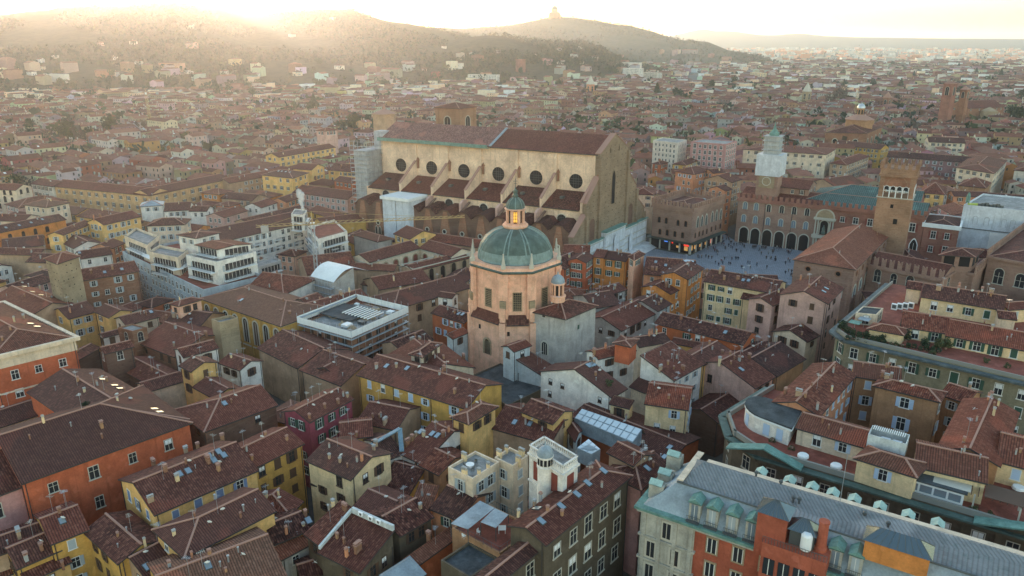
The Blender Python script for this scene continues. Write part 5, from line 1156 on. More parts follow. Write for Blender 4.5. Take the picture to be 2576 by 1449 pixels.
# podesta palace: hipped roof, Arengo tower, crenellated wing, loggia tower
POD=G('B3',(655,288),(900,45),(510,112),19,'palace_brick','brick palace with a great hipped roof beside the square',name='great_hall',cat='palace',hip0=True,roof='roof_rust',win=None,ch=0,ants=0)
def podesta():
 r=POD['root']
 for i in range(4):
  A,B,e,o=face(POD,i)
  if o.y>-.2 or(B-A).length<8:continue
  L=(B-A).length
  for k in range(int(L/7.5)):
   s=L*(k+.5)/int(L/7.5);p=A+e*s;inst('round_window',oculus_mesh(.75,'brick','dark',.3),r,(p.x,p.y,16.3),math.atan2(o.y,o.x)-math.pi/2)
   arch_at(r,'lunette_window',(p.x,p.y,8.2),o,3.4,3.9,'stonetrim','paleglass',t=.5)
   m=MB();q=A+e*(s+3.6)+o*.12;m.box((q.x,q.y,8.5),e*.5,o*.15,(0,0,8.5));m.build('pilaster',['palace_brick'],r)
 ledge(r,POD,13.2,'palace_brick');ledge(r,POD,7.0,'palace_brick')
 c=at('E',(820,826),20);base_=at('E',(560,796),20);e=(base_-c).normalized();L=11.8;n=V((-e.y,e.x,0));n=n if n.y>0 else-n;o=-n
 t=thing('brick_tower','tall square brick tower with a white-columned loggia and battlements','tower',(c.x,c.y,0));O=c.xy.to_3d()
 zs,zc,zt=z_on(c,'E',484),z_on(c,'E',268),z_on(c,'E',160)
 def pr(g):return[(O+e*x+n*y).xy[:]for x,y in((-g,-g),(L+g,-g),(L+g,L+g),(-g,L+g))]
 m=MB();m.prism(pr(0),0,zs);m.prism(pr(.25),zc-.6,zt-1.9);m.build('wall',['tower_brick'],t,bvh=True)
 Hh=dict(root=t,O=O,a=e,n=n,L=L,W=L,z=zc,P=lambda s,tt,h:O+e*s+n*tt+V((0,0,h)))
 cornice(t,O,e,n,L,L,zc-.2,'tower_brick',.55,.9);cornice(t,O,e,n,L,L,zs,'stonetrim',.35,.35)
 # belfry stage: corner piers, arch head, columns
 for x in(0,L-1.6):
  for y in(0,L-1.6):
   m=MB();q=O+e*(x+.8)+n*(y+.8);m.box((q.x,q.y,(zs+zc)/2),e*.8,n*.8,(0,0,(zc-zs)/2));m.build('corner_pier',['tower_brick'],t)
 for i in range(4):
  A,B,ee,oo=face(Hh,i);zm=zs+(zc-zs)*.50
  m=MB();q=(A+B)/2-oo*.4;m.box((q.x,q.y,(zm+zc)/2),ee*(L/2-1.6),oo*.35,(0,0,(zc-zm)/2));m.build('arch_head',['brick'],t)
  arch_at(t,'arch_band',((A+B)/2-oo*.04+V((0,0,zm))),oo,6.6,3.6,'tower_brick','brick',t=.4)
  m=MB();q=(A+B)/2-oo*.1;m.box((q.x,q.y,zs+2.6),ee*(L/2-1.6),oo*.12,(0,0,.12));m.build('white_band',['white_paint'],t)
  for k in range(5):
   q=A+ee*(1.6+(L-3.2)*k/4)-oo*.3;m=MB();m.lathe((q.x,q.y,zs),[(.3,0),(.2,.3),(.2,(zm-zs)-.5),(.34,zm-zs)],8);m.build('column',['white_paint'],t)
  for k in range(4):
   q=A+ee*(1.6+(L-3.2)*(k+.5)/4)-oo*.02;arch_at(t,'arch',(q.x,q.y,zm-1.2),oo,1.5,1.3,'white_paint','dark',t=.15)
  merlons(t,A+oo*.25,B+oo*.25,zt-1.9,2.1,1.25,2.4,.6,'tower_brick',True)
 m=MB();q=O+e*L/2+n*L/2;m.lathe((q.x,q.y,zs+1.5),[(1.0,0),(.95,.3),(.7,.9),(.55,1.8),(.2,2.1)],12);m.bar((q.x-2,q.y,zs+3.7),(q.x+2,q.y,zs+3.7),.15);m.build('bell',['copper_dark'],t)
 for q_,w,h in(((685,545),.5,.7),((715,690),.7,1.0)):
  A,B,ee,oo=face(Hh,0);s,z=on_plane('E',q_,A,ee);X=A+ee*s;m=MB();m.box((X.x,X.y,z),ee*w,oo*.06,(0,0,h));m.build('loophole',['dark'],t)
podesta()
ENZ=G('E',(462,1098),(1148,1236),(640,985),15.5,'palace_brick','crenellated palace wing with swallowtail merlons below the brick tower',name='crenellated_wing',cat='palace',roof='roof_dark',win='dark',arch=True,ws=5.5,rows=2,dz=7,top=3.6,skip=0,wsc=1.7,ch=0,ants=0)
crenellate(ENZ,'palace_brick',2.5,1.35,3.0,.5,sides=(0,),swallow=True,band=.3)
LOG=Q('E',(1165,992),(1455,1012),(1520,955),21.5,'palace_brick','square brick loggia tower with wide openings and a low roof','hip',name='loggia_tower',cat='tower',k=.28,roof='roof_dark',win=None,ch=0,ants=0,ov=1.0)
def loggia():
 r=LOG['root']
 for i in range(4):
  A,B,e,o=face(LOG,i)
  if o.y>.3:continue
  L=(B-A).length;k=2 if L>7 else 1
  for j in range(k):
   p=A+e*L*(j+.5)/k+o*.03;m=MB();m.box((p.x,p.y,19.2),e*(L/k/2-.7),o*.04,(0,0,1.7));m.build('loggia_opening',['dark'],r)
  p=A+e*L*.25;arch_at(r,'window',(p.x,p.y,10.5),o,1.2,2.3,'brick','dark',t=.2)
loggia()
RW=Q('E',(1990,720),(1600,1015),(2280,1140),19,'palace_brick','old brick palace with a battlemented edge at the right','hip',name='crenellated_palace',cat='palace',k=.25,roof='roof_brown',win='dark',arch=True,ws=7,rows=2,dz=7,top=7,skip=0,wsc=2.0,ch=1,ants=0)
crenellate(RW,'palace_brick',2.6,1.35,2.2,.5,sides=(face_by(RW,'E',(1990,720),(1600,1015),19),),swallow=True,band=.3)
G('E',(1460,1180),(1600,1060),(1500,1090),15.5,'palace_brick','narrow battlemented wing behind the loggia tower',name='crenellated_wing',cat='palace',roof='roof_dark',win=None,ch=0,ants=0);crenellate(HOUSES[-1],'palace_brick',2.4,1.2,2.0,.5,sides=(0,),band=.3)
# paving of the square
def piazza():
 P=[at('D',q,0)for q in((760,740),(900,822),(1640,930),(1560,1260),(420,1100),(60,1080),(-120,960),(150,900),(470,965),(790,800))]
 m=MB();m.poly([(p.x,p.y,.012)for p in P]);tag(m.build('square_paving',['paving']),kind='structure')
 c=[at('D',q,0)for q in((560,1000),(1480,985),(1400,1180),(620,1110))];m=MB()
 cx=sum((p for p in c),V())/4;m.prism([(p.x,p.y)for p in c],.012,.14);o=m.build('raised_pavement',['paving']);tag(o,kind='structure')
 occ_poly('D',[(700,700),(900,815),(1700,930),(1560,1400),(420,1260),(60,1180),(-150,960),(150,890),(470,955),(770,790)])
def paving():
 m,nt,p=base('paving',.75);g=nt.nodes.new('ShaderNodeNewGeometry');mp=nt.nodes.new('ShaderNodeMapping');nt.links.new(g.outputs['Position'],mp.inputs[0]);mp.inputs['Rotation'].default_value=(0,0,R(57))
 b=nt.nodes.new('ShaderNodeTexBrick');nt.links.new(mp.outputs[0],b.inputs['Vector']);b.inputs['Scale'].default_value=.4;b.inputs['Color1'].default_value=(.20,.225,.26,1);b.inputs['Color2'].default_value=(.27,.30,.34,1);b.inputs['Mortar'].default_value=(.12,.13,.15,1);b.inputs['Mortar Size'].default_value=.03
 c=_mix(nt,b.outputs[0],(.10,.11,.13),_ramp(nt,_noise(nt,g.outputs['Position'],.12,4,.7),.52,.72,0,.6));nt.links.new(c,p.inputs['Base Color'])
paving();piazza()
# ------------------------------------------------------------ large houses with roofs of their own make
def mansard():
 z=21.0;A,B,C=at('C2',(1400,545),z),at('C2',(990,922),z),at('C2',(1932,1245),z)
 e=(C-B).normalized();n=V((-e.y,e.x,0));n=n if n.y>0 else-n;D=(at('C2',(1440,565),z+4.9)-B).dot(n)+2.2;L=62.;O=B.xy.to_3d()
 r=thing('mansard_palazzo','red palazzo with slate mansard, copper gutters and rows of dormers, bottom right','palazzo',(B.x,B.y,0));P=lambda s,t,h:O+e*s+n*t+V((0,0,h))
 of=V((e.y,-e.x,0));of=of if of.y<0 else-of;on=V((n.y,-n.x,0));on=on if on.x<0 else-on
 m=MB();m.prism([P(s,t,0).xy[:]for s,t in((0,0),(L,0),(L,D),(0,D))],0,z);m.build('wall',['muted_red'],r,bvh=True)
 m=MB();m.box(P(4.2,-.06,z/2),e*4.3,of*.25,(0,0,z/2-.05));m.box(P(-.06,D/2,z/2),on*.25,n*(D/2),(0,0,z/2-.05));m.build('stone_corner',['corner_stone'],r,bvh=True)
 # gutter cornice
 m=MB()
 for s0,s1,t0,t1 in((-1.1,L,-1.1,.2),(-1.1,.2,.2,D+1.1),(.2,L,D-.2,D+1.1)):m.box(P((s0+s1)/2,(t0+t1)/2,z+.1),e*((s1-s0)/2),n*((t1-t0)/2),(0,0,.22))
 m.build('copper_gutter',['copper'],r)
 m=MB()
 for s0,s1,t0,t1 in((-.75,L,-.75,0),(-.75,0,0,D+.75)):m.box(P((s0+s1)/2,(t0+t1)/2,z-.35),e*((s1-s0)/2),n*((t1-t0)/2),(0,0,.3))
 m.build('cornice',['corner_stone'],r)
 # mansard slopes and slate top
 i_,h=2.6,4.3;lo=[(0,0),(L,0),(L,D),(0,D)];hi=[(i_+1.6,i_),(L,i_),(L,D-i_),(i_+1.6,D-i_)];m=MB()
 for k in(0,2,3):
  k2=(k+1)%4;p=[P(*lo[k],z+.3),P(*lo[k2],z+.3),P(*hi[k2],z+h),P(*hi[k],z+h)];u=(p[1]-p[0]).length;m.poly(p,0,[(0,0),(u,0),(u,5),(0,5)])
 m.build('mansard_slope',['zinc'],r,bvh=True)
 rt=z+h+1.7;tm=D*.62;m=MB()
 for t0,t1,z0,z1 in((i_,tm,z+h,rt),(tm,D-i_,rt,z+h+.6)):
  p=[P(i_+1.6 if t0<tm else 6.5,t0,z0),P(L,t0,z0),P(L,t1,z1),P(6.5 if t0<tm else i_+1.6,t1,z1)];m.poly(p,0,[(0,0),(L,0),(L,t1-t0),(6.5,t1-t0)])
 m.poly([P(i_+1.6,i_,z+h),P(6.5,tm,rt),P(i_+1.6,D-i_,z+h+.6)],0,[(0,0),(5,5),(10,0)]);m.build('slate_roof',['roof_slate'],r,bvh=True)
 m=MB();m.box(P(L/2+3,D-i_-.5,z+h+.75),e*(L/2-3.5),n*.9,(0,0,.12));m.box(P(i_+2.2,D*.55,z+h+.9),on*.5,n*(D*.38),(0,0,.1));m.build('coping_strip',['cream'],r)
 m=MB();m.bar(P(i_+1.6,i_,z+h+.2),P(L,i_,z+h+.2),.14,0,6);m.build('snow_rail',['metal_dark'],r)
 def dormer(s,t,out,side,small=False):
  d=V((0,0,1));m=MB();c=P(s,t,z+(3.4 if small and t>8 else 1.9));wv=side;w,hh=(.66,1.5)if not small else(.5,1.1);fo,bk=(1.5,-1.6)if not small else(1.2,-.9)
  m.box(c,wv*(w+.2),out*1.2,d*(hh+.2),0);m.build('dormer',['corner_stone'],r)
  m=MB();q=c+out*1.22;m.box(q,wv*w*.75,out*.04,d*hh*.85,0);m.box(q+out*.03,wv*.04,out*.03,d*hh*.85,1);m.build('window',['paleglass' if random.random()<.5 else 'sh_grey','frame'],r)
  m=MB();top=c+d*(hh+.2)
  pk=[top+wv*(w+.38)*k+out*j for k in(-1,1)for j in(fo,bk)];ap=[top+d*.62+out*fo,top+d*.62+out*bk]
  m.poly([pk[0],ap[0],ap[1],pk[1]]);m.poly([pk[2],pk[3],ap[1],ap[0]]);m.poly([pk[0],pk[2],ap[0]]);m.poly([pk[0]-d*.14,pk[1]-d*.14,pk[3]-d*.14,pk[2]-d*.14]);m.build('dormer_hood',['copper_pale' if small else 'copper'],r)
  if not small:
   m=MB();q=P(s,t,z+.9)+out*1.75;m.box(q+d*.45,wv*(w+.35),out*.02,d*.03,0);m.box(q-d*.4,wv*(w+.35),out*.3,d*.05,0)
   for k in range(9):m.box(q+wv*((w+.35)*(k/4-1)),wv*.025,out*.025,d*.45,0)
   m.build('balcony_rail',['metal_dark'],r)
 A_,e_=P(0,1.3,0),e
 for q in((1400,910),(1532,962),(1678,1018),(1825,1068)):
  s,_=on_plane('C2',q,A_,e);dormer(s,1.3,of,e)
 for q in((515,1300),(665,1350)):
  s,_=on_plane('C3',q,A_,e);dormer(s,1.3,of,e)
 for k in range(3):dormer(1.2,2.6+k*3.6,on,n,True)
 A2=P(0,D-.9,0)
 for q in((-60,715),(155,775),(325,830),(480,885),(640,940),(830,1010),(1040,1085),(1260,1155)):
  s,_=on_plane('C3',q,A2,e);dormer(s,D-1.0,-of,e,True)
  # front windows with cream surrounds
 for row,zz in((0,18.3),(1,14.0),(2,9.7)):
  for k in range(9):
   s=11.2+k*3.9;m=MB();q=P(s,0,zz)+of*.04;m.box(q,e*.95,of*.09,(0,0,1.5),0);m.box(q+of*.07,e*.68,of*.06,(0,0,1.2),1)
   for x in(-.68,0,.68):m.box(q+of*.12+e*x,e*.06,of*.04,(0,0,1.2),2)
   m.build('window',['stone','glass','frame'],r)
  for k in range(2):
   s=1.8+k*3.9 if row else 4.2;m=MB();q=P(s if row==0 or k==0 else s,0,zz)+of*.3;m.box(q,e*1.0,of*.12,(0,0,1.7),0);m.box(q+of*.1,e*.62,of*.06,(0,0,1.35),1);m.box(q+of*.14,e*.05,of*.05,(0,0,1.35),0);m.build('window',['stonetrim','glass'],r)
   if row==0:break
 for k in range(4):m=MB();m.box(P(.5+k*2.5,-.3,z/2),e*.3,of*.22,(0,0,z/2-.8));m.build('pilaster',['corner_stone'],r)
 for zz in(16.2,12.0,7.6):m=MB();m.box(P(4.2,-.3,zz),e*4.6,of*.3,(0,0,.16));m.build('string_course',['corner_stone'],r)
 # roof-top huts
 def hut(code,q,zz,w,d,hgt,mat,glass=True,rl='roof_hut'):
  c=at(code,q,zz);m=MB();m.box((c.x,c.y,zz-hgt/2),e*w,n*d,(0,0,hgt/2));m.build(rl,[mat],r,bvh=True)
  if glass:
   m=MB();b=[V((c.x,c.y,zz))+e*x+n*y for x,y in((-w-.3,-d-.3),(w+.3,-d-.3),(w+.3,d+.3),(-w-.3,d+.3))];t0,t1=V((c.x,c.y,zz+1.5))-e*max(0,w-d),V((c.x,c.y,zz+1.5))+e*max(0,w-d)
   for f in([b[0],b[1],t1,t0],[b[2],b[3],t0,t1],[b[1],b[2],t1],[b[3],b[0],t0]):m.poly(f,0)
   m.build('glass_roof',['slate_glass'],r)
   for f in([b[0],b[1],t1,t0],[b[2],b[3],t0,t1]):
    for k in range(9):
     t=k/8;p,q_=f[0].lerp(f[1],t),f[3].lerp(f[2],t);m=MB();m.bar(p,q_,.05);m.build('glazing_bar',['metal_dark'],r)
   for p,q_ in((b[0],t0),(b[1],t1),(b[2],t1),(b[3],t0)):m=MB();m.bar(p,q_,.07);m.build('glazing_bar',['metal_dark'],r)
  return c
 hut('C3',(60,945),z+6.8,2.0,1.7,7,'muted_red');hut('C3',(275,1085),z+5.4,1.6,1.2,3,'metal_dark');hut('C3',(985,1200),z+6.4,3.8,1.5,3.0,'orange')
 c=at('C3',(395,1250),z+3);m=MB();m.lathe((c.x,c.y,z),[(.85,0),(.85,3.4),(.7,3.6),(.62,7.2),(.72,7.3),(.72,7.6)],14);m.build('chimney',['muted_red'],r)
 c=at('C3',(290,1185),z+4.5);m=MB();m.lathe((c.x,c.y,z+3.2),[(.7,0),(.75,.2),(.75,2.2),(.5,2.5)],12);m.build('water_tank',['white_paint'],r)
 # projecting red bay with terrace
 bm=at('C3',(230,1200),z+2.2);s,_=on_plane('C3',(230,1200),P(0,0,0),e)
 m=MB();m.prism([P(x,t,0).xy[:]for x,t in((s-4.2,-3.0),(s+4.2,-3.0),(s+4.2,1.0),(s-4.2,1.0))],0,z+3.0);m.build('stair_bay',['muted_red'],r,bvh=True)
 m=MB();m.box(P(s,-3.0,z+4.0),e*4.2,of*.03,(0,0,.03))
 for k in range(22):m.box(P(s-4.2+8.4*k/21,-3.0,z+3.5),e*.025,of*.025,(0,0,.5))
 m.build('railing',['metal_dark'],r)
 for k in range(4):m=MB();q=P(s-3+k*2,-3.05,z-.6 if k%2 else z-.6);m.box(q,e*.75,of*.06,(0,0,1.3),0);m.box(q+of*.06,e*.05,of*.04,(0,0,1.3),1);m.build('window',['glass','frame'],r)
 for q in((95,760),(190,880),(235,890),(725,1000),(905,1075),(-90,690)):
  c=at('C3',q,z+h+1.2);m=MB();m.lathe((c.x,c.y,z+h-.5),[(.16,0),(.16,2),(.3,2.1),(.3,2.4),(.08,2.6)],8);m.build('flue_pipe',['metal_dark'],r)
 for q in((545,880),):c=at('C3',q,z+h+1);m=MB();m.bar((c.x,c.y,z+h),(c.x,c.y,z+h+9),.05);m.build('mast',['steel'],r)
 occ_mark(O,e,n,L,D,pad=1)
grained('corner_stone',(.46,.43,.36),.3,.4,3,.9,True);grained('muted_red',(.40,.105,.06));grained('copper_pale',(.36,.50,.44),.25,.8,4,.7,False);plain('slate_glass',(.13,.17,.19),.15,.6);wallmat('cream');wallmat('red');wallmat('orange');wallmat('stone')if 'stone' in WALLC else None
mansard()
def corner_palace():
 z=20.5;A,B=at('C3',(-60,520),z),at('C3',(1500,985),z);e=(B-A).normalized();n=V((-e.y,e.x,0));n=n if n.y>0 else-n;of=-n
 L=(B-A).length+26;D=13.;O=A.xy.to_3d();P=lambda s,t,h:O+e*s+n*t+V((0,0,h))
 r=thing('copper_corniced_palazzo','dark stone palazzo with a green copper cornice and roof terraces, right','palazzo',(A.x,A.y,0));pts=[P(s,t,0).xy[:]for s,t in((0,0),(L,0),(L,D),(2,D),(2,27),(-6,27),(-9.5,10),(-6,3.5))]
 m=MB();m.prism(pts,0,z,0,True,1);m.build('wall',['darkwall','terrace_red'],r,bvh=True)  # shade of the narrow street is painted into this dark wall colour
 k=len(pts)
 for i in(0,5,6,7):
  p,q=V((*pts[i],0)),V((*pts[(i+1)%k],0));d=(q-p).normalized();o=V((d.y,-d.x,0));c=(p+q)/2
  if o.dot(c-P(L/2,D/2,0))<0:o=-o
  w=(q-p).length/2+.4;m=MB();m.box((c+o*.9).to_tuple()[:2]+(z-.35,),d*w,o*.75,(0,0,.18));m.build('copper_cornice',['copper_dark'],r)
  m=MB();m.box((c+o*.5).to_tuple()[:2]+(z-1.0,),d*w,o*.5,(0,0,.4));m.build('cornice',['darkwall'],r)
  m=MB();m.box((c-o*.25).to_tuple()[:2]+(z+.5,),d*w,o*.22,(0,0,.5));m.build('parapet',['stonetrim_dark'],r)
  nn=max(1,int(2*w/4.2))
  for j in range(nn):
   for row in range(4):
    x=p+d*(2*w*(j+.5)/nn);h=z-3.6-row*4.4
    if h>2:cand(r,(x.x,x.y,h),o,'dark',1.35)
   if i==0:m=MB();x=p+d*(2*w*j/nn+.3)+o*.12;m.box((x.x,x.y,z/2),d*.4,o*.18,(0,0,z/2-1.2));m.build('pilaster',['darkwall'],r)
   # pediments on the cornice
 for s,w in((1,6.5),(L-16,9)):
  m=MB();a0,a1,ap=P(s-w,-1.0,z-.1),P(s+w,-1.0,z-.1),P(s,-1.0,z+1.9)
  m.poly([a0,a1,ap]);q=n*1.6
  m.build('pediment',['darkwall'],r)
  for p0,p1 in((a0,ap),(ap,a1)):m=MB();m.box((p0+p1)/2+V((0,0,.15)),(p1-p0)/2,n*1.1,(0,0,.14));m.build('pediment_roof',['copper'],r)
 occ_mark(O,e,n,L,D,pad=1)
 rr_='roof_red'
 kw=dict(zb=z,ants=0,mark=False)
 G('C3',(225,318),(725,462),(240,207),z+3.6,'cream','cream penthouse with pale blue shutters on the copper-corniced palazzo',name='penthouse',cat='penthouse',roof=rr_,win='lightblue',ws=5.2,rows=1,top=1.6,dz=9,skip=0,wsc=1.15,ch=0,**kw)
 Q('C3',(678,548),(1110,682),(1195,595),z+4.6,'paleyellow','pale yellow penthouse with a hipped roof and blue shutters',name='penthouse',cat='penthouse',roof=rr_,k=.4,win='lightblue',ws=5,rows=1,top=1.9,skip=0,wsc=1.2,ch=0,**kw)
 G('C3',(1118,606),(1645,728),(1060,428),z+4.4,'paleyellow','long penthouse with a red tile roof above the pergola terrace',name='penthouse',cat='penthouse',roof=rr_,win='lightblue',ws=5,rows=1,top=1.9,ch=[(1590,690),(1470,460),(1540,470)],**kw)
 G('C3',(1300,478),(1492,110),(1640,225),z+4.4,'brownwall','tall red roof running back from the penthouses',name='penthouse',cat='penthouse',roof=rr_,win='lightblue',ws=4,rows=2,ch=[(1735,165),(1700,235),(1660,120),(1690,60)],zb=0,ants=1)
 G('C3',(1740,568),(2060,650),(1620,332),z+4.2,'paleyellow','red-roofed penthouse at the right edge',name='penthouse',cat='penthouse',roof=rr_,win='lightblue',ws=4,rows=1,ch=1,**kw)
 zt=z+3.5;c4=[at('C3',q,zt)for q in((165,335),(-60,250),(15,125),(243,195))];mid,ax=(c4[1]+c4[2])/2,(c4[1]-c4[2])/2;ux=(c4[1]-c4[0]).normalized();ring=[mid+ax*math.cos(t)+ux*ax.length*math.sin(t)for t in np.linspace(0,math.pi,11)];pl=[c4[0]]+ring+[c4[3]]
 t=thing('penthouse','white round-ended penthouse with a dark flat roof at the palazzo corner','penthouse',(mid.x,mid.y,z));m=MB();m.prism([p.xy[:]for p in pl],z,zt);m.build('wall',['white'],t,bvh=True)
 cc=sum((p for p in pl),V())/len(pl);m=MB();m.prism([(cc+(p-cc)*1.06).xy[:]for p in pl],zt,zt+.3);m.build('roof',['bitumen'],t,bvh=True)
 m=MB();m.prism([(cc+(p-cc)*1.07).xy[:]for p in pl],zt-.35,zt-.05);m.build('fascia',['white_paint'],t)
 for p,q in((pl[3],pl[4]),(pl[0],pl[1])):
  e2=(q-p).normalized();o2=V((e2.y,-e2.x,0));o2=o2 if o2.dot(p-cc)>0 else-o2
  for f_ in((.5,)if p is pl[3]else(.3,.75)):x=p.lerp(q,f_)+o2*.05;m=MB();m.box((x.x,x.y,z+1.5),e2*.6,o2*.05,(0,0,1.1));m.build('shutter',['sh_lightblue'],t)
 Q('B3',(815,1162),(1287,1278),(1328,1215),z+4.2,'brownwall','brown courtyard house with a hipped red roof behind the penthouses',roof=rr_,win='lightblue',ws=6.5,rows=4,dz=4.6,top=2.4,skip=.15,wsc=1.2,ch=[(860,1110),(895,1120)],ants=1)
 G('B3',(375,1388),(652,1080),(400,1100),z+4.0,'salmon','salmon wing with pale shutters and a long red ridge, right',roof=rr_,win='lightblue',ws=3.4,rows=3,ch=[(480,1215),(370,1350),(280,1260),(130,1230),(230,1250)],ants=1)
 G('B3',(652,1088),(1000,1140),(640,985),z+3.6,'brownwall','back wing with paired white windows behind the courtyard',roof=rr_,win='lightblue',ws=3.6,rows=3,ch=[(930,1110)],ants=0)
 G('B3',(1312,1228),(1505,1292),(1400,1160),z+3.0,'brownwall','brown wing with a small white-framed window, right',roof=rr_,win='grey',ws=5,rows=3,ch=[(1530,1150)],ants=0)
 # roof-top plant box, pergola, glazed veranda, terrace furniture
 c=at('C3',(910,400),z+6);t=thing('rooftop_plant_box','white metal plant enclosure with fans on the red roofs','plant box',(c.x,c.y,z+3));m=MB();w,d,hh=2.9,1.9,1.7
 for s0,s1,t0,t1 in((-w,w,-d,-d+.12),(-w,w,d-.12,d),(-w,-w+.12,-d+.12,d-.12),(w-.12,w,-d+.12,d-.12)):m.box((c.x+e.x*(s0+s1)/2+n.x*(t0+t1)/2,c.y+e.y*(s0+s1)/2+n.y*(t0+t1)/2,z+4.2+hh/2),e*((s1-s0)/2),n*((t1-t0)/2),(0,0,hh/2+.6))
 m.build('enclosure',['bluewhite'],t)
 for k in range(16):m=MB();q=V((c.x,c.y,z+6.6))+e*(-w+.4+k*.32)+n*1.1;m.box(q,e*.05,n*.8,(0,0,.05));m.build('slat',['white_paint'],t)
 for k in range(2):m=MB();q=V((c.x,c.y,z+4.5))+e*(k*1.8-.3)-n*.8;m.box(q+V((0,0,.7)),e*.7,n*.5,(0,0,.8));m.build('fan_unit',['steel'],t)
 c=at('C3',(1270,700),z+3.2);t=thing('veranda','glazed white veranda with a dark flat roof beside the pergola','veranda',(c.x,c.y,z));m=MB();m.box((c.x,c.y,z+1.4),e*4.2,n*2.2,(0,0,1.4));m.build('wall',['white_paint'],t,bvh=True);m=MB();m.box((c.x,c.y,z+2.95),e*4.6,n*2.6,(0,0,.12));m.build('roof',['bitumen'],t)
 for k in range(4):m=MB();m.box(V((c.x,c.y,z+1.7))+of*2.24+e*(-3+k*2),e*.85,of*.03,(0,0,.6));m.build('window',['paleglass'],t)
 c=at('C3',(1570,790),z+2.8);t=thing('pergola','wooden pergola with posts and a brown awning on the roof terrace','pergola',(c.x,c.y,z))
 for x in(-6,0,6):
  for y in(-2,2):m=MB();q=V((c.x,c.y,z))+e*x+n*y;m.box(q+V((0,0,1.4)),e*.12,n*.12,(0,0,1.4));m.build('post',['stonetrim'],t)
 for k in range(14):m=MB();q=V((c.x,c.y,z+2.9))+e*(-6.2+k*.95);m.box(q,e*.06,n*2.4,(0,0,.08));m.build('beam',['sh_brown'],t)
 for k in(0,1):m=MB();q=V((c.x,c.y,z+3.05))+e*(-3.2+k*7);m.box(q,e*2.6,n*2.2,(0,0,.03));m.build('awning',['sh_brown' if k else 'stonetrim'],t)
 for i,q in enumerate(((265,548),(515,625),(1890,790))):
  c=at('C3',q,z+.5);t=thing('terrace_table',('small white table covered by a cloth on the red terrace','white covered garden table further along the red terrace','white terrace chair pile near the pergola')[i],'table',(c.x,c.y,z));m=MB();m.lathe((c.x,c.y,z),[(.1,0),(.1,.65)],8);m.build('leg',['steel'],t);m=MB();m.lathe((c.x,c.y,z+.5),[(1.0,0),(.95,.35),(0.85,.45)],10);m.build('table_top',['white_paint'],t)
plain('stonetrim_dark',(.25,.24,.21),.9);wallmat('white');wallmat('paleyellow');wallmat('darkwall');wallmat('brownwall');wallmat('bluewhite')
corner_palace()
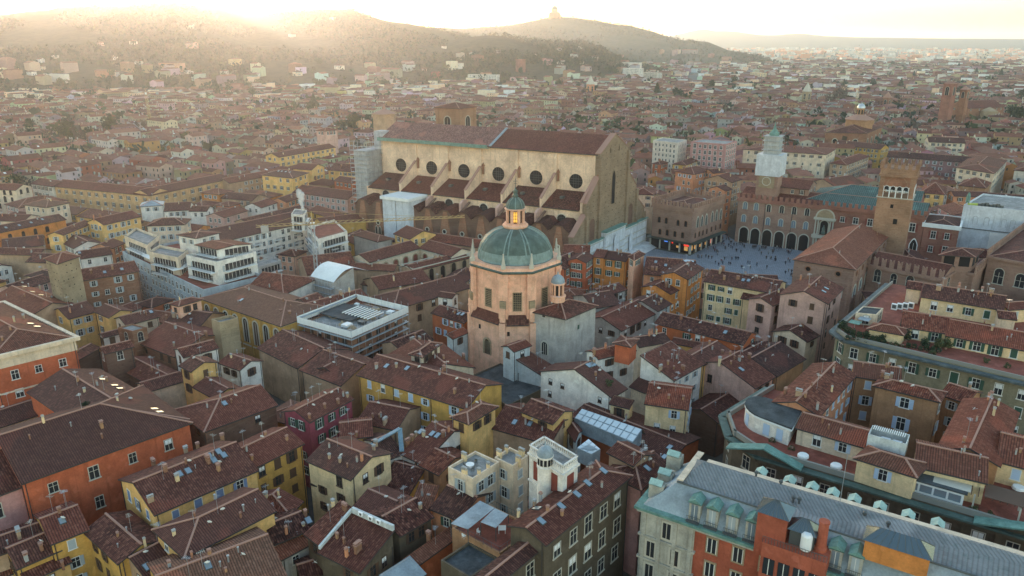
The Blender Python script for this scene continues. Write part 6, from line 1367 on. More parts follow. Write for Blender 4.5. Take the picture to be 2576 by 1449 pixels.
def hotel():
 z=21.;A,B,C=at('B3',(930,400),z),at('B3',(482,788),z),at('B3',(1950,1135),z);e=(C-B).normalized();n=(A-B);D=n.length;n/=D;L=(C-B).length+10;O=B.xy.to_3d();P=lambda s,t,h:O+e*s+n*t+V((0,0,h))
 of=V((e.y,-e.x,0));of=of if of.y<0 else-of
 r=thing('terraced_palazzo','cream palazzo with planted roof terraces and a grey metal cornice, right','palazzo',(B.x,B.y,0));pts=[P(s,t,0).xy[:]for s,t in((3.5,0),(L,0),(L,D),(0,D),(0,3.5))]
 m=MB();m.prism(pts,0,z,0,True,1);m.build('wall',['paleyellow_shaded','terrace_red'],r,bvh=True)
 for i in(0,3,4):
  p,q=V((*pts[i],0)),V((*pts[(i+1)%5],0));d=(q-p).normalized();o=V((d.y,-d.x,0));c=(p+q)/2
  if o.dot(c-P(L/2,D/2,0))<0:o=-o
  w=(q-p).length/2+.3;m=MB();m.box((c+o*.8).to_tuple()[:2]+(z-.5,),d*w,o*.9,(0,0,.25));m.build('metal_cornice',['zinc_dark'],r)
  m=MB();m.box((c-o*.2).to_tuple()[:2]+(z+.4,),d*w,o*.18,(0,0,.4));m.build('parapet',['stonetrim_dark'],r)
  nn=max(1,int(2*w/4.))
  for j in range(nn):
   for row in range(4):
    x=p+d*(2*w*(j+.5)/nn);cand(r,(x.x,x.y,z-3.4-row*4.2),o,'green',1.3)
 occ_mark(O,e,n,L,D,pad=1);kw=dict(zb=z,ants=0,mark=False)
 G('B3',(1012,718),(1370,772),(990,602),z+3.2,'paleyellow','terrace house with dark green shutters and red roof, right',name='penthouse',cat='penthouse',roof='roof_red',win='green',ws=4,rows=1,top=1.7,skip=0,wsc=1.1,ch=0,**kw)
 G('B3',(1350,785),(1990,905),(1390,672),z+3.0,'paleyellow','long terrace house with tall green shutters and red roof, right edge',name='penthouse',cat='penthouse',roof='roof_red',win='green',ws=4,rows=1,top=1.6,skip=0,wsc=1.15,ch=[(1800,830),(1690,750)],**kw)
 Q('B3',(768,733),(1015,778),(1050,742),z+2.8,'paleyellow','open garden pavilion with a hipped red roof on the planted terrace',name='garden_pavilion',cat='pavilion',roof='roof_red',k=.4,win=None,ch=0,**kw)
 Q('B3',(662,625),(820,640),(870,590),z+3.0,'cream','glass-fronted penthouse with white awnings at the terrace corner','flat',name='penthouse',cat='penthouse',deck='bitumen',win='dark',ws=2.6,rows=1,top=1.5,skip=0,wsc=1.2,parapet=.15,zb=z,mark=False)
 G('B3',(1160,492),(1775,592),(1200,402),z+4.6,'paleyellow','cream back building with closed green shutters, right',roof='roof_brown',win='green',ws=4.2,rows=2,dz=3.6,top=2.2,skip=0,wsc=1.1,ch=[(1285,450),(1435,460),(1585,485),(1685,465),(1620,430),(1445,415)],ants=1,zb=0)
 G('B3',(1812,590),(2050,575),(1850,540),z+4,'paleyellow','cream stair house at the right edge',roof='roof_brown',win='grey',rows=1,ch=0,zb=0,ants=0)
 G('B3',(1745,650),(1870,665),(1800,610),z+3.6,'cream','small cream roof hut with dishes at the right edge',name='roof_hut',cat='roof hut',roof='roof_brown',win=None,ch=0,zb=z,ants=1,mark=False)
 G('B3',(1050,425),(1150,440),(1100,385),z+4.4,'cream','cream stair house beside the crenellated wing',name='roof_hut',cat='roof hut',roof='roof_brown',win=None,ch=0,zb=0,ants=0)
 for i,q in enumerate(((650,745),(720,720))):
  c=at('B3',q,z+.5);t=thing('garden_parasol',('green square parasol folded flat on the planted terrace','grey lounge awning on the planted terrace')[i],'parasol',(c.x,c.y,z));m=MB();m.bar((c.x,c.y,z),(c.x,c.y,z+2.3),.05);m.build('pole',['steel'],t);m=MB();m.box((c.x,c.y,z+2.35),e*1.3,n*1.3,(0,0,.06));m.build('canopy',['copper' if i==0 else 'zinc'],t)
 for k in range(4):
  c=at('B3',(955+k*42,570-k*3),z+1);t=thing('air_conditioner',('leftmost','second','third','rightmost')[k]+' white air conditioner behind the terrace house','air conditioner',(c.x,c.y,z));m=MB();m.box((c.x,c.y,z+.8),e*.7,n*.4,(0,0,.8));m.build('casing',['white_paint'],t);m=MB();m.box((c.x+of.x*.42,c.y+of.y*.42,z+.9),e*.5,of*.02,(0,0,.5));m.build('grille',['metal_dark'],t)
grained('paleyellow_shaded',(.26,.225,.15));hotel()  # darkened copy of the pale yellow, with street shade put into the colour
# ------------------------------------------------------------ white terraced apartments
def apartments():
 kw=dict(name='apartment_block',cat='apartment block')
 B1_=Q('B0',(925,175),(1535,468),(1990,360),14.5,'bluegrey','blue-grey street storeys of the terraced apartments','flat',win='grey',ws=2.9,rows=4,dz=3.3,top=2,skip=.03,parapet=.9,deck='terrace_red',**kw)
 Q('B0',(1405,205),(1635,258),(1935,180),21.5,'white','white stepped apartment tower with red panels and big balconies','flat',win='grey',ws=4.2,rows=3,dz=3.2,top=2.0,parapet=.9,zb=14,mark=False,**kw)
 A4=Q('B0',(1480,105),(1645,140),(1890,100),25,'white','white top-floor apartment with glass doors and a red roof','gable',win='grey',ws=2.8,rows=1,top=1.6,wsc=1.2,skip=0,k=.1,roof='roof_brown',zb=21,ch=0,ants=0,mark=False,**kw)
 Q('B0',(1125,180),(1345,225),(1420,170),20,'cream','cream terraced apartments with planted balconies, centre step','flat',win='green',ws=3,rows=2,parapet=.9,zb=14,mark=False,**kw)
 Q('B0',(940,60),(1115,130),(1200,60),20,'cream','cream terraced apartments with green awnings, left step','flat',win='green',ws=3,rows=2,parapet=.9,zb=14,mark=False,**kw)
 Q('B0',(1345,30),(1480,55),(1650,15),25,'white','white rear penthouse of the terraced apartments','hip',win='grey',ws=3,rows=1,roof='roof_brown',k=.15,zb=14,ch=1,mark=False,**kw)
 W1=G('A1',(-250,1235),(375,1095),(270,1020),19,'white','long white apartment wing with small balconies',win='grey',ws=2.9,rows=5,dz=3.1,skip=.06,roof='roof_brown',ch=1,ants=0,**kw)
 W2=Q('A1',(382,1145),(470,1242),(690,1182),18.5,'white','white corner apartments with a planted roof terrace','flat',win='grey',ws=3.4,rows=4,dz=3.4,skip=.1,parapet=.9,deck='terrace_red',**kw)
 Q('A1',(265,1040),(360,1050),(385,1010),24,'white','white plant room with a steaming chimney on the apartments','flat',name='plant_room',cat='roof hut',win=None,parapet=.3,zb=18,mark=False)
 Q('B1',(0,290),(190,235),(130,205),13,'grey','grey low office roof beside the white apartments','flat',win='grey',ws=2.6,rows=2,parapet=.5,**kw)
 for H,n_ in((W1,9),(W2,3)):  # balconies
  for i in range(4):
   A,B,e,o=face(H,i)
   if o.y>-.1 and o.x<.2:continue
   if o.y>.2:continue
   L=(B-A).length
   for k in range(int(L/8)):
    for row in range(3):
     p=A+e*(L*(k+.5)/int(L/8))+o*.6;z=H['z']-4.6-row*3.1;m=MB();m.box((p.x,p.y,z),e*1.5,o*.6,(0,0,.08),0)
     for t in range(9):m.box((p.x+e.x*(-1.45+t*.36)+o.x*.55,p.y+e.y*(-1.45+t*.36)+o.y*.55,z+.5),e*.03,o*.03,(0,0,.45),1)
     m.box((p.x+o.x*.55,p.y+o.y*.55,z+.98),e*1.5,o*.04,(0,0,.04),1);m.build('balcony',['white_paint','metal_dark'],H['root'])
 A,B,e,o=face(B1_,0)
 for s0,s1,z in((4,16,17.2),(18,30,17.2),(32,44,17)):
  m=MB();c=A+e*((s0+s1)/2)-o*2;m.box((c.x,c.y,z),e*((s1-s0)/2),o*1.8,(0,0,.15));m.build('balcony_slab',['white_paint'],B1_['root'])
for w_ in('bluegrey','white','cream','grey'):wallmat(w_)
apartments()
def loggias():
 for H in HOUSES:
  if 'apartments' not in H['root']['label']and 'apartment tower' not in H['root']['label']and 'top-floor' not in H['root']['label']:continue
  if H['kind']!='flat' and 'top-floor' not in H['root']['label']:continue
  if 'blue-grey' in H['root']['label']:continue
  r=H['root']
  for i in range(4):
   A,B,e,o=face(H,i);L=(B-A).length
   if o.dot(EYE-A)<=0 or L<5:continue
   for k in range(2):
    z=H['z']-1.7-3.2*k
    if z<H['zb']+1 or(i==0 and k==1 and L<6):continue
    w=L*(.30 if k else .36);c=A+e*L*(.45 if k else .55)+o*.04
    m=MB();m.box((c.x,c.y,z),e*w,o*.05,(0,0,1.1),0)
    for j in range(int(w*2/1.4)+1):q=c+e*(-w+j*1.4);m.box((q.x+o.x*.06,q.y+o.y*.06,z),e*.05,o*.05,(0,0,1.1),1)
    m.build('glazed_door',['glass','frame'],r);m=MB();q=c+o*.75;m.box((q.x,q.y,z-1.25),e*(w+.4),o*.8,(0,0,.1));m.build('balcony_slab',['white_paint'],r)
    m=MB();q=c+o*1.5;m.box((q.x,q.y,z-.25),e*(w+.4),o*.03,(0,0,.04))
    for j in range(int((w+.4)*2/.5)+1):x=q+e*(-w-.4+j*.5);m.box((x.x,x.y,z-.7),e*.025,o*.025,(0,0,.45))
    m.build('balcony_rail',['metal_dark'],r)
   m=MB();q=(A+B)/2-o*.1;m.box((q.x,q.y,H['z']+1.35),e*L/2,o*.03,(0,0,.04))
   for j in range(int(L/.8)+1):x=A+e*min(L,j*.8)-o*.1;m.box((x.x,x.y,H['z']+1.1),e*.025,o*.025,(0,0,.25))
   if H['kind']=='flat':m.build('railing',['metal_dark'],r)
loggias()
_h=MB();_h.abox(-.16,.16,-.04,.03,-.16,.16);HOLE=_h.data('putlog_hole',['dark'])
def putlogs(H,root,sides,dz,ds,z0,z1):
 for i in sides:
  A,B,e,o=face(H,i);L=(B-A).length;rz=math.atan2(o.y,o.x)-math.pi/2;z=z0
  while z<z1:
   s=ds*.5
   while s<L:
    if random.random()<.7:p=A+e*(s+random.uniform(-.2,.2));inst('putlog_hole',HOLE,root,(p.x,p.y,z),rz)
    s+=ds
   z+=dz
putlogs(TOWER,TOWER['root'],[i for i in range(4)if face(TOWER,i)[3].y<.2],2.2,1.8,10,26)
def basilica_holes():
 r=bpy.data.objects['basilica'];fo=V((BA.y,-BA.x,0));fo=fo if fo.dot(BB)<0 else-fo;rz=math.atan2(fo.y,fo.x)-math.pi/2
 for j in range(16):
  for i in range(19):
   a,z=-19+i*3.4+.6*(j%2),15.5+j*2.25
   top=53-abs(a-12)*.5 if-.5<a<24.5 else 37-(-.8-a)*.88 if-11<a<=-.5 else 37-(a-24.8)*.88 if 24.5<=a<35 else 16
   if z<top-1 and not(9.8<a<14.2 and 24<z<40)and random.random()<.8:q=bp(a,-1.33,z);inst('putlog_hole',HOLE,r,q,rz)
basilica_holes()
# ------------------------------------------------------------ little white castle house with a round turret
def castle():
 z=25.;H=Q('C2',(130,508),(385,668),(497,592),z,'white','white tower house with red window panels and a balustraded roof','flat',name='turret_house',cat='house',win=None,parapet=.25,deck='terrace_grey');r=H['root']
 cornice(r,H['O'],H['a'],H['n'],H['L'],H['W'],z-.4,'white',.3,.3);cornice(r,H['O'],H['a'],H['n'],H['L'],H['W'],z-5.4,'white',.2,.25)
 for i in range(4):
  A,B,e,o=face(H,i);L=(B-A).length
  m=MB();c=(A+B)/2-o*.1;m.box((c.x,c.y,z+1.15),e*L/2,o*.14,(0,0,.1));m.build('rail',['white'],r)
  for k in range(int(L/.45)):m=MB();q=A+e*(.2+k*.45)-o*.1;m.lathe((q.x,q.y,z+.2),[(.1,0),(.13,.3),(.07,.6),(.1,.9)],6);m.build('baluster',['white'],r)
  if o.y>.3:continue
  k=2 if L>5 else 1
  for j in range(k):p=A+e*L*(j+.5)/k+o*.05;m=MB();m.box((p.x,p.y,z-2.9),e*.85,o*.06,(0,0,1.7),0);m.box((p.x,p.y,z-4.75),e*1.0,o*.12,(0,0,.1),1);m.build('shutter_panel',['sh_red','white'],r)
 c=at('C2',(266,640),22);A,B,e,o=face(H,0);s,_=on_plane('C2',(266,640),A,e);p=A+e*s+o*.5
 m=MB();m.lathe((p.x,p.y,14),[(1.2,0),(1.2,10.4),(1.35,10.5),(1.35,10.8),(1.2,10.9),(1.2,12.4),(1.4,12.5),(1.4,12.7)],18);m.build('turret',['white'],r,smooth=False)
 m=MB();m.lathe((p.x,p.y,26.7),[(1.35*math.cos(t),1.6*math.sin(t))for t in np.linspace(0,1.4,8)]+[(.12,1.8),(.05,2.3)],16);m.build('turret_dome',['zinc'],r,smooth=True)
 for k in range(5):t=R(-150+k*30);m=MB();m.box((p.x+1.26*math.cos(t),p.y+1.22*math.sin(t),25.7),(math.cos(t)*.03,math.sin(t)*.03,0),(-math.sin(t)*.22,math.cos(t)*.22,0),(0,0,.55));m.build('turret_window',['dark'],r)
castle()
def roof_decks():
 for H,lab,spots in((DK1,'deck',5),(DK2,'deck',5)):
  for k in range(spots):
   s,t=(random.uniform(.05,.95)*H['L'],random.choice((.05,.93))*H['W'])if k%2 else(random.choice((.04,.95))*H['L'],random.uniform(.1,.9)*H['W'])
   inst('chimney',CH[(3,random.choice((0,1)))],H['wall'],H['P'](s,t,H['z']+.4),math.atan2(H['a'].y,H['a'].x),(.65,)*3)
 c=DK1['P'](DK1['L']*.45,DK1['W']*.4,DK1['z']);t=thing('round_table','round white table on the cream roof deck','table',c);m=MB();m.lathe(c,[(.3,0),(.05,.05),(.05,.7)],8);m.build('leg',['steel'],t);m=MB();m.lathe((c.x,c.y,c.z+.7),[(.75,0),(.75,.05)],16);m.build('table_top',['white_paint'],t)
 def chair(p,rz,lab,mat='white_paint'):
  t=thing('terrace_chair',lab,'chair',p);t.rotation_euler=(0,0,rz);P0=V(p)
  def part(nm,*b):m=MB();m.abox(*b);me=m.data(nm,[mat]);o=bpy.data.objects.new(nm,me);col.objects.link(o);o.parent=t
  part('seat',-.25,.25,-.25,.25,.42,.47);part('backrest',-.25,.25,.22,.27,.5,.95)
  for x in(-.23,.19):
   for y in(-.23,.19):part('leg',x,x+.04,y,y+.04,0,.42)
 for k,q in enumerate(((.3,.35,2),(.62,.35,4.5),(.45,.62,0))):chair(DK1['P'](DK1['L']*q[0],DK1['W']*q[1],DK1['z']),q[2],('dark chair left of the round table on the cream deck','dark chair right of the round table on the cream deck','dark chair behind the round table on the cream deck')[k],'metal_dark')
 D=DECK;z=D['z'];tb=at('C1',(1857,1085),z+.75);t=thing('terrace_table','square white table standing on the red roof terrace','table',(tb.x,tb.y,z));m=MB();m.box((tb.x,tb.y,z+.75),(.6,0,0),(0,.6,0),(0,0,.04));m.build('table_top',['white_paint'],t)
 for x in(-.5,.5):
  for y in(-.5,.5):m=MB();m.bar((tb.x+x,tb.y+y,z),(tb.x+x,tb.y+y,z+.72),.04);m.build('leg',['white_paint'],t)
 for q,rz,lab in(((1682,1120),1,'white folding chair near the grey pergola roof'),((1570,1150),2.4,'white folding chair at the corner of the red terrace')):c=at('C1',q,z+.3);chair((c.x,c.y,z),rz,lab)
 # grey pergola sheets on posts
 a,n,P=D['a'],D['n'],D['P'];t=thing('pergola','grey corrugated pergola roof over the red terrace','pergola',P(3,8,z));zz=z+2.5
 C4=[[(1470,1052),(1690,880),(1800,935),(1600,1095)],[(1695,1040),(1802,937),(1905,985),(1810,1085)]]
 for k,poly in enumerate(C4):
  pts=[at('C1',q,zz)for q in poly];m=MB();m.poly(pts);m.poly([p-V((0,0,.08))for p in reversed(pts)])
  for i in range(4):m.poly([pts[i]-V((0,0,.08)),pts[(i+1)%4]-V((0,0,.08)),pts[(i+1)%4],pts[i]])
  m.build('roof_sheet',['zinc'],t)
  for p in pts:m=MB();m.bar((p.x,p.y,z),(p.x,p.y,zz),.06);m.build('post',['metal_dark'],t)
 for i in range(4):
  A,B,e,o=face(D,i);L=(B-A).length;m=MB()
  for k in range(int(L/1.5)+1):q=A+e*(L*k/int(L/1.5));m.bar((q.x,q.y,z+.3),(q.x,q.y,z+1.5),.03)
  for h in(.8,1.5):m.bar(A+V((0,0,z+h)),B+V((0,0,z+h)),.03)
  m.build('railing',['metal_dark'],D['root'])
roof_decks()
# ------------------------------------------------------------ glass roofs
def glass_roof(name,label,code,c4,z,nx,ny,lift):
 p=[at(code,q,z+h)for q,h in zip(c4,lift)];t=thing(name,label,'glass roof',p[0]);
 for i in range(nx):
  for j in range(ny):
   f=lambda u,v:p[0].lerp(p[1],u).lerp(p[3].lerp(p[2],u),v)
   g=.06;u0,u1,v0,v1=(i+g)/nx,(i+1-g)/nx,(j+g)/ny,(j+1-g)/ny
   m=MB();q=[f(u0,v0),f(u1,v0),f(u1,v1),f(u0,v1)];m.poly([x+V((0,0,.06))for x in q]);m.build('pane',['panelglass'],t)
 m=MB();m.poly([q-V((0,0,.02))for q in p])
 for i in range(4):a,b=p[i],p[(i+1)%4];m.poly([V((a.x,a.y,z-3)),V((b.x,b.y,z-3)),b,a])
 m.build('frame',['zinc'],t)
 bk=[p[3],p[2]];d=(p[3]-p[0]);d.z=0;m=MB();m.poly([p[3],p[2],p[2]+d*.55-V((0,0,1.6)),p[3]+d*.55-V((0,0,1.6))]);m.build('back_slope',['copper_dark'],t)
plain('panelglass',(.62,.68,.70),.25,.35)
glass_roof('glass_roof','long white glass roof of two rows of panes on the hall','C2',[(470,258),(912,442),(982,342),(527,186)],14.4,9,2,(0,0,1.6,1.6))
glass_roof('glass_roof','small nine-pane glass roof beside the long one','C2',[(490,482),(600,532),(667,492),(577,414)],14.0,3,3,(0,0,1.2,1.2))
glass_roof('glass_roof','long glazed skylight on the ridge facing the square','B2',[(1262,240),(1365,252),(1375,228),(1275,212)],19.0,7,1,(0,0,.8,.8))
# ------------------------------------------------------------ yellow arcaded hall
HALL=G('B0',(1520,508),(2120,714),(1830,426),15.5,'ochre','ochre hall with tall arched windows and a wide red roof',name='arcaded_hall',cat='hall',hip0=True,hip1=True,roof='roof_rust',k=.3,win=None,ch=0,sk=[(1822,525)],ants=0)
def hall():
 A,B,e,o=face(HALL,0);L=(B-A).length;r=HALL['root']
 for k in range(8):p=A+e*L*(k+.5)/8;arch_at(r,'arched_window',(p.x,p.y,6.3),o,2.0,7.4,'stonetrim','sh_brown' if k%2 else 'glass',t=.4,mull=1)
 ledge(r,HALL,5.4);ledge(r,HALL,15.0)
 for k in range(9):m=MB();p=A+e*L*k/8+o*.12;m.box((p.x,p.y,7.4),e*.3,o*.15,(0,0,7.3));m.build('pilaster',['ochre'],r)
hall()
for H in HOUSES:
 if H['root'].name.startswith('court_wing'):
  A,B,e,o=face(H,0);L=(B-A).length;n_=max(2,int(L/4.6))
  for k in range(n_):p=A+e*L*(k+.5)/n_;arch_at(H['root'],'arched_window',(p.x,p.y,7.5),o,2.0,4.8,'stone','sh_red' if H['z']>14 else 'dark',t=.4)
  ledge(H['root'],H,6.6);ledge(H['root'],H,13.6)
  # white hall arched window
  # ------------------------------------------------------------ white tarpaulin roof on scaffolding
def tarp_roof():
 z=16.;p=[at('B1',(410,345),z),at('B1',(588,392),z),at('B1',(735,280),z+3.4),at('B1',(545,232),z+3.4)]
 t=thing('tarpaulin_roof','white tarpaulin roof curved over a scaffolded nave','tarpaulin',p[0]);m=MB();N=8
 rows=[]
 for i in range(N+1):
  v=i/N;rows.append([p[0].lerp(p[3],v)+V((0,0,1.1*math.sin(math.pi*v))),p[1].lerp(p[2],v)+V((0,0,1.1*math.sin(math.pi*v)))])
 for i in range(N):m.poly([rows[i][0],rows[i][1],rows[i+1][1],rows[i+1][0]])
 q=[p[3],p[2],p[2]+V((4,7,-3.4)),p[3]+V((4,7,-3.4))];m.poly(q)
 m.build('sheet',['tarp'],t,smooth=True,bvh=True)
 m=MB();m.poly([p[0],p[1],V((p[1].x,p[1].y,0)),V((p[0].x,p[0].y,0))]);m.poly([p[1],p[2],V((p[2].x,p[2].y,0)),V((p[1].x,p[1].y,0))]);m.build('wall',['grey'],t,bvh=True)
 e=(p[1]-p[0]).normalized();n=V((-e.y,e.x,0));n=n if n.y>0 else-n;scaffold(t,p[0].xy.to_3d()-n*1.6,e,n,(p[1]-p[0]).length,1.4,4,16)
 occ_mark(p[0].xy.to_3d(),e,n,18,16)
tarp_roof()
# ------------------------------------------------------------ building under construction
def site():
 z=15.;H=Q('B1',(365,700),(720,800),(1102,630),z,'brick','brick building under repair inside scaffolding and white screens','flat',name='scaffolded_building',cat='building',win='brown',ws=3.4,rows=4,dz=3.4,skip=0,parapet=.2,deck='terrace_grey');r=H['root'];P,a,n,L,W=H['P'],H['a'],H['n'],H['L'],H['W']
 t=thing('scaffolding','tube scaffolding round the brick building under repair','scaffolding',P(0,0,0));scaffold(t,P(-1.3,-1.3,0),a,n,L+2.6,W+2.6,2,z+3.2,2.1,r=.045)
 s=thing('screen_wall','white screen hoarding round the top of the scaffolded building','hoarding',P(0,0,z))
 for i in range(4):
  A,B,e,o=face(H,i);c=(A+B)/2+o*1.35;Lh=(B-A).length/2+1.3;nn=int(Lh)
  for k in range(nn):q=c+e*(Lh*(2*(k+.5)/nn-1));m=MB();m.box((q.x,q.y,z+1.2),e*(Lh/nn-.03),o*.04,(0,0,.9));m.build('panel',['tarp'],s)
 for k in range(6):q=P(L*.25+k*1.1,W*.5,z+.6);g=None;m=MB();m.box(q,a*.3,n*2.6,(0,0,.12));m.build('roof_truss',['white_paint'],r)
 for k in range(9):q=P(L*random.uniform(.5,.92),W*random.uniform(.2,.8),z);m=MB();m.lathe(q,[(random.uniform(.8,1.6),0),(random.uniform(.5,.9),.5),(.1,random.uniform(.8,1.3))],7);m.build('rubble_heap',['stone'],r)
 q=P(L*.3,W*.55,z+.9);m=MB();m.box(q,a*6,n*5,(0,0,.1));m.build('roof_slab',['bitumen'],r)
site()
def site_clutter():
 H=[h for h in HOUSES if h['root'].name.startswith('scaffolded_building')][0];P,L,W,z=H['P'],H['L'],H['W'],H['z'];r=H['root']
 for k in range(26):
  q=P(L*random.uniform(.06,.94),W*random.uniform(.08,.92),z+.25);s=random.uniform(.3,1.1);m=MB();m.box(q+V((0,0,s*.3)),H['a']*s,H['n']*s*random.uniform(.3,1.2),(0,0,s*.35));m.build(random.choice(('pallet','crate','plank_stack')),[random.choice(('stone','concrete','white_paint','ridge','metal_dark'))],r)
 for k in range(9):q=P(L*.3+k*1.2,W*.62,z+1.3);m=MB();m.box(q,H['a']*.12,H['n']*3.4,(0,0,.14));m.build('rafter',['white_paint'],r)
site_clutter()
# ------------------------------------------------------------ far landmarks
def campanile(name,label,code,q0,q1,dist,w,mat,cap,rot=.6,loggia=True,capmat='ridge',caph=None):
 """square bell tower: q1 = pixel of the top of the wall, at a ground distance"""
 d=ray(code,*q1);k=dist/math.hypot(d.x,d.y);X=EYE+d*k;zt=X.z
 t=thing(name,label,'tower',(X.x,X.y,0));e=V((math.cos(rot),math.sin(rot),0));n=V((-e.y,e.x,0));c=X.xy.to_3d()
 m=MB();m.box((c.x,c.y,zt/2),e*w/2,n*w/2,(0,0,zt/2));m.build('wall',[mat],t,bvh=True)
 cornice(t,c-e*w/2-n*w/2,e,n,w,w,zt-.3,mat,.4,.6);cornice(t,c-e*w/2-n*w/2,e,n,w,w,zt*.72,mat,.3,.5)
 if loggia:
  for o,ee in((e,n),(-e,n),(n,e),(-n,e)):
   p=c+o*(w/2);inst('arched_window',arch_mesh(round(w*.38,2),round(w*.9,2),'stonetrim','dark',False,.25,1),t,(p.x,p.y,zt-w*1.25),math.atan2(o.y,o.x)-math.pi/2)
 if cap:
  m=MB();h=caph or w*.5;b=[c+e*x*w*.56+n*y*w*.56+V((0,0,zt))for x,y in((-1,-1),(1,-1),(1,1),(-1,1))];ap=c+V((0,0,zt+h))
  for i in range(4):m.poly([b[i],b[(i+1)%4],ap])
  m.build('cap',[capmat],t)
 occ_mark(c-e*w/2-n*w/2,e,n,w,w,pad=2);return t,c,zt
campanile('brick_campanile','tall red brick bell tower with a triple window, right distance','J',None,(1090,200),880,9,'brickred',False)
campanile('brick_campanile','shorter slim brick bell tower beside the tall red one','J',None,(1242,262),890,6.5,'brick',True)
campanile('stone_campanile','pale slender bell tower with a spire, upper right','A3',None,(295,110),1100,8,'stone',True,capmat='stonetrim',caph=12)
campanile('small_campanile','small brick campanile with a pointed cap, right distance','J',None,(440,345),1080,7.5,'brick',True,caph=7)
campanile('brick_watchtower','brick tower block rising from the hillside woods','L',None,(1350,425),1750,16,'brickred',False,loggia=False)
campanile('spired_church_tower','orange church tower with a spire near the wooded foot','L',None,(1853,605),1250,9,'salmon',True,capmat='stonetrim',caph=14)
def far_churches():
# brick church with a dome lantern, right of the clock tower
 H=Q('A3',(435,418),(745,425),(862,375),21,'brick','large brick church with a pedimented transept, right of the clock tower','hip',name='brick_church',cat='church',roof='roof_brown',k=.3,win=None,ch=0,ants=0);r=H['root']
 for i in range(4):
  A,B,e,o=face(H,i)
  if o.y>.2:continue
  L=(B-A).length
  for k in range(max(1,int(L/12))):p=A+e*L*(k+.5)/max(1,int(L/12));arch_at(r,'arched_window',(p.x,p.y,8),o,3.4,8,'stonetrim','dark',t=.5)
 ledge(r,H,20.4,'brick',.5,.6)
 q=H['P'](H['L']*.42,H['W']*.55,0);m=MB();m.lathe((q.x,q.y,20),[(11,0),(11,8),(11.6,8.2),(11.6,8.8)],8);m.build('drum',['brownwall'],r,bvh=True);m=MB();m.lathe((q.x,q.y,28.8),[(11.8,0),(4,3.4),(3.2,3.6)],8);m.build('drum_roof',['ridge'],r)
 m=MB();m.lathe((q.x,q.y,32),[(2.9,0),(2.9,5),(3.3,5.2),(3.3,5.6)],12);m.build('lantern',['brownwall'],r);m=MB();m.lathe((q.x,q.y,37.6),[(3.2*math.cos(t),3.6*math.sin(t))for t in np.linspace(0,1.45,8)]+[(.2,4),(.08,5.4)],14);m.build('lantern_dome',['steel'],r,smooth=True)
 for k in range(8):t=k*math.pi/4;m=MB();m.box((q.x+2.95*math.cos(t),q.y+2.95*math.sin(t),34.6),(math.cos(t)*.05,math.sin(t)*.05,0),(-math.sin(t)*.6,math.cos(t)*.6,0),(0,0,1.7));m.build('lantern_window',['dark'],r)
 # gothic church with radiating apse behind the twin towers
 H=G('J',(1270,455),(1640,440),(1600,365),22,'brick','gothic brick church with a radiating apse beside the twin bell towers',name='gothic_church',cat='church',roof='roof_brown',k=.5,win='brown',ws=6,rows=1,ch=0,ants=0);r=H['root']
 A,B,e,o=face(H,0);c=A+e*(H['L']*.45)+o*6
 m=MB();m.lathe((c.x,c.y,0),[(15,0),(15,9),(8,13),(8,19),(.5,23)],14);m.build('apse',['stone'],r,bvh=True)
 for k in range(9):t=math.atan2(o.y,o.x)+R(-80+k*20);d=V((math.cos(t),math.sin(t),0));s=V((-d.y,d.x,0));m=MB();m.box(c+d*14+V((0,0,5.5)),d*3.5,s*.5,(0,0,5.5));m.build('buttress',['brick'],r)
far_churches()
# ------------------------------------------------------------ cranes
def crane(label,base,h,jl,az,tilt=0.,back=.3,mat='crane_yellow',s=.7,mm=None):
 b=V(base);t=thing('tower_crane',label,'crane',b);m=MB();n=int(h/2.2)
 for x in(-s,s):
  for y in(-s,s):m.bar(b+V((x,y,0)),b+V((x,y,h)),.10)
 for i in range(n):
  z0,z1=h*i/n,h*(i+1)/n
  for(x0,y0),(x1,y1)in(((-s,-s),(s,-s)),((s,-s),(s,s)),((s,s),(-s,s)),((-s,s),(-s,-s))):m.bar(b+V((x0,y0,z0)),b+V((x1,y1,z1)),.07,0,3)
 m.build('mast',[mm or mat],t);d=V((math.cos(az),math.sin(az),math.tan(tilt)));sd=V((-d.y,d.x,0)).normalized();top=b+V((0,0,h))
 for nm,L,sg in(('jib',jl,1),('counter_jib',jl*back,-1)):
  m=MB();k=int(L/2)
  for o in(sd*.5,sd*-.5,V((0,0,1.0))):m.bar(top+o,top+d*L*sg+o*.6,.07)
  for i in range(k):
   p,q=top+d*sg*L*i/k,top+d*sg*L*(i+1)/k;m.bar(p+sd*.5,q+V((0,0,.9)),.06,0,3);m.bar(p-sd*.5,q+V((0,0,.9)),.06,0,3);m.bar(p+sd*.5,q-sd*.5,.06,0,3)
  m.build(nm,[mat],t)
 m=MB();m.bar(top,top+V((0,0,4.5)),.2);m.bar(top+V((0,0,4.5)),top+d*jl*.75+V((0,0,.8)),.05);m.bar(top+V((0,0,4.5)),top-d*jl*back*.9,.05);m.build('apex_stay',[mat],t)
 m=MB();m.box(top-d*jl*back*.85-V((0,0,.8)),d.normalized()*1.2,sd*.6,(0,0,1.1));m.build('counterweight',['concrete'],t);m=MB();m.box(top+sd*1.1-V((0,0,.6)),d.normalized()*.8,sd*.6,(0,0,1.0));m.build('cab',['white_paint'],t)
plain('crane_yellow',(.46,.31,.13),.5)
def crane_at(label,code,qtop,dist,jl,az,**k):
 d=ray(code,*qtop);X=EYE+d*(dist/math.hypot(d.x,d.y));crane(label,(X.x,X.y,0),X.z,jl,az,**k)
crane_at('thin yellow tower crane in the hazy left distance','A0',(1100,120),840,40,R(200),s=.9)
crane_at('yellow tower crane beside the brick church, right distance','A3',(680,105),930,34,R(70),s=.8)
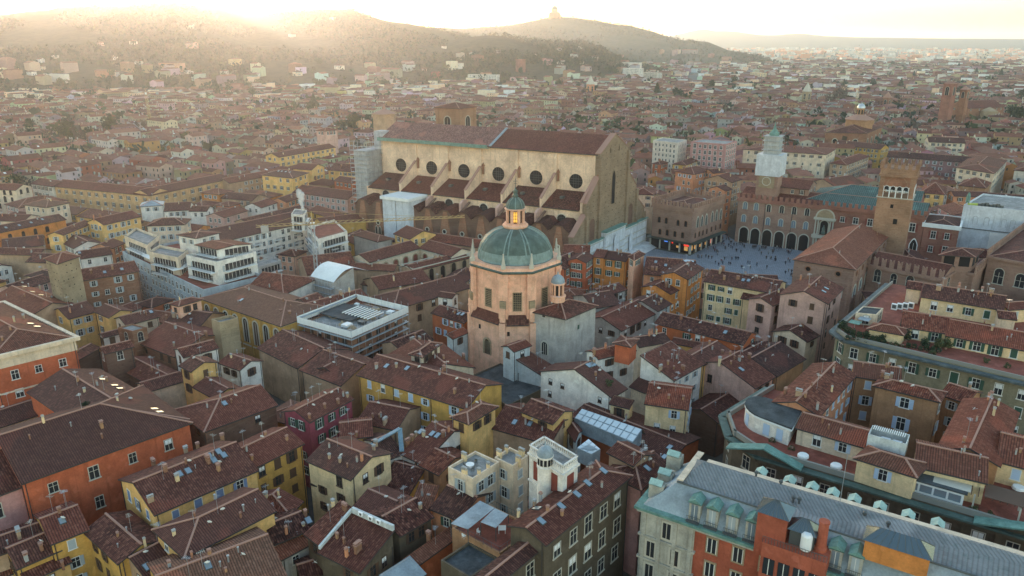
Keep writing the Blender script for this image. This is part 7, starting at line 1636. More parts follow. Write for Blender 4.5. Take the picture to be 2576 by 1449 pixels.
crane_at('yellow tower crane with its jib over the white apartments','A1',(425,1115),255,52,R(12),back=.35,s=.5,mm='steel')
# ------------------------------------------------------------ steam from the plant room
def steam():
 c=at('A1',(352,990),25);t=MB();me=bpy.data.meshes.new('steam_plume');import bmesh as bm_
 b=bm_.new()
 for k,(x,z,r_)in enumerate(((0,0,.7),(-.2,1.3,.9),(-.5,2.6,1.1),(-.1,3.9,1.25),(-.7,5.2,1.4),(.3,5.8,1.0),(-.9,6.8,1.1))):
  bm_.ops.create_icosphere(b,subdivisions=2,radius=r_,matrix=Matrix.Translation((x,.2*math.sin(k*2.1),z)))
 for v in b.verts:v.co+=v.normal*.25*math.sin(v.co.x*5+v.co.z*4)*math.cos(v.co.y*6)
 for f in b.faces:f.smooth=True
 b.to_mesh(me);m,nt,p=base('steam',1.);p.inputs['Base Color'].default_value=(.9,.9,.88,1);p.inputs['Alpha'].default_value=.32;p.inputs['Subsurface Weight'].default_value=0
 me.materials.append(m);o=bpy.data.objects.new('steam_plume',me);col.objects.link(o);o.location=c;tag(o,'white steam plume rising from the apartment plant room','steam')
steam()
# ------------------------------------------------------------ people on the square
def people():
 def body(pose):
  sp=.12 if pose==0 else .32
  pts={'pel':((0,0,.92),.16),'che':((0,0,1.28),.19),'nec':((0,0,1.5),.07),'hed':((0,.02,1.62),.11),'top':((0,.01,1.72),.08),
  'lh':((-.1,0,.86),.11),'lk':((-.11,sp*.6,.48),.075),'la':((-.11,sp*.3 if pose else 0,.08),.055),'lt':((-.11,sp*.3+.15,.04),.05),
  'rh':((.1,0,.86),.11),'rk':((.11,-sp*.2,.48),.075),'ra':((.11,-sp,.1),.055),'rt':((.11,-sp+.15,.04),.05),
  'ls':((-.2,0,1.42),.085),'le':((-.27,-sp*.5,1.14),.06),'lw':((-.25,-sp*.3+.1,.9),.045),'lf':((-.25,-sp*.3+.14,.8),.035),
  'rs':((.2,0,1.42),.085),'re':((.27,sp*.5,1.14),.06),'rw':((.25,sp*.6+.05,.9),.045),'rf':((.25,sp*.6+.09,.8),.035)}
  ks=list(pts);E=[('pel','che'),('che','nec'),('nec','hed'),('hed','top'),('pel','lh'),('lh','lk'),('lk','la'),('la','lt'),('pel','rh'),('rh','rk'),('rk','ra'),('ra','rt'),('che','ls'),('ls','le'),('le','lw'),('lw','lf'),('che','rs'),('rs','re'),('re','rw'),('rw','rf')]
  me=bpy.data.meshes.new('person');me.from_pydata([pts[k][0]for k in ks],[(ks.index(a),ks.index(b))for a,b in E],[])
  o=bpy.data.objects.new('person_source',me);col.objects.link(o);md=o.modifiers.new('skin','SKIN')
  for i,k in enumerate(ks):me.skin_vertices[0].data[i].radius=(pts[k][1],)*2;me.skin_vertices[0].data[i].use_root=(k=='pel')
  s=o.modifiers.new('sub','SUBSURF');s.levels=1;s.render_levels=1
  dg=bpy.context.evaluated_depsgraph_get();out=bpy.data.meshes.new_from_object(o.evaluated_get(dg));bpy.data.objects.remove(o);return out
 src=[body(0),body(1)]
 coats=[(.02,.02,.025),(.03,.035,.05),(.05,.03,.03),(.06,.06,.06),(.16,.04,.035),(.03,.05,.09),(.10,.08,.06),(.30,.30,.30)]
 cn=['black','dark blue','brown','grey','red','blue','tan','pale']
 skin=plain('skin',(.5,.3,.22),.6);hair=plain('hair',(.03,.02,.015),.7);leg=plain('trousers',(.025,.028,.04),.8)
 prot={}
 for i,c in enumerate(coats):
  cm=plain('coat_'+cn[i].replace(' ','_'),c,.8)
  for p,s in enumerate(src):
   me=s.copy();me.materials.clear()
   for mm in(cm,leg,skin,hair):me.materials.append(mm)
   for f in me.polygons:
    z=f.center.z;f.material_index=3 if z>1.66 else 2 if z>1.5 or(abs(f.center.x)>.2 and z<.86)else 0 if z>.82 else 1
    f.use_smooth=True
   prot[(i,p)]=me
 spots=[(545,985),(556,990),(580,988),(620,982),(645,995),(675,1000),(710,1045),(765,1030),(778,1040),(795,1010),(865,1010),(905,925),(912,928),(950,940),(900,1005),(912,1008),(925,1008),(835,1055),(850,1060),(955,1088),(965,1090),(1015,1045),(1035,1048),(1100,1065),(1143,955),(1120,922),(1126,918),(1190,1000),(1228,1000),(1235,1003),(1275,1000),(1270,1018),(1280,1020),(1370,1050),(1395,1015),(1410,1033),(1195,1090),(1210,950),(1245,930),(1262,925),(1252,945),(1400,1120),(1428,1128),(1422,1160),(1435,1165),(690,905),(700,920),(712,900),(722,935),(733,945),(730,960),(705,930),(775,815),(790,870),(800,900),(808,905),(835,880),(855,890),(832,812),(840,830),(850,850),(780,850),(870,905),(770,865),(790,840),(862,852),(885,870),(910,870),(935,860),(950,862),(965,870),(980,885),(985,890),(1015,850),(1060,895),(1070,897),(1082,898),(1095,895),(1145,900),(1160,902),(1175,905),(1186,905),(1262,895),(1290,900),(1310,905),(1332,905),(1385,925),(1400,945),(1412,950),(1395,940),(1428,925),(640,910),(1475,1085),(780,1048),(740,1062),(1040,1090),(1370,1140),(820,790),(812,820)]
 for i,q in enumerate(spots):
  c=at('D',q,0);k=random.choice((0,0,0,1,1,2,3,3,4,5,6,7));p=random.random()<.55
  o=bpy.data.objects.new('person',prot[(k,int(p))]);col.objects.link(o);o.location=(c.x,c.y,.145 if 540<q[0]<1480 and 990<q[1]<1120 else .016);o.rotation_euler=(0,0,random.uniform(0,6.28));h=random.uniform(.95,1.08);o.scale=(h*1.05,)*2+(h,)
  tag(o,f"{'walking' if p else 'standing'} person in a {cn[k]} coat on the square",'person',f'people {"walking" if p else "standing"} on the square in {cn[k]} coats')
people()
# ------------------------------------------------------------ parked cars in the side street
def cars():
 def car(c,rz,lab,colr,nm):
  t=thing('parked_car',lab,'car',(c.x,c.y,0));t.rotation_euler=(0,0,rz)
  def add(nm_,mb,mats):o=bpy.data.objects.new(nm_,mb.data(nm_,mats));col.objects.link(o);o.parent=t;return o
  pr=[(-2.1,.3),(2.1,.3),(2.15,.75),(1.3,.9),(.7,1.42),(-1.2,1.45),(-1.9,.95),(-2.15,.85)];m=MB();w=.85
  m.poly([(x,-w,z)for x,z in pr]);m.poly([(x,w,z)for x,z in reversed(pr)])
  for i in range(len(pr)):(x0,z0),(x1,z1)=pr[i],pr[(i+1)%len(pr)];m.poly([(x0,-w,z0),(x0,w,z0),(x1,w,z1),(x1,-w,z1)])
  add('body',m,[colr])
  for s in(-1,1):m=MB();m.abox(-1.3,.75,s*.86-.01,s*.86+.01,.95,1.35);add('side_window',m,['glass'])
  m=MB();m.poly([(1.28,-.75,.93),(1.28,.75,.93),(.74,.7,1.4),(.74,-.7,1.4)]);add('windscreen',m,['glass'])
  for x in(-1.35,1.35):
   for s in(-1,1):m=MB();m.bar((x,s*.7,.32),(x,s*.9,.32),.32,0,12);add('wheel',m,['dark'])
 plain('car_white',(.7,.7,.7),.3);plain('car_blue',(.12,.2,.35),.3);plain('car_grey',(.2,.21,.22),.3)
 for q,rz,lab,m in(((845,672),.9,'pale blue car in the side street behind the brick tower','car_blue'),((848,690),.9,'white car nearest the corner of the side street','car_white'),((840,705),.9,'grey car parked in the shade of the side street','car_grey')):car(at('A3',q,0),rz,lab,m,'')
cars()
# ------------------------------------------------------------ ground
def ground():
 m,nt,p=base('city_ground',.9);g=nt.nodes.new('ShaderNodeNewGeometry');n=_noise(nt,g.outputs['Position'],.004,6,.7);n2=_noise(nt,g.outputs['Position'],.05,4,.7)
 c=_mix(nt,(.055,.055,.058),(.10,.105,.07),_ramp(nt,n,.42,.62,0,1));c=_mix(nt,c,(.16,.13,.11),_ramp(nt,n2,.5,.72,0,.7));nt.links.new(c,p.inputs['Base Color'])
 S=26000.;b=MB();k=26
 b.poly([(-S,-600,0),(S,-600,0),(S,S,0),(-S,S,0)]);tag(b.build('ground',['city_ground']),kind='structure')
ground()
# ------------------------------------------------------------ hills
def vnoise(x,y,s):return math.sin(x/s*1.7+y/s*.9)*.5+math.sin(x/s*.73-y/s*2.1+1.3)*.35+math.sin(x/s*3.1+y/s*2.7+.4)*.2
HILLV,HILLF=[],[]
def hill(name,prof,dr,df,mat,u0,u1,du=10,nt_=18,rough=6.,pw=1.15,dfun=None):
 us=np.arange(u0,u1+1,du);pv=np.interp(us,[p[0]for p in prof],[p[1]for p in prof]);grid=[]
 for u,v in zip(us,pv):
  d=ray('P',u,v);hd=math.hypot(d.x,d.y);D=dr(u)if callable(dr)else dr;F=df(u)if callable(df)else df
  zr=CAMZ+d.z/hd*D;ux,uy=d.x/hd,d.y/hd;c=[]
  for j in range(nt_+5):
   t=j/nt_
   if t<=1:r_=F+(D-F)*t;z=zr*(t**pw)if zr>0 else zr
   else:r_=D+(t-1)*(D-F)*1.4;z=zr*(1-(t-1)*3.4)
   x,y=ux*r_,uy*r_;z+=vnoise(x,y,210)*rough*min(1,4*t*max(0,1-t)+(.0 if t<=1 else 1))
   z+=vnoise(x,y,55)*1.2*(1 if t<=1 else 0)
   c.append((x,y,max(z,-1.5)if t>1 else(z if t>0 else-1.5)))
  grid.append(c)
 nr=nt_+5;vs=[p for c in grid for p in c];fs=[(i*nr+j,(i+1)*nr+j,(i+1)*nr+j+1,i*nr+j+1)for i in range(len(grid)-1)for j in range(nr-1)]
 me=bpy.data.meshes.new(name);me.from_pydata(vs,[],fs);me.materials.append(MATS[mat]);me.polygons.foreach_set('use_smooth',[True]*len(fs));o=bpy.data.objects.new(name,me);col.objects.link(o);tag(o,kind='structure')
 b=len(HILLV);HILLV.extend(vs);HILLF.extend([tuple(i+b for i in f)for f in fs]);return vs,fs,nr,nt_
def hillmat(name,a,b,c_):
 m,nt,p=base(name,.95);p.inputs['Specular IOR Level'].default_value=.05;g=nt.nodes.new('ShaderNodeNewGeometry');n=_noise(nt,g.outputs['Position'],.006,5,.65);n2=_noise(nt,g.outputs['Position'],.06,4,.75)
 c=_mix(nt,a,b,_ramp(nt,n,.40,.60,0,1));c=_mix(nt,c,c_,_ramp(nt,n2,.46,.66,0,.9));nt.links.new(c,p.inputs['Base Color'])
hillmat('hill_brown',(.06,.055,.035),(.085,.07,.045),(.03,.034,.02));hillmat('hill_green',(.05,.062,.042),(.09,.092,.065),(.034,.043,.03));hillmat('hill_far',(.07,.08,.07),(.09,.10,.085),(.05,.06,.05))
PL=[(-200,45),(0,37),(52,31),(122,26),(150,17),(217,15),(280,15),(315,16),(367,7),(437,4),(490,12),(542,14),(588,31),(630,37),(665,37),(700,30),(770,27),(822,23),(886,24),(917,38),(984,54),(1033,61),(1082,70),(1170,90),(1260,120),(1340,160),(1400,200)]
PM=[(950,215),(1020,170),(1090,120),(1152,98),(1222,89),(1267,91),(1327,101),(1383,105),(1467,108),(1520,122),(1554,140),(1590,157),(1650,175),(1720,190),(1760,215)]
PS=[(900,110),(1033,75),(1082,68),(1170,72),(1222,68),(1292,63),(1362,47),(1397,42),(1450,45),(1502,52),(1555,63),(1590,65),(1642,79),(1674,90),(1716,101),(1779,105),(1831,126),(1901,138),(1960,160)]
PF=[(1500,100),(1660,92),(1709,87),(1737,79),(1768,72),(1793,79),(1842,78),(1891,86),(1940,90),(1989,85),(2034,85),(2059,90),(2164,94),(2400,97),(2750,99)]
HL=hill('wooded_hill',PL,lambda u:2500+u*.15,1350,'hill_brown',-200,1400,nt_=20,rough=8)
HM=hill('wooded_hill',PM,2250,1560,'hill_brown',950,1760,nt_=14,rough=5)
HS=hill('sanctuary_hill',PS,lambda u:3900-max(0,u-1500)*1.2,lambda u:2700,'hill_green',900,1960,nt_=16,rough=10)
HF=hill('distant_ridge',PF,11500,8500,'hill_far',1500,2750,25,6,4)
HBVH=BVHTree.FromPolygons(HILLV,HILLF)
def on_hill(code,q):
 d=ray(code,*q);h=HBVH.ray_cast(EYE,d.normalized());
 if h[0]is not None:return h[0]
 return at(code,q,0)if d.z<-.005 else None
def hill_z(x,y):
 h=HBVH.ray_cast(V((x,y,900)),V((0,0,-1)));return h[0].z if h[0]is not None else 0.
 # sanctuary on the hilltop
def sanctuary():
 X=on_hill('P',(1395,45));z=X.z-3;t=thing('hilltop_sanctuary','domed pink sanctuary on top of the far hill','church',(X.x,X.y,z))
 m=MB();m.lathe((X.x,X.y,z),[(27,0),(27,24),(28,25),(22,29),(15,30),(15,42),(16,43)],16);m.build('wall',['salmon'],t);m=MB();m.lathe((X.x,X.y,z+43),[(15*math.cos(a),15*math.sin(a))for a in np.linspace(0,1.4,7)]+[(2.5,15),(2.5,19),(.3,27)],16);m.build('dome',['copper_dark'],t)
 for s in(-1,1):m=MB();m.abox(X.x+s*24-6,X.x+s*24+6,X.y-26,X.y-14,z-4,z+18);m.build('wing',['salmon'],t)
wallmat('salmon');sanctuary()
# ------------------------------------------------------------ trees
def leafy(name,h,rx,shape,n,mats,leaf,seed,trunk=True):
 rg=random.Random(seed);tr,cr=MB(),MB();th=h*(.28 if shape!='cypress' else .1)
 tr.bar((0,0,-.5),(0,0,h*.55),h*.028,0,6,h*.014)
 for k in range(6 if shape!='cypress' else 0):
  t=k*1.05+rg.random();zz=th+h*.06*k;tr.bar((0,0,zz),(math.cos(t)*rx*.7,math.sin(t)*rx*.7,zz+h*.22),h*.012,0,4,h*.004)
 cl=[]
 for k in range(10 if shape!='cypress' else 1):
  t=rg.uniform(0,6.28);u=rg.random();cl.append((math.cos(t)*rx*.55*math.sqrt(u),math.sin(t)*rx*.55*math.sqrt(u),th+(h-th)*rg.uniform(.25,.85),rx*rg.uniform(.35,.6)))
 for _ in range(n):
  if shape=='cypress':
   zz=rg.random();r_=rx*(math.sin(math.pi*(.12+.88*(1-zz)**.8))*.75+.08)*rg.uniform(.6,1);t=rg.uniform(0,6.28);c=V((math.cos(t)*r_,math.sin(t)*r_,th+(h-th)*zz))
  elif shape=='cone':
   zz=rg.random()**1.3;r_=rx*(1-zz)*rg.uniform(.5,1)*(1+.25*math.sin(zz*30));t=rg.uniform(0,6.28);c=V((math.cos(t)*r_,math.sin(t)*r_,th+(h-th)*zz))
  else:
   q=rg.choice(cl);d=V((rg.gauss(0,1),rg.gauss(0,1),rg.gauss(0,.7))).normalized()*q[3]*rg.uniform(.6,1.05);c=V(q[:3])+d
  d=V((rg.gauss(0,1),rg.gauss(0,1),rg.gauss(0,1))).normalized();u=d.orthogonal().normalized();w=d.cross(u);s=leaf*rg.uniform(.6,1.3)
  cr.poly([c+u*s,c+w*s*.8,c-u*s,c-w*s*.8],0 if rg.random()<.6 else 1)
 return tr.data('trunk',['bark']),cr.data('crown',mats)
plain('bark',(.07,.05,.035),.95);plain('leaf_dark',(.022,.040,.022),.8);plain('leaf_mid',(.045,.070,.030),.8);plain('leaf_olive',(.085,.085,.035),.85);plain('twig',(.10,.075,.055),.9);plain('twig2',(.14,.10,.075),.9)
TP={'evergreen':leafy('t',14,5.5,'round',620,['leaf_dark','leaf_mid'],.75,1),'conifer':leafy('t',18,5,'cone',620,['leaf_dark','leaf_mid'],.75,2),'cypress':leafy('t',17,2.3,'cypress',420,['leaf_dark','leaf_mid'],.6,3),'bare':leafy('t',13,5.5,'round',520,['twig','twig2'],.42,4),'olive':leafy('t',11,5,'round',520,['leaf_olive','leaf_mid'],.75,5)}
TNAME=dict(evergreen='evergreen_tree',conifer='conifer_tree',cypress='cypress_tree',bare='bare_tree',olive='olive_green_tree')
def tree(kind,X,s,label,group=None):
 t=thing(TNAME[kind],label,'tree',X,group);rz=random.uniform(0,6.28)
 for nm,me in zip(('trunk','crown'),TP[kind]):o=bpy.data.objects.new(nm,me);col.objects.link(o);o.parent=t;o.rotation_euler=(0,0,rz);o.scale=(s*random.uniform(.9,1.15),s*random.uniform(.9,1.15),s)
 i,j=int((X[0]-GX0)/GC),int((X[1]-GY0)/GC);r_=2
 if 0<i<OCC.shape[0]-3 and 0<j<OCC.shape[1]-3:OCC[i-1:i+2,j-1:j+2]=True
 return t
TSP=[('A0',(60,900),'evergreen',1.3,'dark tree before the off-white house at the left edge'),('A0',(150,960),'evergreen',1.2,'dark tree at the corner of the huge ochre palazzo'),('A0',(250,960),'bare',1.1,'bare tree beside the off-white house'),('A0',(340,985),'bare',1.1,'bare tree before the huge ochre palazzo, leftmost'),('A0',(450,1000),'bare',1.0,'bare tree below the palazzo string course'),('A0',(570,1010),'bare',1.1,'bare tree in the middle of the palazzo front'),('A0',(680,1010),'bare',1.2,'bare tree right of the palazzo middle'),('A0',(750,1005),'bare',1.2,'bare tree near the palazzo corner'),('A0',(860,985),'bare',1.2,'bare tree at the palazzo corner'),
('A0',(260,560),'cypress',1.6,'tall dark cypress in the left park'),('A0',(520,530),'evergreen',1.7,'large evergreen in the left park'),('A0',(560,540),'olive',1.4,'olive-green tree beside the large park evergreen'),('A0',(700,540),'evergreen',1.3,'round evergreen right of the park middle'),('A0',(860,500),'evergreen',1.8,'biggest evergreen in the left park'),('A0',(200,560),'bare',1.4,'bare tree left of the cypress'),('A0',(370,560),'bare',1.4,'bare tree between the cypress and the evergreen'),('A0',(640,560),'bare',1.3,'bare tree between the park evergreens'),
('A1',(660,450),'olive',1.4,'olive tree left of the basilica scaffold'),('A1',(750,470),'evergreen',1.7,'large evergreen left of the basilica scaffold'),('A1',(850,460),'evergreen',1.5,'evergreen nearest the basilica scaffold'),('A1',(440,340),'evergreen',1.7,'evergreen above the pale tower house'),('A1',(280,340),'olive',1.5,'olive tree above the yellow palazzo'),('A1',(190,340),'olive',1.4,'hazy olive tree further left'),('A1',(490,240),'olive',1.4,'small tree on the hazy roofs'),('A1',(740,1275),'olive',.5,'bush below the red hipped hall'),('A1',(770,1285),'evergreen',.45,'second bush below the red hipped hall'),
('A2',(550,300),'cypress',1.3,'single cypress behind the basilica'),('A2',(690,275),'evergreen',1.2,'round tree behind the basilica ridge'),('A2',(400,330),'bare',1.2,'bare tree behind the basilica ridge'),('A2',(985,530),'evergreen',1.1,'dark tree beside the modern block'),('A2',(970,260),'evergreen',1.2,'tree among the roofs above the modern blocks'),('A2',(1230,205),'evergreen',1.6,'dark tree group upper right of centre'),('A2',(1260,210),'evergreen',1.5,'second tree of the dark group right of centre'),('A2',(1090,180),'conifer',1.5,'conifer by the red house, upper right of centre'),
('J',(1120,590),'evergreen',1.5,'dark evergreen at the foot of the twin towers'),('J',(1220,610),'cypress',1.6,'dark cypress right of the twin towers'),('J',(1690,640),'evergreen',1.6,'dark evergreen right of the gothic apse'),('J',(1780,640),'evergreen',1.5,'dark evergreen at the right edge by the gothic church'),('J',(1160,380),'evergreen',1.5,'dark tree between the twin towers'),('J',(560,310),'conifer',1.5,'conifer between the pale palaces, right'),('J',(1800,420),'evergreen',1.5,'dark tree above the gothic church roof'),('A3',(540,230),'bare',2.2,'big reddish bare tree left of the silver dome'),('A3',(470,270),'bare',1.9,'second reddish bare tree left of the silver dome')]
for code,q,k,s,lab in TSP:tree(k,at(code,q,0),s,lab)
rt=random.Random(5)
for i in range(70):  # trees in the far right suburbs and on the slopes
 u=rt.uniform(1150,2560);v=rt.uniform(150,235);X=on_hill('P',(u,v))
 if X is None or X.y>3200:continue
 kd=rt.choice(('evergreen','evergreen','conifer','cypress','bare','olive'));tree(kd,X,rt.uniform(1.0,1.6),kd+' tree among the far suburban roofs','far suburban trees')
for i in range(40):
 u=rt.uniform(0,1150);v=rt.uniform(160,300);X=on_hill('P',(u,v))
 if X is None:continue
 kd=rt.choice(('evergreen','olive','olive','conifer','bare'));tree(kd,X,rt.uniform(1.0,1.6),'hazy '+kd+' tree below the left hill','hazy trees below the left hill')
def forest():
 mats=['twig','leaf_dark','leaf_olive','leaf_mid'];V_,F_,M_=[],[],[];rg=np.random.default_rng(3)
 for(vs,fs,nr,nt_),dens,ever in((HL,20000,.25),(HM,12000,.55),(HS,8000,.35)):
  vs=np.array(vs);f=np.array([q for i,q in enumerate(fs)if(i%(nr-1))<=nt_]);a=vs[f];ar=np.linalg.norm(np.cross(a[:,1]-a[:,0],a[:,3]-a[:,0]),axis=1);idx=rg.choice(len(f),dens,p=ar/ar.sum())
  uu,vv=rg.random((dens,1)),rg.random((dens,1));P=(a[idx,0]*(1-uu)+a[idx,1]*uu)*(1-vv)+(a[idx,3]*(1-uu)+a[idx,2]*uu)*vv
  for p in P:
   if vnoise(p[0],p[1],160)<-.28:continue  # meadows
   if p[2]<2:continue
   e=rg.random()<ever;h=rg.uniform(6,11)if not e else rg.uniform(7,14);r_=h*(.42 if rg.random()<.75 else .2);mi=1 if e else(0 if rg.random()<.7 else 2 if rg.random()<.6 else 3)
   for k in range(5):
    c=p+np.array([rg.normal()*r_*.5,rg.normal()*r_*.5,h*rg.uniform(.25,.95)]);d=rg.normal(size=(2,3));d/=np.linalg.norm(d,axis=1)[:,None];s=r_*rg.uniform(.35,.7);b=len(V_)
    V_+=[tuple(c+d[0]*s),tuple(c+d[1]*s),tuple(c-d[0]*s),tuple(c-d[1]*s)];F_.append((b,b+1,b+2,b+3));M_.append(mi)
 me=bpy.data.meshes.new('hill_woods');me.from_pydata(V_,[],F_)
 for k in mats:me.materials.append(MATS[k])
 me.polygons.foreach_set('material_index',M_);o=bpy.data.objects.new('hill_woods',me);col.objects.link(o);tag(o,'woods of bare and evergreen trees covering the hills','woods',kind='stuff')
forest()
# ------------------------------------------------------------ villas on the slopes
VIL=[('K',(105,480),15,'yellow villa at the left foot of the hill','yellow'),('K',(295,430),14,'white villa above the left foot','white'),('K',(400,400),14,'white villa with a low roof on the left slope','white'),('K',(300,480),15,'pale square villa below the white one','cream'),('K',(230,520),16,'white terraced villa on the left foot','white'),('K',(730,310),14,'pink villa on the left slope','pink'),('K',(960,300),16,'pale long villa on the left slope','offwhite'),('K',(825,410),13,'small white villa on the left slope','white'),('K',(1000,440),16,'white villa with balconies below the glow','white'),('K',(1380,325),26,'large pink villa with white corners below the sun','pink'),('K',(1370,185),20,'pale villa high under the sun glow','cream'),('K',(2100,245),18,'pale tower villa on the hazy slope','offwhite'),('K',(820,530),18,'peach house at the hazy hill foot','peach'),('K',(1215,515),15,'cream house at the hazy hill foot','cream'),('K',(1360,510),15,'white house at the hazy hill foot','white'),('K',(1615,520),16,'grey-white house at the hill foot','offwhite'),('K',(1840,535),15,'white house right of the hazy foot','white'),('K',(2140,525),18,'cream palace at the hill foot','cream'),('K',(2310,545),16,'pale house near the wood edge','offwhite'),('K',(2440,480),20,'pale villa with a turret at the wood edge','offwhite'),('K',(2390,125),18,'villa high on the crest','cream'),('K',(1740,690),26,'white modern villa with balconies in the haze','white'),
('L',(1000,370),14,'peach villa in the dark wood','peach'),('L',(1190,360),15,'white villa in the dark wood','white'),('L',(800,330),14,'brick tower villa in the wood','brownwall'),('L',(1630,345),15,'white villa with a brown roof on the knoll','white'),('L',(1780,335),15,'second white villa on the knoll','white'),('L',(1455,385),13,'small white villa left of the knoll','white'),('L',(1735,395),20,'white modern villa below the knoll','white'),('L',(1880,410),22,'white terraced houses below the knoll','white'),('L',(1640,440),20,'white flat-roofed house on the slope','white'),('L',(1640,480),20,'ochre house on the slope','ochre'),('L',(1785,440),16,'pale house in the hillside garden','offwhite'),('L',(2030,455),20,'pale apartment house on the right slope','offwhite'),('L',(1820,490),26,'pink apartment house on the slope','pink'),('L',(655,490),13,'pinkish villa at the wood edge','pink'),('L',(280,530),16,'white house by the hazy wood','white'),('L',(400,525),15,'white house with a flat roof by the wood','white')]
for code,q,w,lab,wl_ in VIL:
 X=on_hill(code,(q[0],q[1]+18))
 if X is None:continue
 th=random.uniform(-.5,.9);a=V((math.cos(th),math.sin(th),0));n=V((-a.y,a.x,0));w*=.85;d=w*.7;h=w*random.uniform(.4,.55)
 building(X-a*w/2-n*d/2,a,n,w,d,X.z+h,wl_ if wl_ in('white','yellow','cream')else 'offwhite' if wl_!='pink' else 'pink',lab,name='villa',cat='villa',kind=random.choice(('hip','hip','gable')),roof='roof_brown',zb=X.z-6,win='grey',ws=3.6,rows=3,dz=3.4,ch=1,ants=0,mark=False)
for code,p0,p1,p2,z,wl_,lab,rw in(('L',(970,545),(1180,540),(1225,520),None,'white','long white modern school building at the wood edge',3),('L',(2083,540),(2200,545),(2230,525),None,'white','white apartment block with balconies below the far hill',7),('L',(2230,560),(2330,565),(2360,540),None,'offwhite','grey-white apartment block beside the white one',6),('N',(1117,580),(1310,580),(1355,565),None,'white','long white modern block in the right suburbs',4),('N',(605,560),(680,565),(705,550),None,'paleyellow','cream balconied block in the right suburbs',6),('N',(485,480),(550,482),(572,470),None,'white','white apartment block under the far hill foot',6),('N',(1430,450),(1640,455),(1712,442),None,'bluegrey','blue-green glazed hall in the far plain',2),('L',(2280,650),(2400,655),(2415,640),None,'redorange','red palazzo with dark windows, upper right of centre',4)):
 X=on_hill(code,(p0[0],p0[1]+34));z0=X.z;dist=X.xy.length;zz=z0+rw*3.3+1.5
 A=EYE+ray(code,*p0)*(dist/math.hypot(*ray(code,*p0).xy));B=EYE+ray(code,*p1)*(dist*.985/math.hypot(*ray(code,*p1).xy));a=(B-A);a.z=0;L=a.length;a/=L;n=V((-a.y,a.x,0))
 building(V((A.x,A.y,0)),a,n,L,16,zz,wl_,lab,name='apartment_block',cat='apartment block',kind='flat',win='dark',ws=3.4,rows=rw,dz=3.3,skip=0,zb=z0-3,wsc=1.3,parapet=.5)
 # ------------------------------------------------------------ roofs of the old town and the suburbs
for q in(((880,1449),(1050,990),(1190,690),(1420,400),(1560,330),(1700,560),(1250,1000),(1080,1449)),):occ_poly('C2',q)
occ_poly('C3',[(-400,500),(1900,1250),(1900,1500),(-700,800)]);occ_poly('B3',[(350,760),(560,830),(1932,1150),(1932,1260),(300,1050)])
occ_poly('A3',[(790,620),(900,620),(860,800),(760,800)])
WC=['yellow','paleyellow','ochre','cream','white','salmon','orange','pink','peach','tan','offwhite','redorange','rose','brownwall','cream','offwhite','paleyellow','tan']
CNAME=dict(yellow='yellow',paleyellow='pale yellow',ochre='ochre',cream='cream',white='white',salmon='salmon',orange='orange',pink='pink',peach='peach',tan='tan',offwhite='off-white',redorange='red-orange',rose='rose',brownwall='brown')
ROOFT=[(.175,.066,.044),(.195,.075,.05),(.15,.06,.042),(.215,.088,.058),(.185,.08,.058),(.245,.108,.073)]
TSPOT=[];FARM=MB();NEARN=0;LABN={}
colattr('far_wall',.9,.25,.3);tiles_far=colattr('far_roof',.9,.45,.45)
def town_dir(x,y):return R(57)+.22*math.sin(x/260.+y/410.)+.18*math.sin(y/190.-x/330.)
def where(X):
 u,v=proj(X)
 side='far left' if u<430 else 'left of the basilica' if u<930 else 'beyond the basilica' if u<1560 else 'beyond the square' if u<2000 else 'far right'
 deep='near' if X.y<300 else 'midway' if X.y<480 else 'further back'
 return side,deep
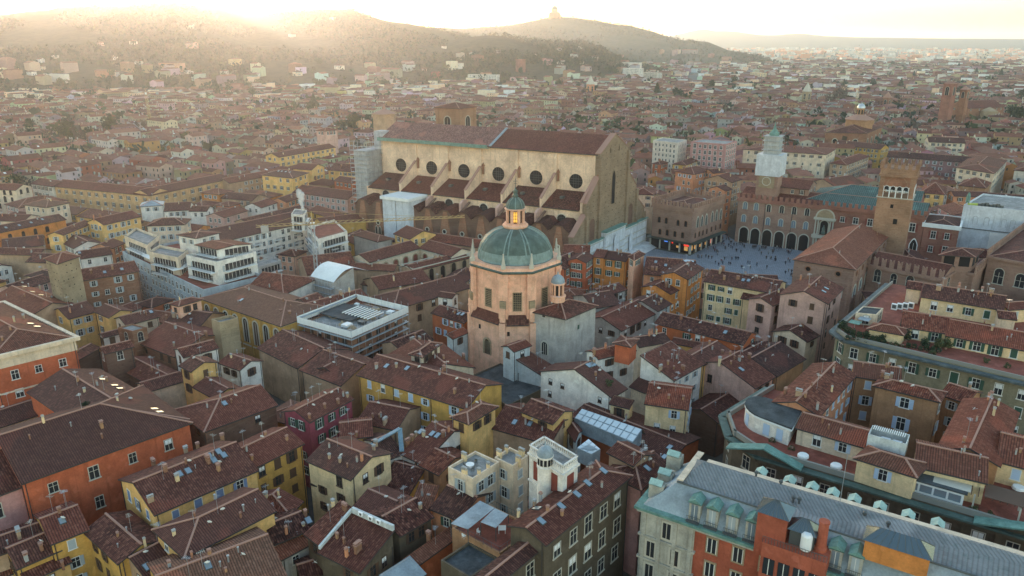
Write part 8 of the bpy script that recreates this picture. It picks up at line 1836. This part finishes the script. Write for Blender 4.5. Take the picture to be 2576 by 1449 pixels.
def fill(y0,y1,step,indiv):
 global NEARN
 xm=lambda y:.76*y+40;cells=[]
 y=y0
 while y<y1:
  st=step*(1+(y-200)/2600)if y>200 else step;x=-xm(y)
  while x<xm(y):cells.append((x+random.uniform(-.3,.3)*st,y+random.uniform(-.3,.3)*st));x+=st
  y+=st*.8
 cells.sort(key=lambda c:c[1])
 for x,y in cells:
  u,v=proj((x,y,8))
  if u<-120 or u>2700:continue
  hz=hill_z(x,y)if y>1300 else 0.
  if hz>45 or(hz>5 and random.random()<.93):continue
  if y>1500 and random.random()<min(.62,(y-1500)/2400):continue
  th=town_dir(x,y)+random.gauss(0,.05)+(math.pi/2 if random.random()<.45 else 0)
  a=V((math.cos(th),math.sin(th),0));n=V((-a.y,a.x,0));sc_=1+max(0,y-900)/6000
  L,W=random.uniform(12,27)*sc_,random.uniform(9.5,15)*sc_
  if random.random()<.14 and y>350:L*=random.uniform(1.5,2.6);W*=1.15
  if y>560 and random.random()<.11:TSPOT.append((x,y));occ_mark(V((x-5,y-5,0)),V((1,0,0)),V((0,1,0)),10,10);continue
  O=V((x,y,0))-a*L/2-n*W/2
  if not occ_free(O,a,n,L,W,.06 if y>280 else .03):
   L,W=L*.6,W*.7;O=V((x,y,0))-a*L/2-n*W/2
   if not occ_free(O,a,n,L,W,.08):continue
  z=min(18,max(9,random.gauss(12.8,1.7)))if y>330 else random.uniform(8,11)
  if y>260 and random.random()<.05:z+=4
  wl_=random.choice(WC);kind='hip' if random.random()<.3 else 'gable'
  k=random.uniform(.30,.40);vis=(90-z)>0
  if indiv and NEARN<150 and y<760 and random.random()<(1 if y<420 else .5):
   NEARN+=1;side,deep=where(V((x,y,z)));ex=random.choice(('brown tile roof','weathered tile roof','mauve tile roof'));rf={'brown tile roof':'roof_brown','weathered tile roof':'roof_rust','mauve tile roof':'roof_dark'}[ex]
   lab=f"{'long ' if L > 20 else 'small ' if L < 12 else ''}{CNAME[wl_]} {'hipped' if kind == 'hip' else 'gabled'} house, {ex}, {side} {deep}"
   building(O,a,n,L,W,z,wl_,lab,kind=kind,k=k,roof=rf,win=random.choice(('grey','green','brown','none')),ws=3.2,rows=3,group='old town houses '+side+' '+deep)
   continue
  occ_mark(O,a,n,L,W,pad=.4 if y<1200 else 2)
  g_=sum(WALLC[wl_])/3;gm=.25 if y<600 else .45;tint=tuple((c*(1-gm)+g_*gm)*random.uniform(.6,.92)for c in WALLC[wl_]);rt_=random.choice(ROOFT);f_=random.uniform(.85,1.45);rt_=tuple(c*f_ for c in rt_)
  h0,h1=(kind=='hip'),(kind=='hip');O_,a_,n_,L_,W_=O,a,n,L,W
  if kind=='hip' and L<W:O_=O+n*W;a_,n_,L_,W_=-n,a,W,L
  if y>1100 and random.random()<.12:  # flat-roofed modern blocks far out
   z+=random.uniform(0,5);P=lambda s,t:(O.x+a.x*s+n.x*t,O.y+a.y*s+n.y*t);pts=[P(0,0),P(L,0),P(L,W),P(0,W)]
   tint=tuple(min(.8,c*1.15)for c in random.choice((WALLC['white'],WALLC['offwhite'],WALLC['cream'],WALLC['peach'])))
   for i in range(4):p,q=pts[i],pts[(i+1)%4];FARM.poly([(*p,hz-4),(*q,hz-4),(*q,hz+z),(*p,hz+z)],0,None,tint)
   FARM.poly([(*p,hz+z)for p in pts],0,None,(.3,.29,.28))
  else:
   wall_geo(FARM,O_,a_,n_,L_,W_,hz+z,hz-4 if hz else 0,k,'gable',h0,h1,0,tint);b0=len(FARM.f)
   roof_geo(FARM,O_,a_,n_,L_,W_,hz+z,k,'gable',h0,h1,.5,1,1,False,rt_,False)
   if y<1000:
    for _ in range(random.randint(0,3)):
     s,t=random.uniform(.15,.85)*L_,random.uniform(.25,.6)*W_;q=O_+a_*s+n_*t;h=z+k*min(t,W_-t);FARM.box((q.x,q.y,h+.5),a_*.45,n_*.35,(0,0,1.2),0,random.choice(((.4,.3,.22),(.5,.47,.42),(.3,.15,.1))))
    if random.random()<.25:
     s,t=random.uniform(.2,.8)*L_,.25*W_;q=O_+a_*s+n_*t;h=z+k*t;FARM.box((q.x,q.y,h+.05),a_*.6,(n_+V((0,0,k)))*.8,(0,0,.08),0,(.75,.78,.8))
  if y<1150:  # windows as real panes set on the walls
   P=lambda s,t:V((O.x+a.x*s+n.x*t,O.y+a.y*s+n.y*t,0));c=[P(0,0),P(L,0),P(L,W),P(0,W)]
   for i in range(4):
    p,q=c[i],c[(i+1)%4];e=(q-p);Lw=e.length;e/=Lw;o=V((e.y,-e.x,0))
    if o.dot(p-(c[0]+c[2])/2)<0:o=-o
    if o.dot(-V((x,y,0)))<=0:continue
    nc=int(Lw/3.4)
    for r_ in range(2):
     for j in range(nc):
      if random.random()<.15:continue
      m_=p+e*(Lw*(j+.5)/nc)+o*.04+V((0,0,hz+z-1.9-r_*3.3));FARM.poly([m_-e*.5-V((0,0,.8)),m_+e*.5-V((0,0,.8)),m_+e*.5+V((0,0,.8)),m_-e*.5+V((0,0,.8))],0,None,random.choice(((.03,.03,.035),(.03,.03,.035),(.05,.06,.05),(.2,.22,.24),(.08,.05,.04))))
fill(85,330,9.5,True);fill(330,800,10.5,True);fill(800,1500,12.5,False);fill(1500,3300,17,False)
def plain_town():  # blocks and hedgerow trees of the far plain
 for i in range(1500):
  y=3000+6500*random.random()**1.4;u=random.uniform(1450,2640);x=(u-1288)/FPX*y*.97
  if hill_z(x,y)>3:continue
  th=random.uniform(0,3.1);a=V((math.cos(th),math.sin(th),0));n=V((-a.y,a.x,0));L,W,z=random.uniform(15,60),random.uniform(12,22),random.uniform(7,24);O=V((x,y,0));P=lambda s,t:(O.x+a.x*s+n.x*t,O.y+a.y*s+n.y*t);pts=[P(0,0),P(L,0),P(L,W),P(0,W)]
  tint=random.choice((WALLC['white'],WALLC['offwhite'],WALLC['salmon'],WALLC['cream'],WALLC['peach'],WALLC['grey']))
  for j in range(4):p,q=pts[j],pts[(j+1)%4];FARM.poly([(*p,0),(*q,0),(*q,z),(*p,z)],0,None,tint)
  FARM.poly([(*p,z)for p in pts],0,None,random.choice(((.3,.29,.28),(.24,.12,.1))))
plain_town()
solid_far=False
fo=FARM.build('far_houses',['far_wall','far_roof']);tag(fo,'mass of far tiled houses filling the old town and suburbs','houses',kind='stuff')
print('near fill',NEARN,'far faces',len(FARM.f))
def far_trees():
 V_,F_,M_=[],[],[];rg=np.random.default_rng(9)
 spots=[(x+rg.normal()*4,y+rg.normal()*4)for x,y in TSPOT for _ in range(3)]
 for i in range(4200+len(spots)):
  if i<2600:y=480+2200*rg.random()**1.3;u=rg.uniform(-50,2620)
  else:y=2400+6500*rg.random()**1.5;u=rg.uniform(1350,2640)
  x=(u-1288)/FPX*y*.97
  if i>=4200:x,y=spots[i-4200]
  z0=hill_z(x,y)
  if z0>30:continue
  i_,j_=int((x-GX0)/GC),int((y-GY0)/GC)
  if 0<=i_<OCC.shape[0]and 0<=j_<OCC.shape[1]and OCC[i_,j_]and i<4200:continue
  h=rg.uniform(8,17);r_=h*rg.uniform(.25,.5);mi=int(rg.choice([0,1,1,2,3]if i<4200 else[0,1,1,1,3]))
  for k in range(10):
   c=np.array([x,y,z0])+np.array([rg.normal()*r_*.5,rg.normal()*r_*.5,h*rg.uniform(.25,1)]);d=rg.normal(size=(2,3));d/=np.linalg.norm(d,axis=1)[:,None];s=r_*rg.uniform(.35,.65);b=len(V_)
   V_+=[tuple(c+d[0]*s),tuple(c+d[1]*s),tuple(c-d[0]*s),tuple(c-d[1]*s)];F_.append((b,b+1,b+2,b+3));M_.append(mi)
 me=bpy.data.meshes.new('far_trees');me.from_pydata(V_,[],F_)
 for k in('twig','leaf_dark','leaf_olive','leaf_mid'):me.materials.append(MATS[k])
 me.polygons.foreach_set('material_index',M_);o=bpy.data.objects.new('far_trees',me);col.objects.link(o);tag(o,'scattered garden trees of the far suburbs and plain','trees',kind='stuff')
far_trees()
# ------------------------------------------------------------ planting on the roof terraces
def shrub(code,q,z,s,lab,kind='evergreen',grp=None):
 c=at(code,q,z+.5);t=thing('potted_shrub',lab,'shrub',(c.x,c.y,z),grp);m=MB();m.lathe((c.x,c.y,z),[(.3,0),(.4,.5),(.42,.55)],8);m.build('pot',['ridge'],t)
 o=bpy.data.objects.new('foliage',TP[kind][1]);col.objects.link(o);o.parent=t;o.scale=(s,s,s*.9);o.location=(0,0,-.6);o.rotation_euler=(0,0,random.uniform(0,6))
for i,(x,y,s,k)in enumerate(((560,745,.2,'evergreen'),(600,770,.16,'evergreen'),(640,790,.15,'evergreen'),(690,800,.14,'evergreen'),(740,805,.15,'evergreen'),(800,815,.13,'olive'),(860,825,.14,'evergreen'),(1040,820,.2,'evergreen'),(1180,870,.17,'evergreen'),(1290,880,.22,'olive'),(1340,880,.24,'olive'),(1240,920,.12,'olive'),(1640,900,.2,'bare'),(1650,980,.12,'olive'),(1810,1020,.12,'olive'))):
 shrub('B3',(x,y),21,s*1.35,('dark bush','clipped bush','low bush')[i%3]+f' {("first", "second", "third", "fourth", "fifth", "sixth", "seventh", "eighth", "ninth", "tenth", "eleventh", "twelfth", "thirteenth", "fourteenth", "fifteenth")[i]} from the left on the planted terrace',k,'bushes on the planted terrace')
for q,s,lab in(((30,415),.13,'potted olive beside the white penthouse drum'),((175,475),.13,'round bush at the corner of the red terrace'),((755,700),.1,'small plant under the pale yellow penthouse'),((1780,860),.22,'leafy climber at the end of the pergola'),((1560,940),.15,'hedge plants along the pergola parapet'),((1680,985),.15,'second hedge clump along the pergola parapet')):shrub('C3',q,20.5,s,lab,'olive')
for i in range(16):shrub('B3',(600+i*46,806+i*6.6+random.uniform(-6,6)),21,random.uniform(.11,.17),'hedge plant in the planted terrace row',random.choice(('evergreen','evergreen','olive')),'hedge plants of the planted terrace')
shrub('B2',(735,1155),17.5,.2,'leafy bush in the sunk roof terrace of the white gabled house','olive');shrub('B0',(690,680),9.5,.2,'bush on the yellow balcony below the medieval tower');shrub('C0',(650,170),20.5,.17,'dark bush in the roof recess of the red palazzo')
# ------------------------------------------------------------ haze
def haze():
 m=bpy.data.materials.new('haze');m.use_nodes=True;nt=m.node_tree;nt.nodes.clear();out=nt.nodes.new('ShaderNodeOutputMaterial');v=nt.nodes.new('ShaderNodeVolumePrincipled');v.inputs['Color'].default_value=(.90,.93,1.,1);v.inputs['Density'].default_value=HAZE;v.inputs['Anisotropy'].default_value=HAZE_G;nt.links.new(v.outputs[0],out.inputs['Volume'])
 b=MB();S=26500.;b.abox(-S,S,-900,S,-6,330);me=b.data('haze',[m]);o=bpy.data.objects.new('haze',me);col.objects.link(o);tag(o,'thin sunlit haze over the whole city','haze',kind='stuff')
HAZE,HAZE_G=7e-5,.75
haze()
place_windows()
# ------------------------------------------------------------ tell look-alikes apart by their order across the view
def number_lookalikes():
 by={}
 for o in sc.objects:
  if o.parent is None and 'label' in o:by.setdefault(o['label'],[]).append(o)
 one=['','first','second','third','fourth','fifth','sixth','seventh','eighth','ninth','tenth','eleventh','twelfth','thirteenth','fourteenth','fifteenth','sixteenth','seventeenth','eighteenth','nineteenth']
 def nth(i):return one[i]if i<20 else{20:'twentieth',30:'thirtieth',40:'fortieth'}.get(i)or('twenty-','thirty-','forty-')[i//10-2]+one[i%10]
 for lab,os_ in by.items():
  if len(os_)>1:
   os_.sort(key=lambda o:proj(o.location)[0])
   for i,o in enumerate(os_):o['label']=lab+', '+nth(i+1)+' from left'
number_lookalikes()
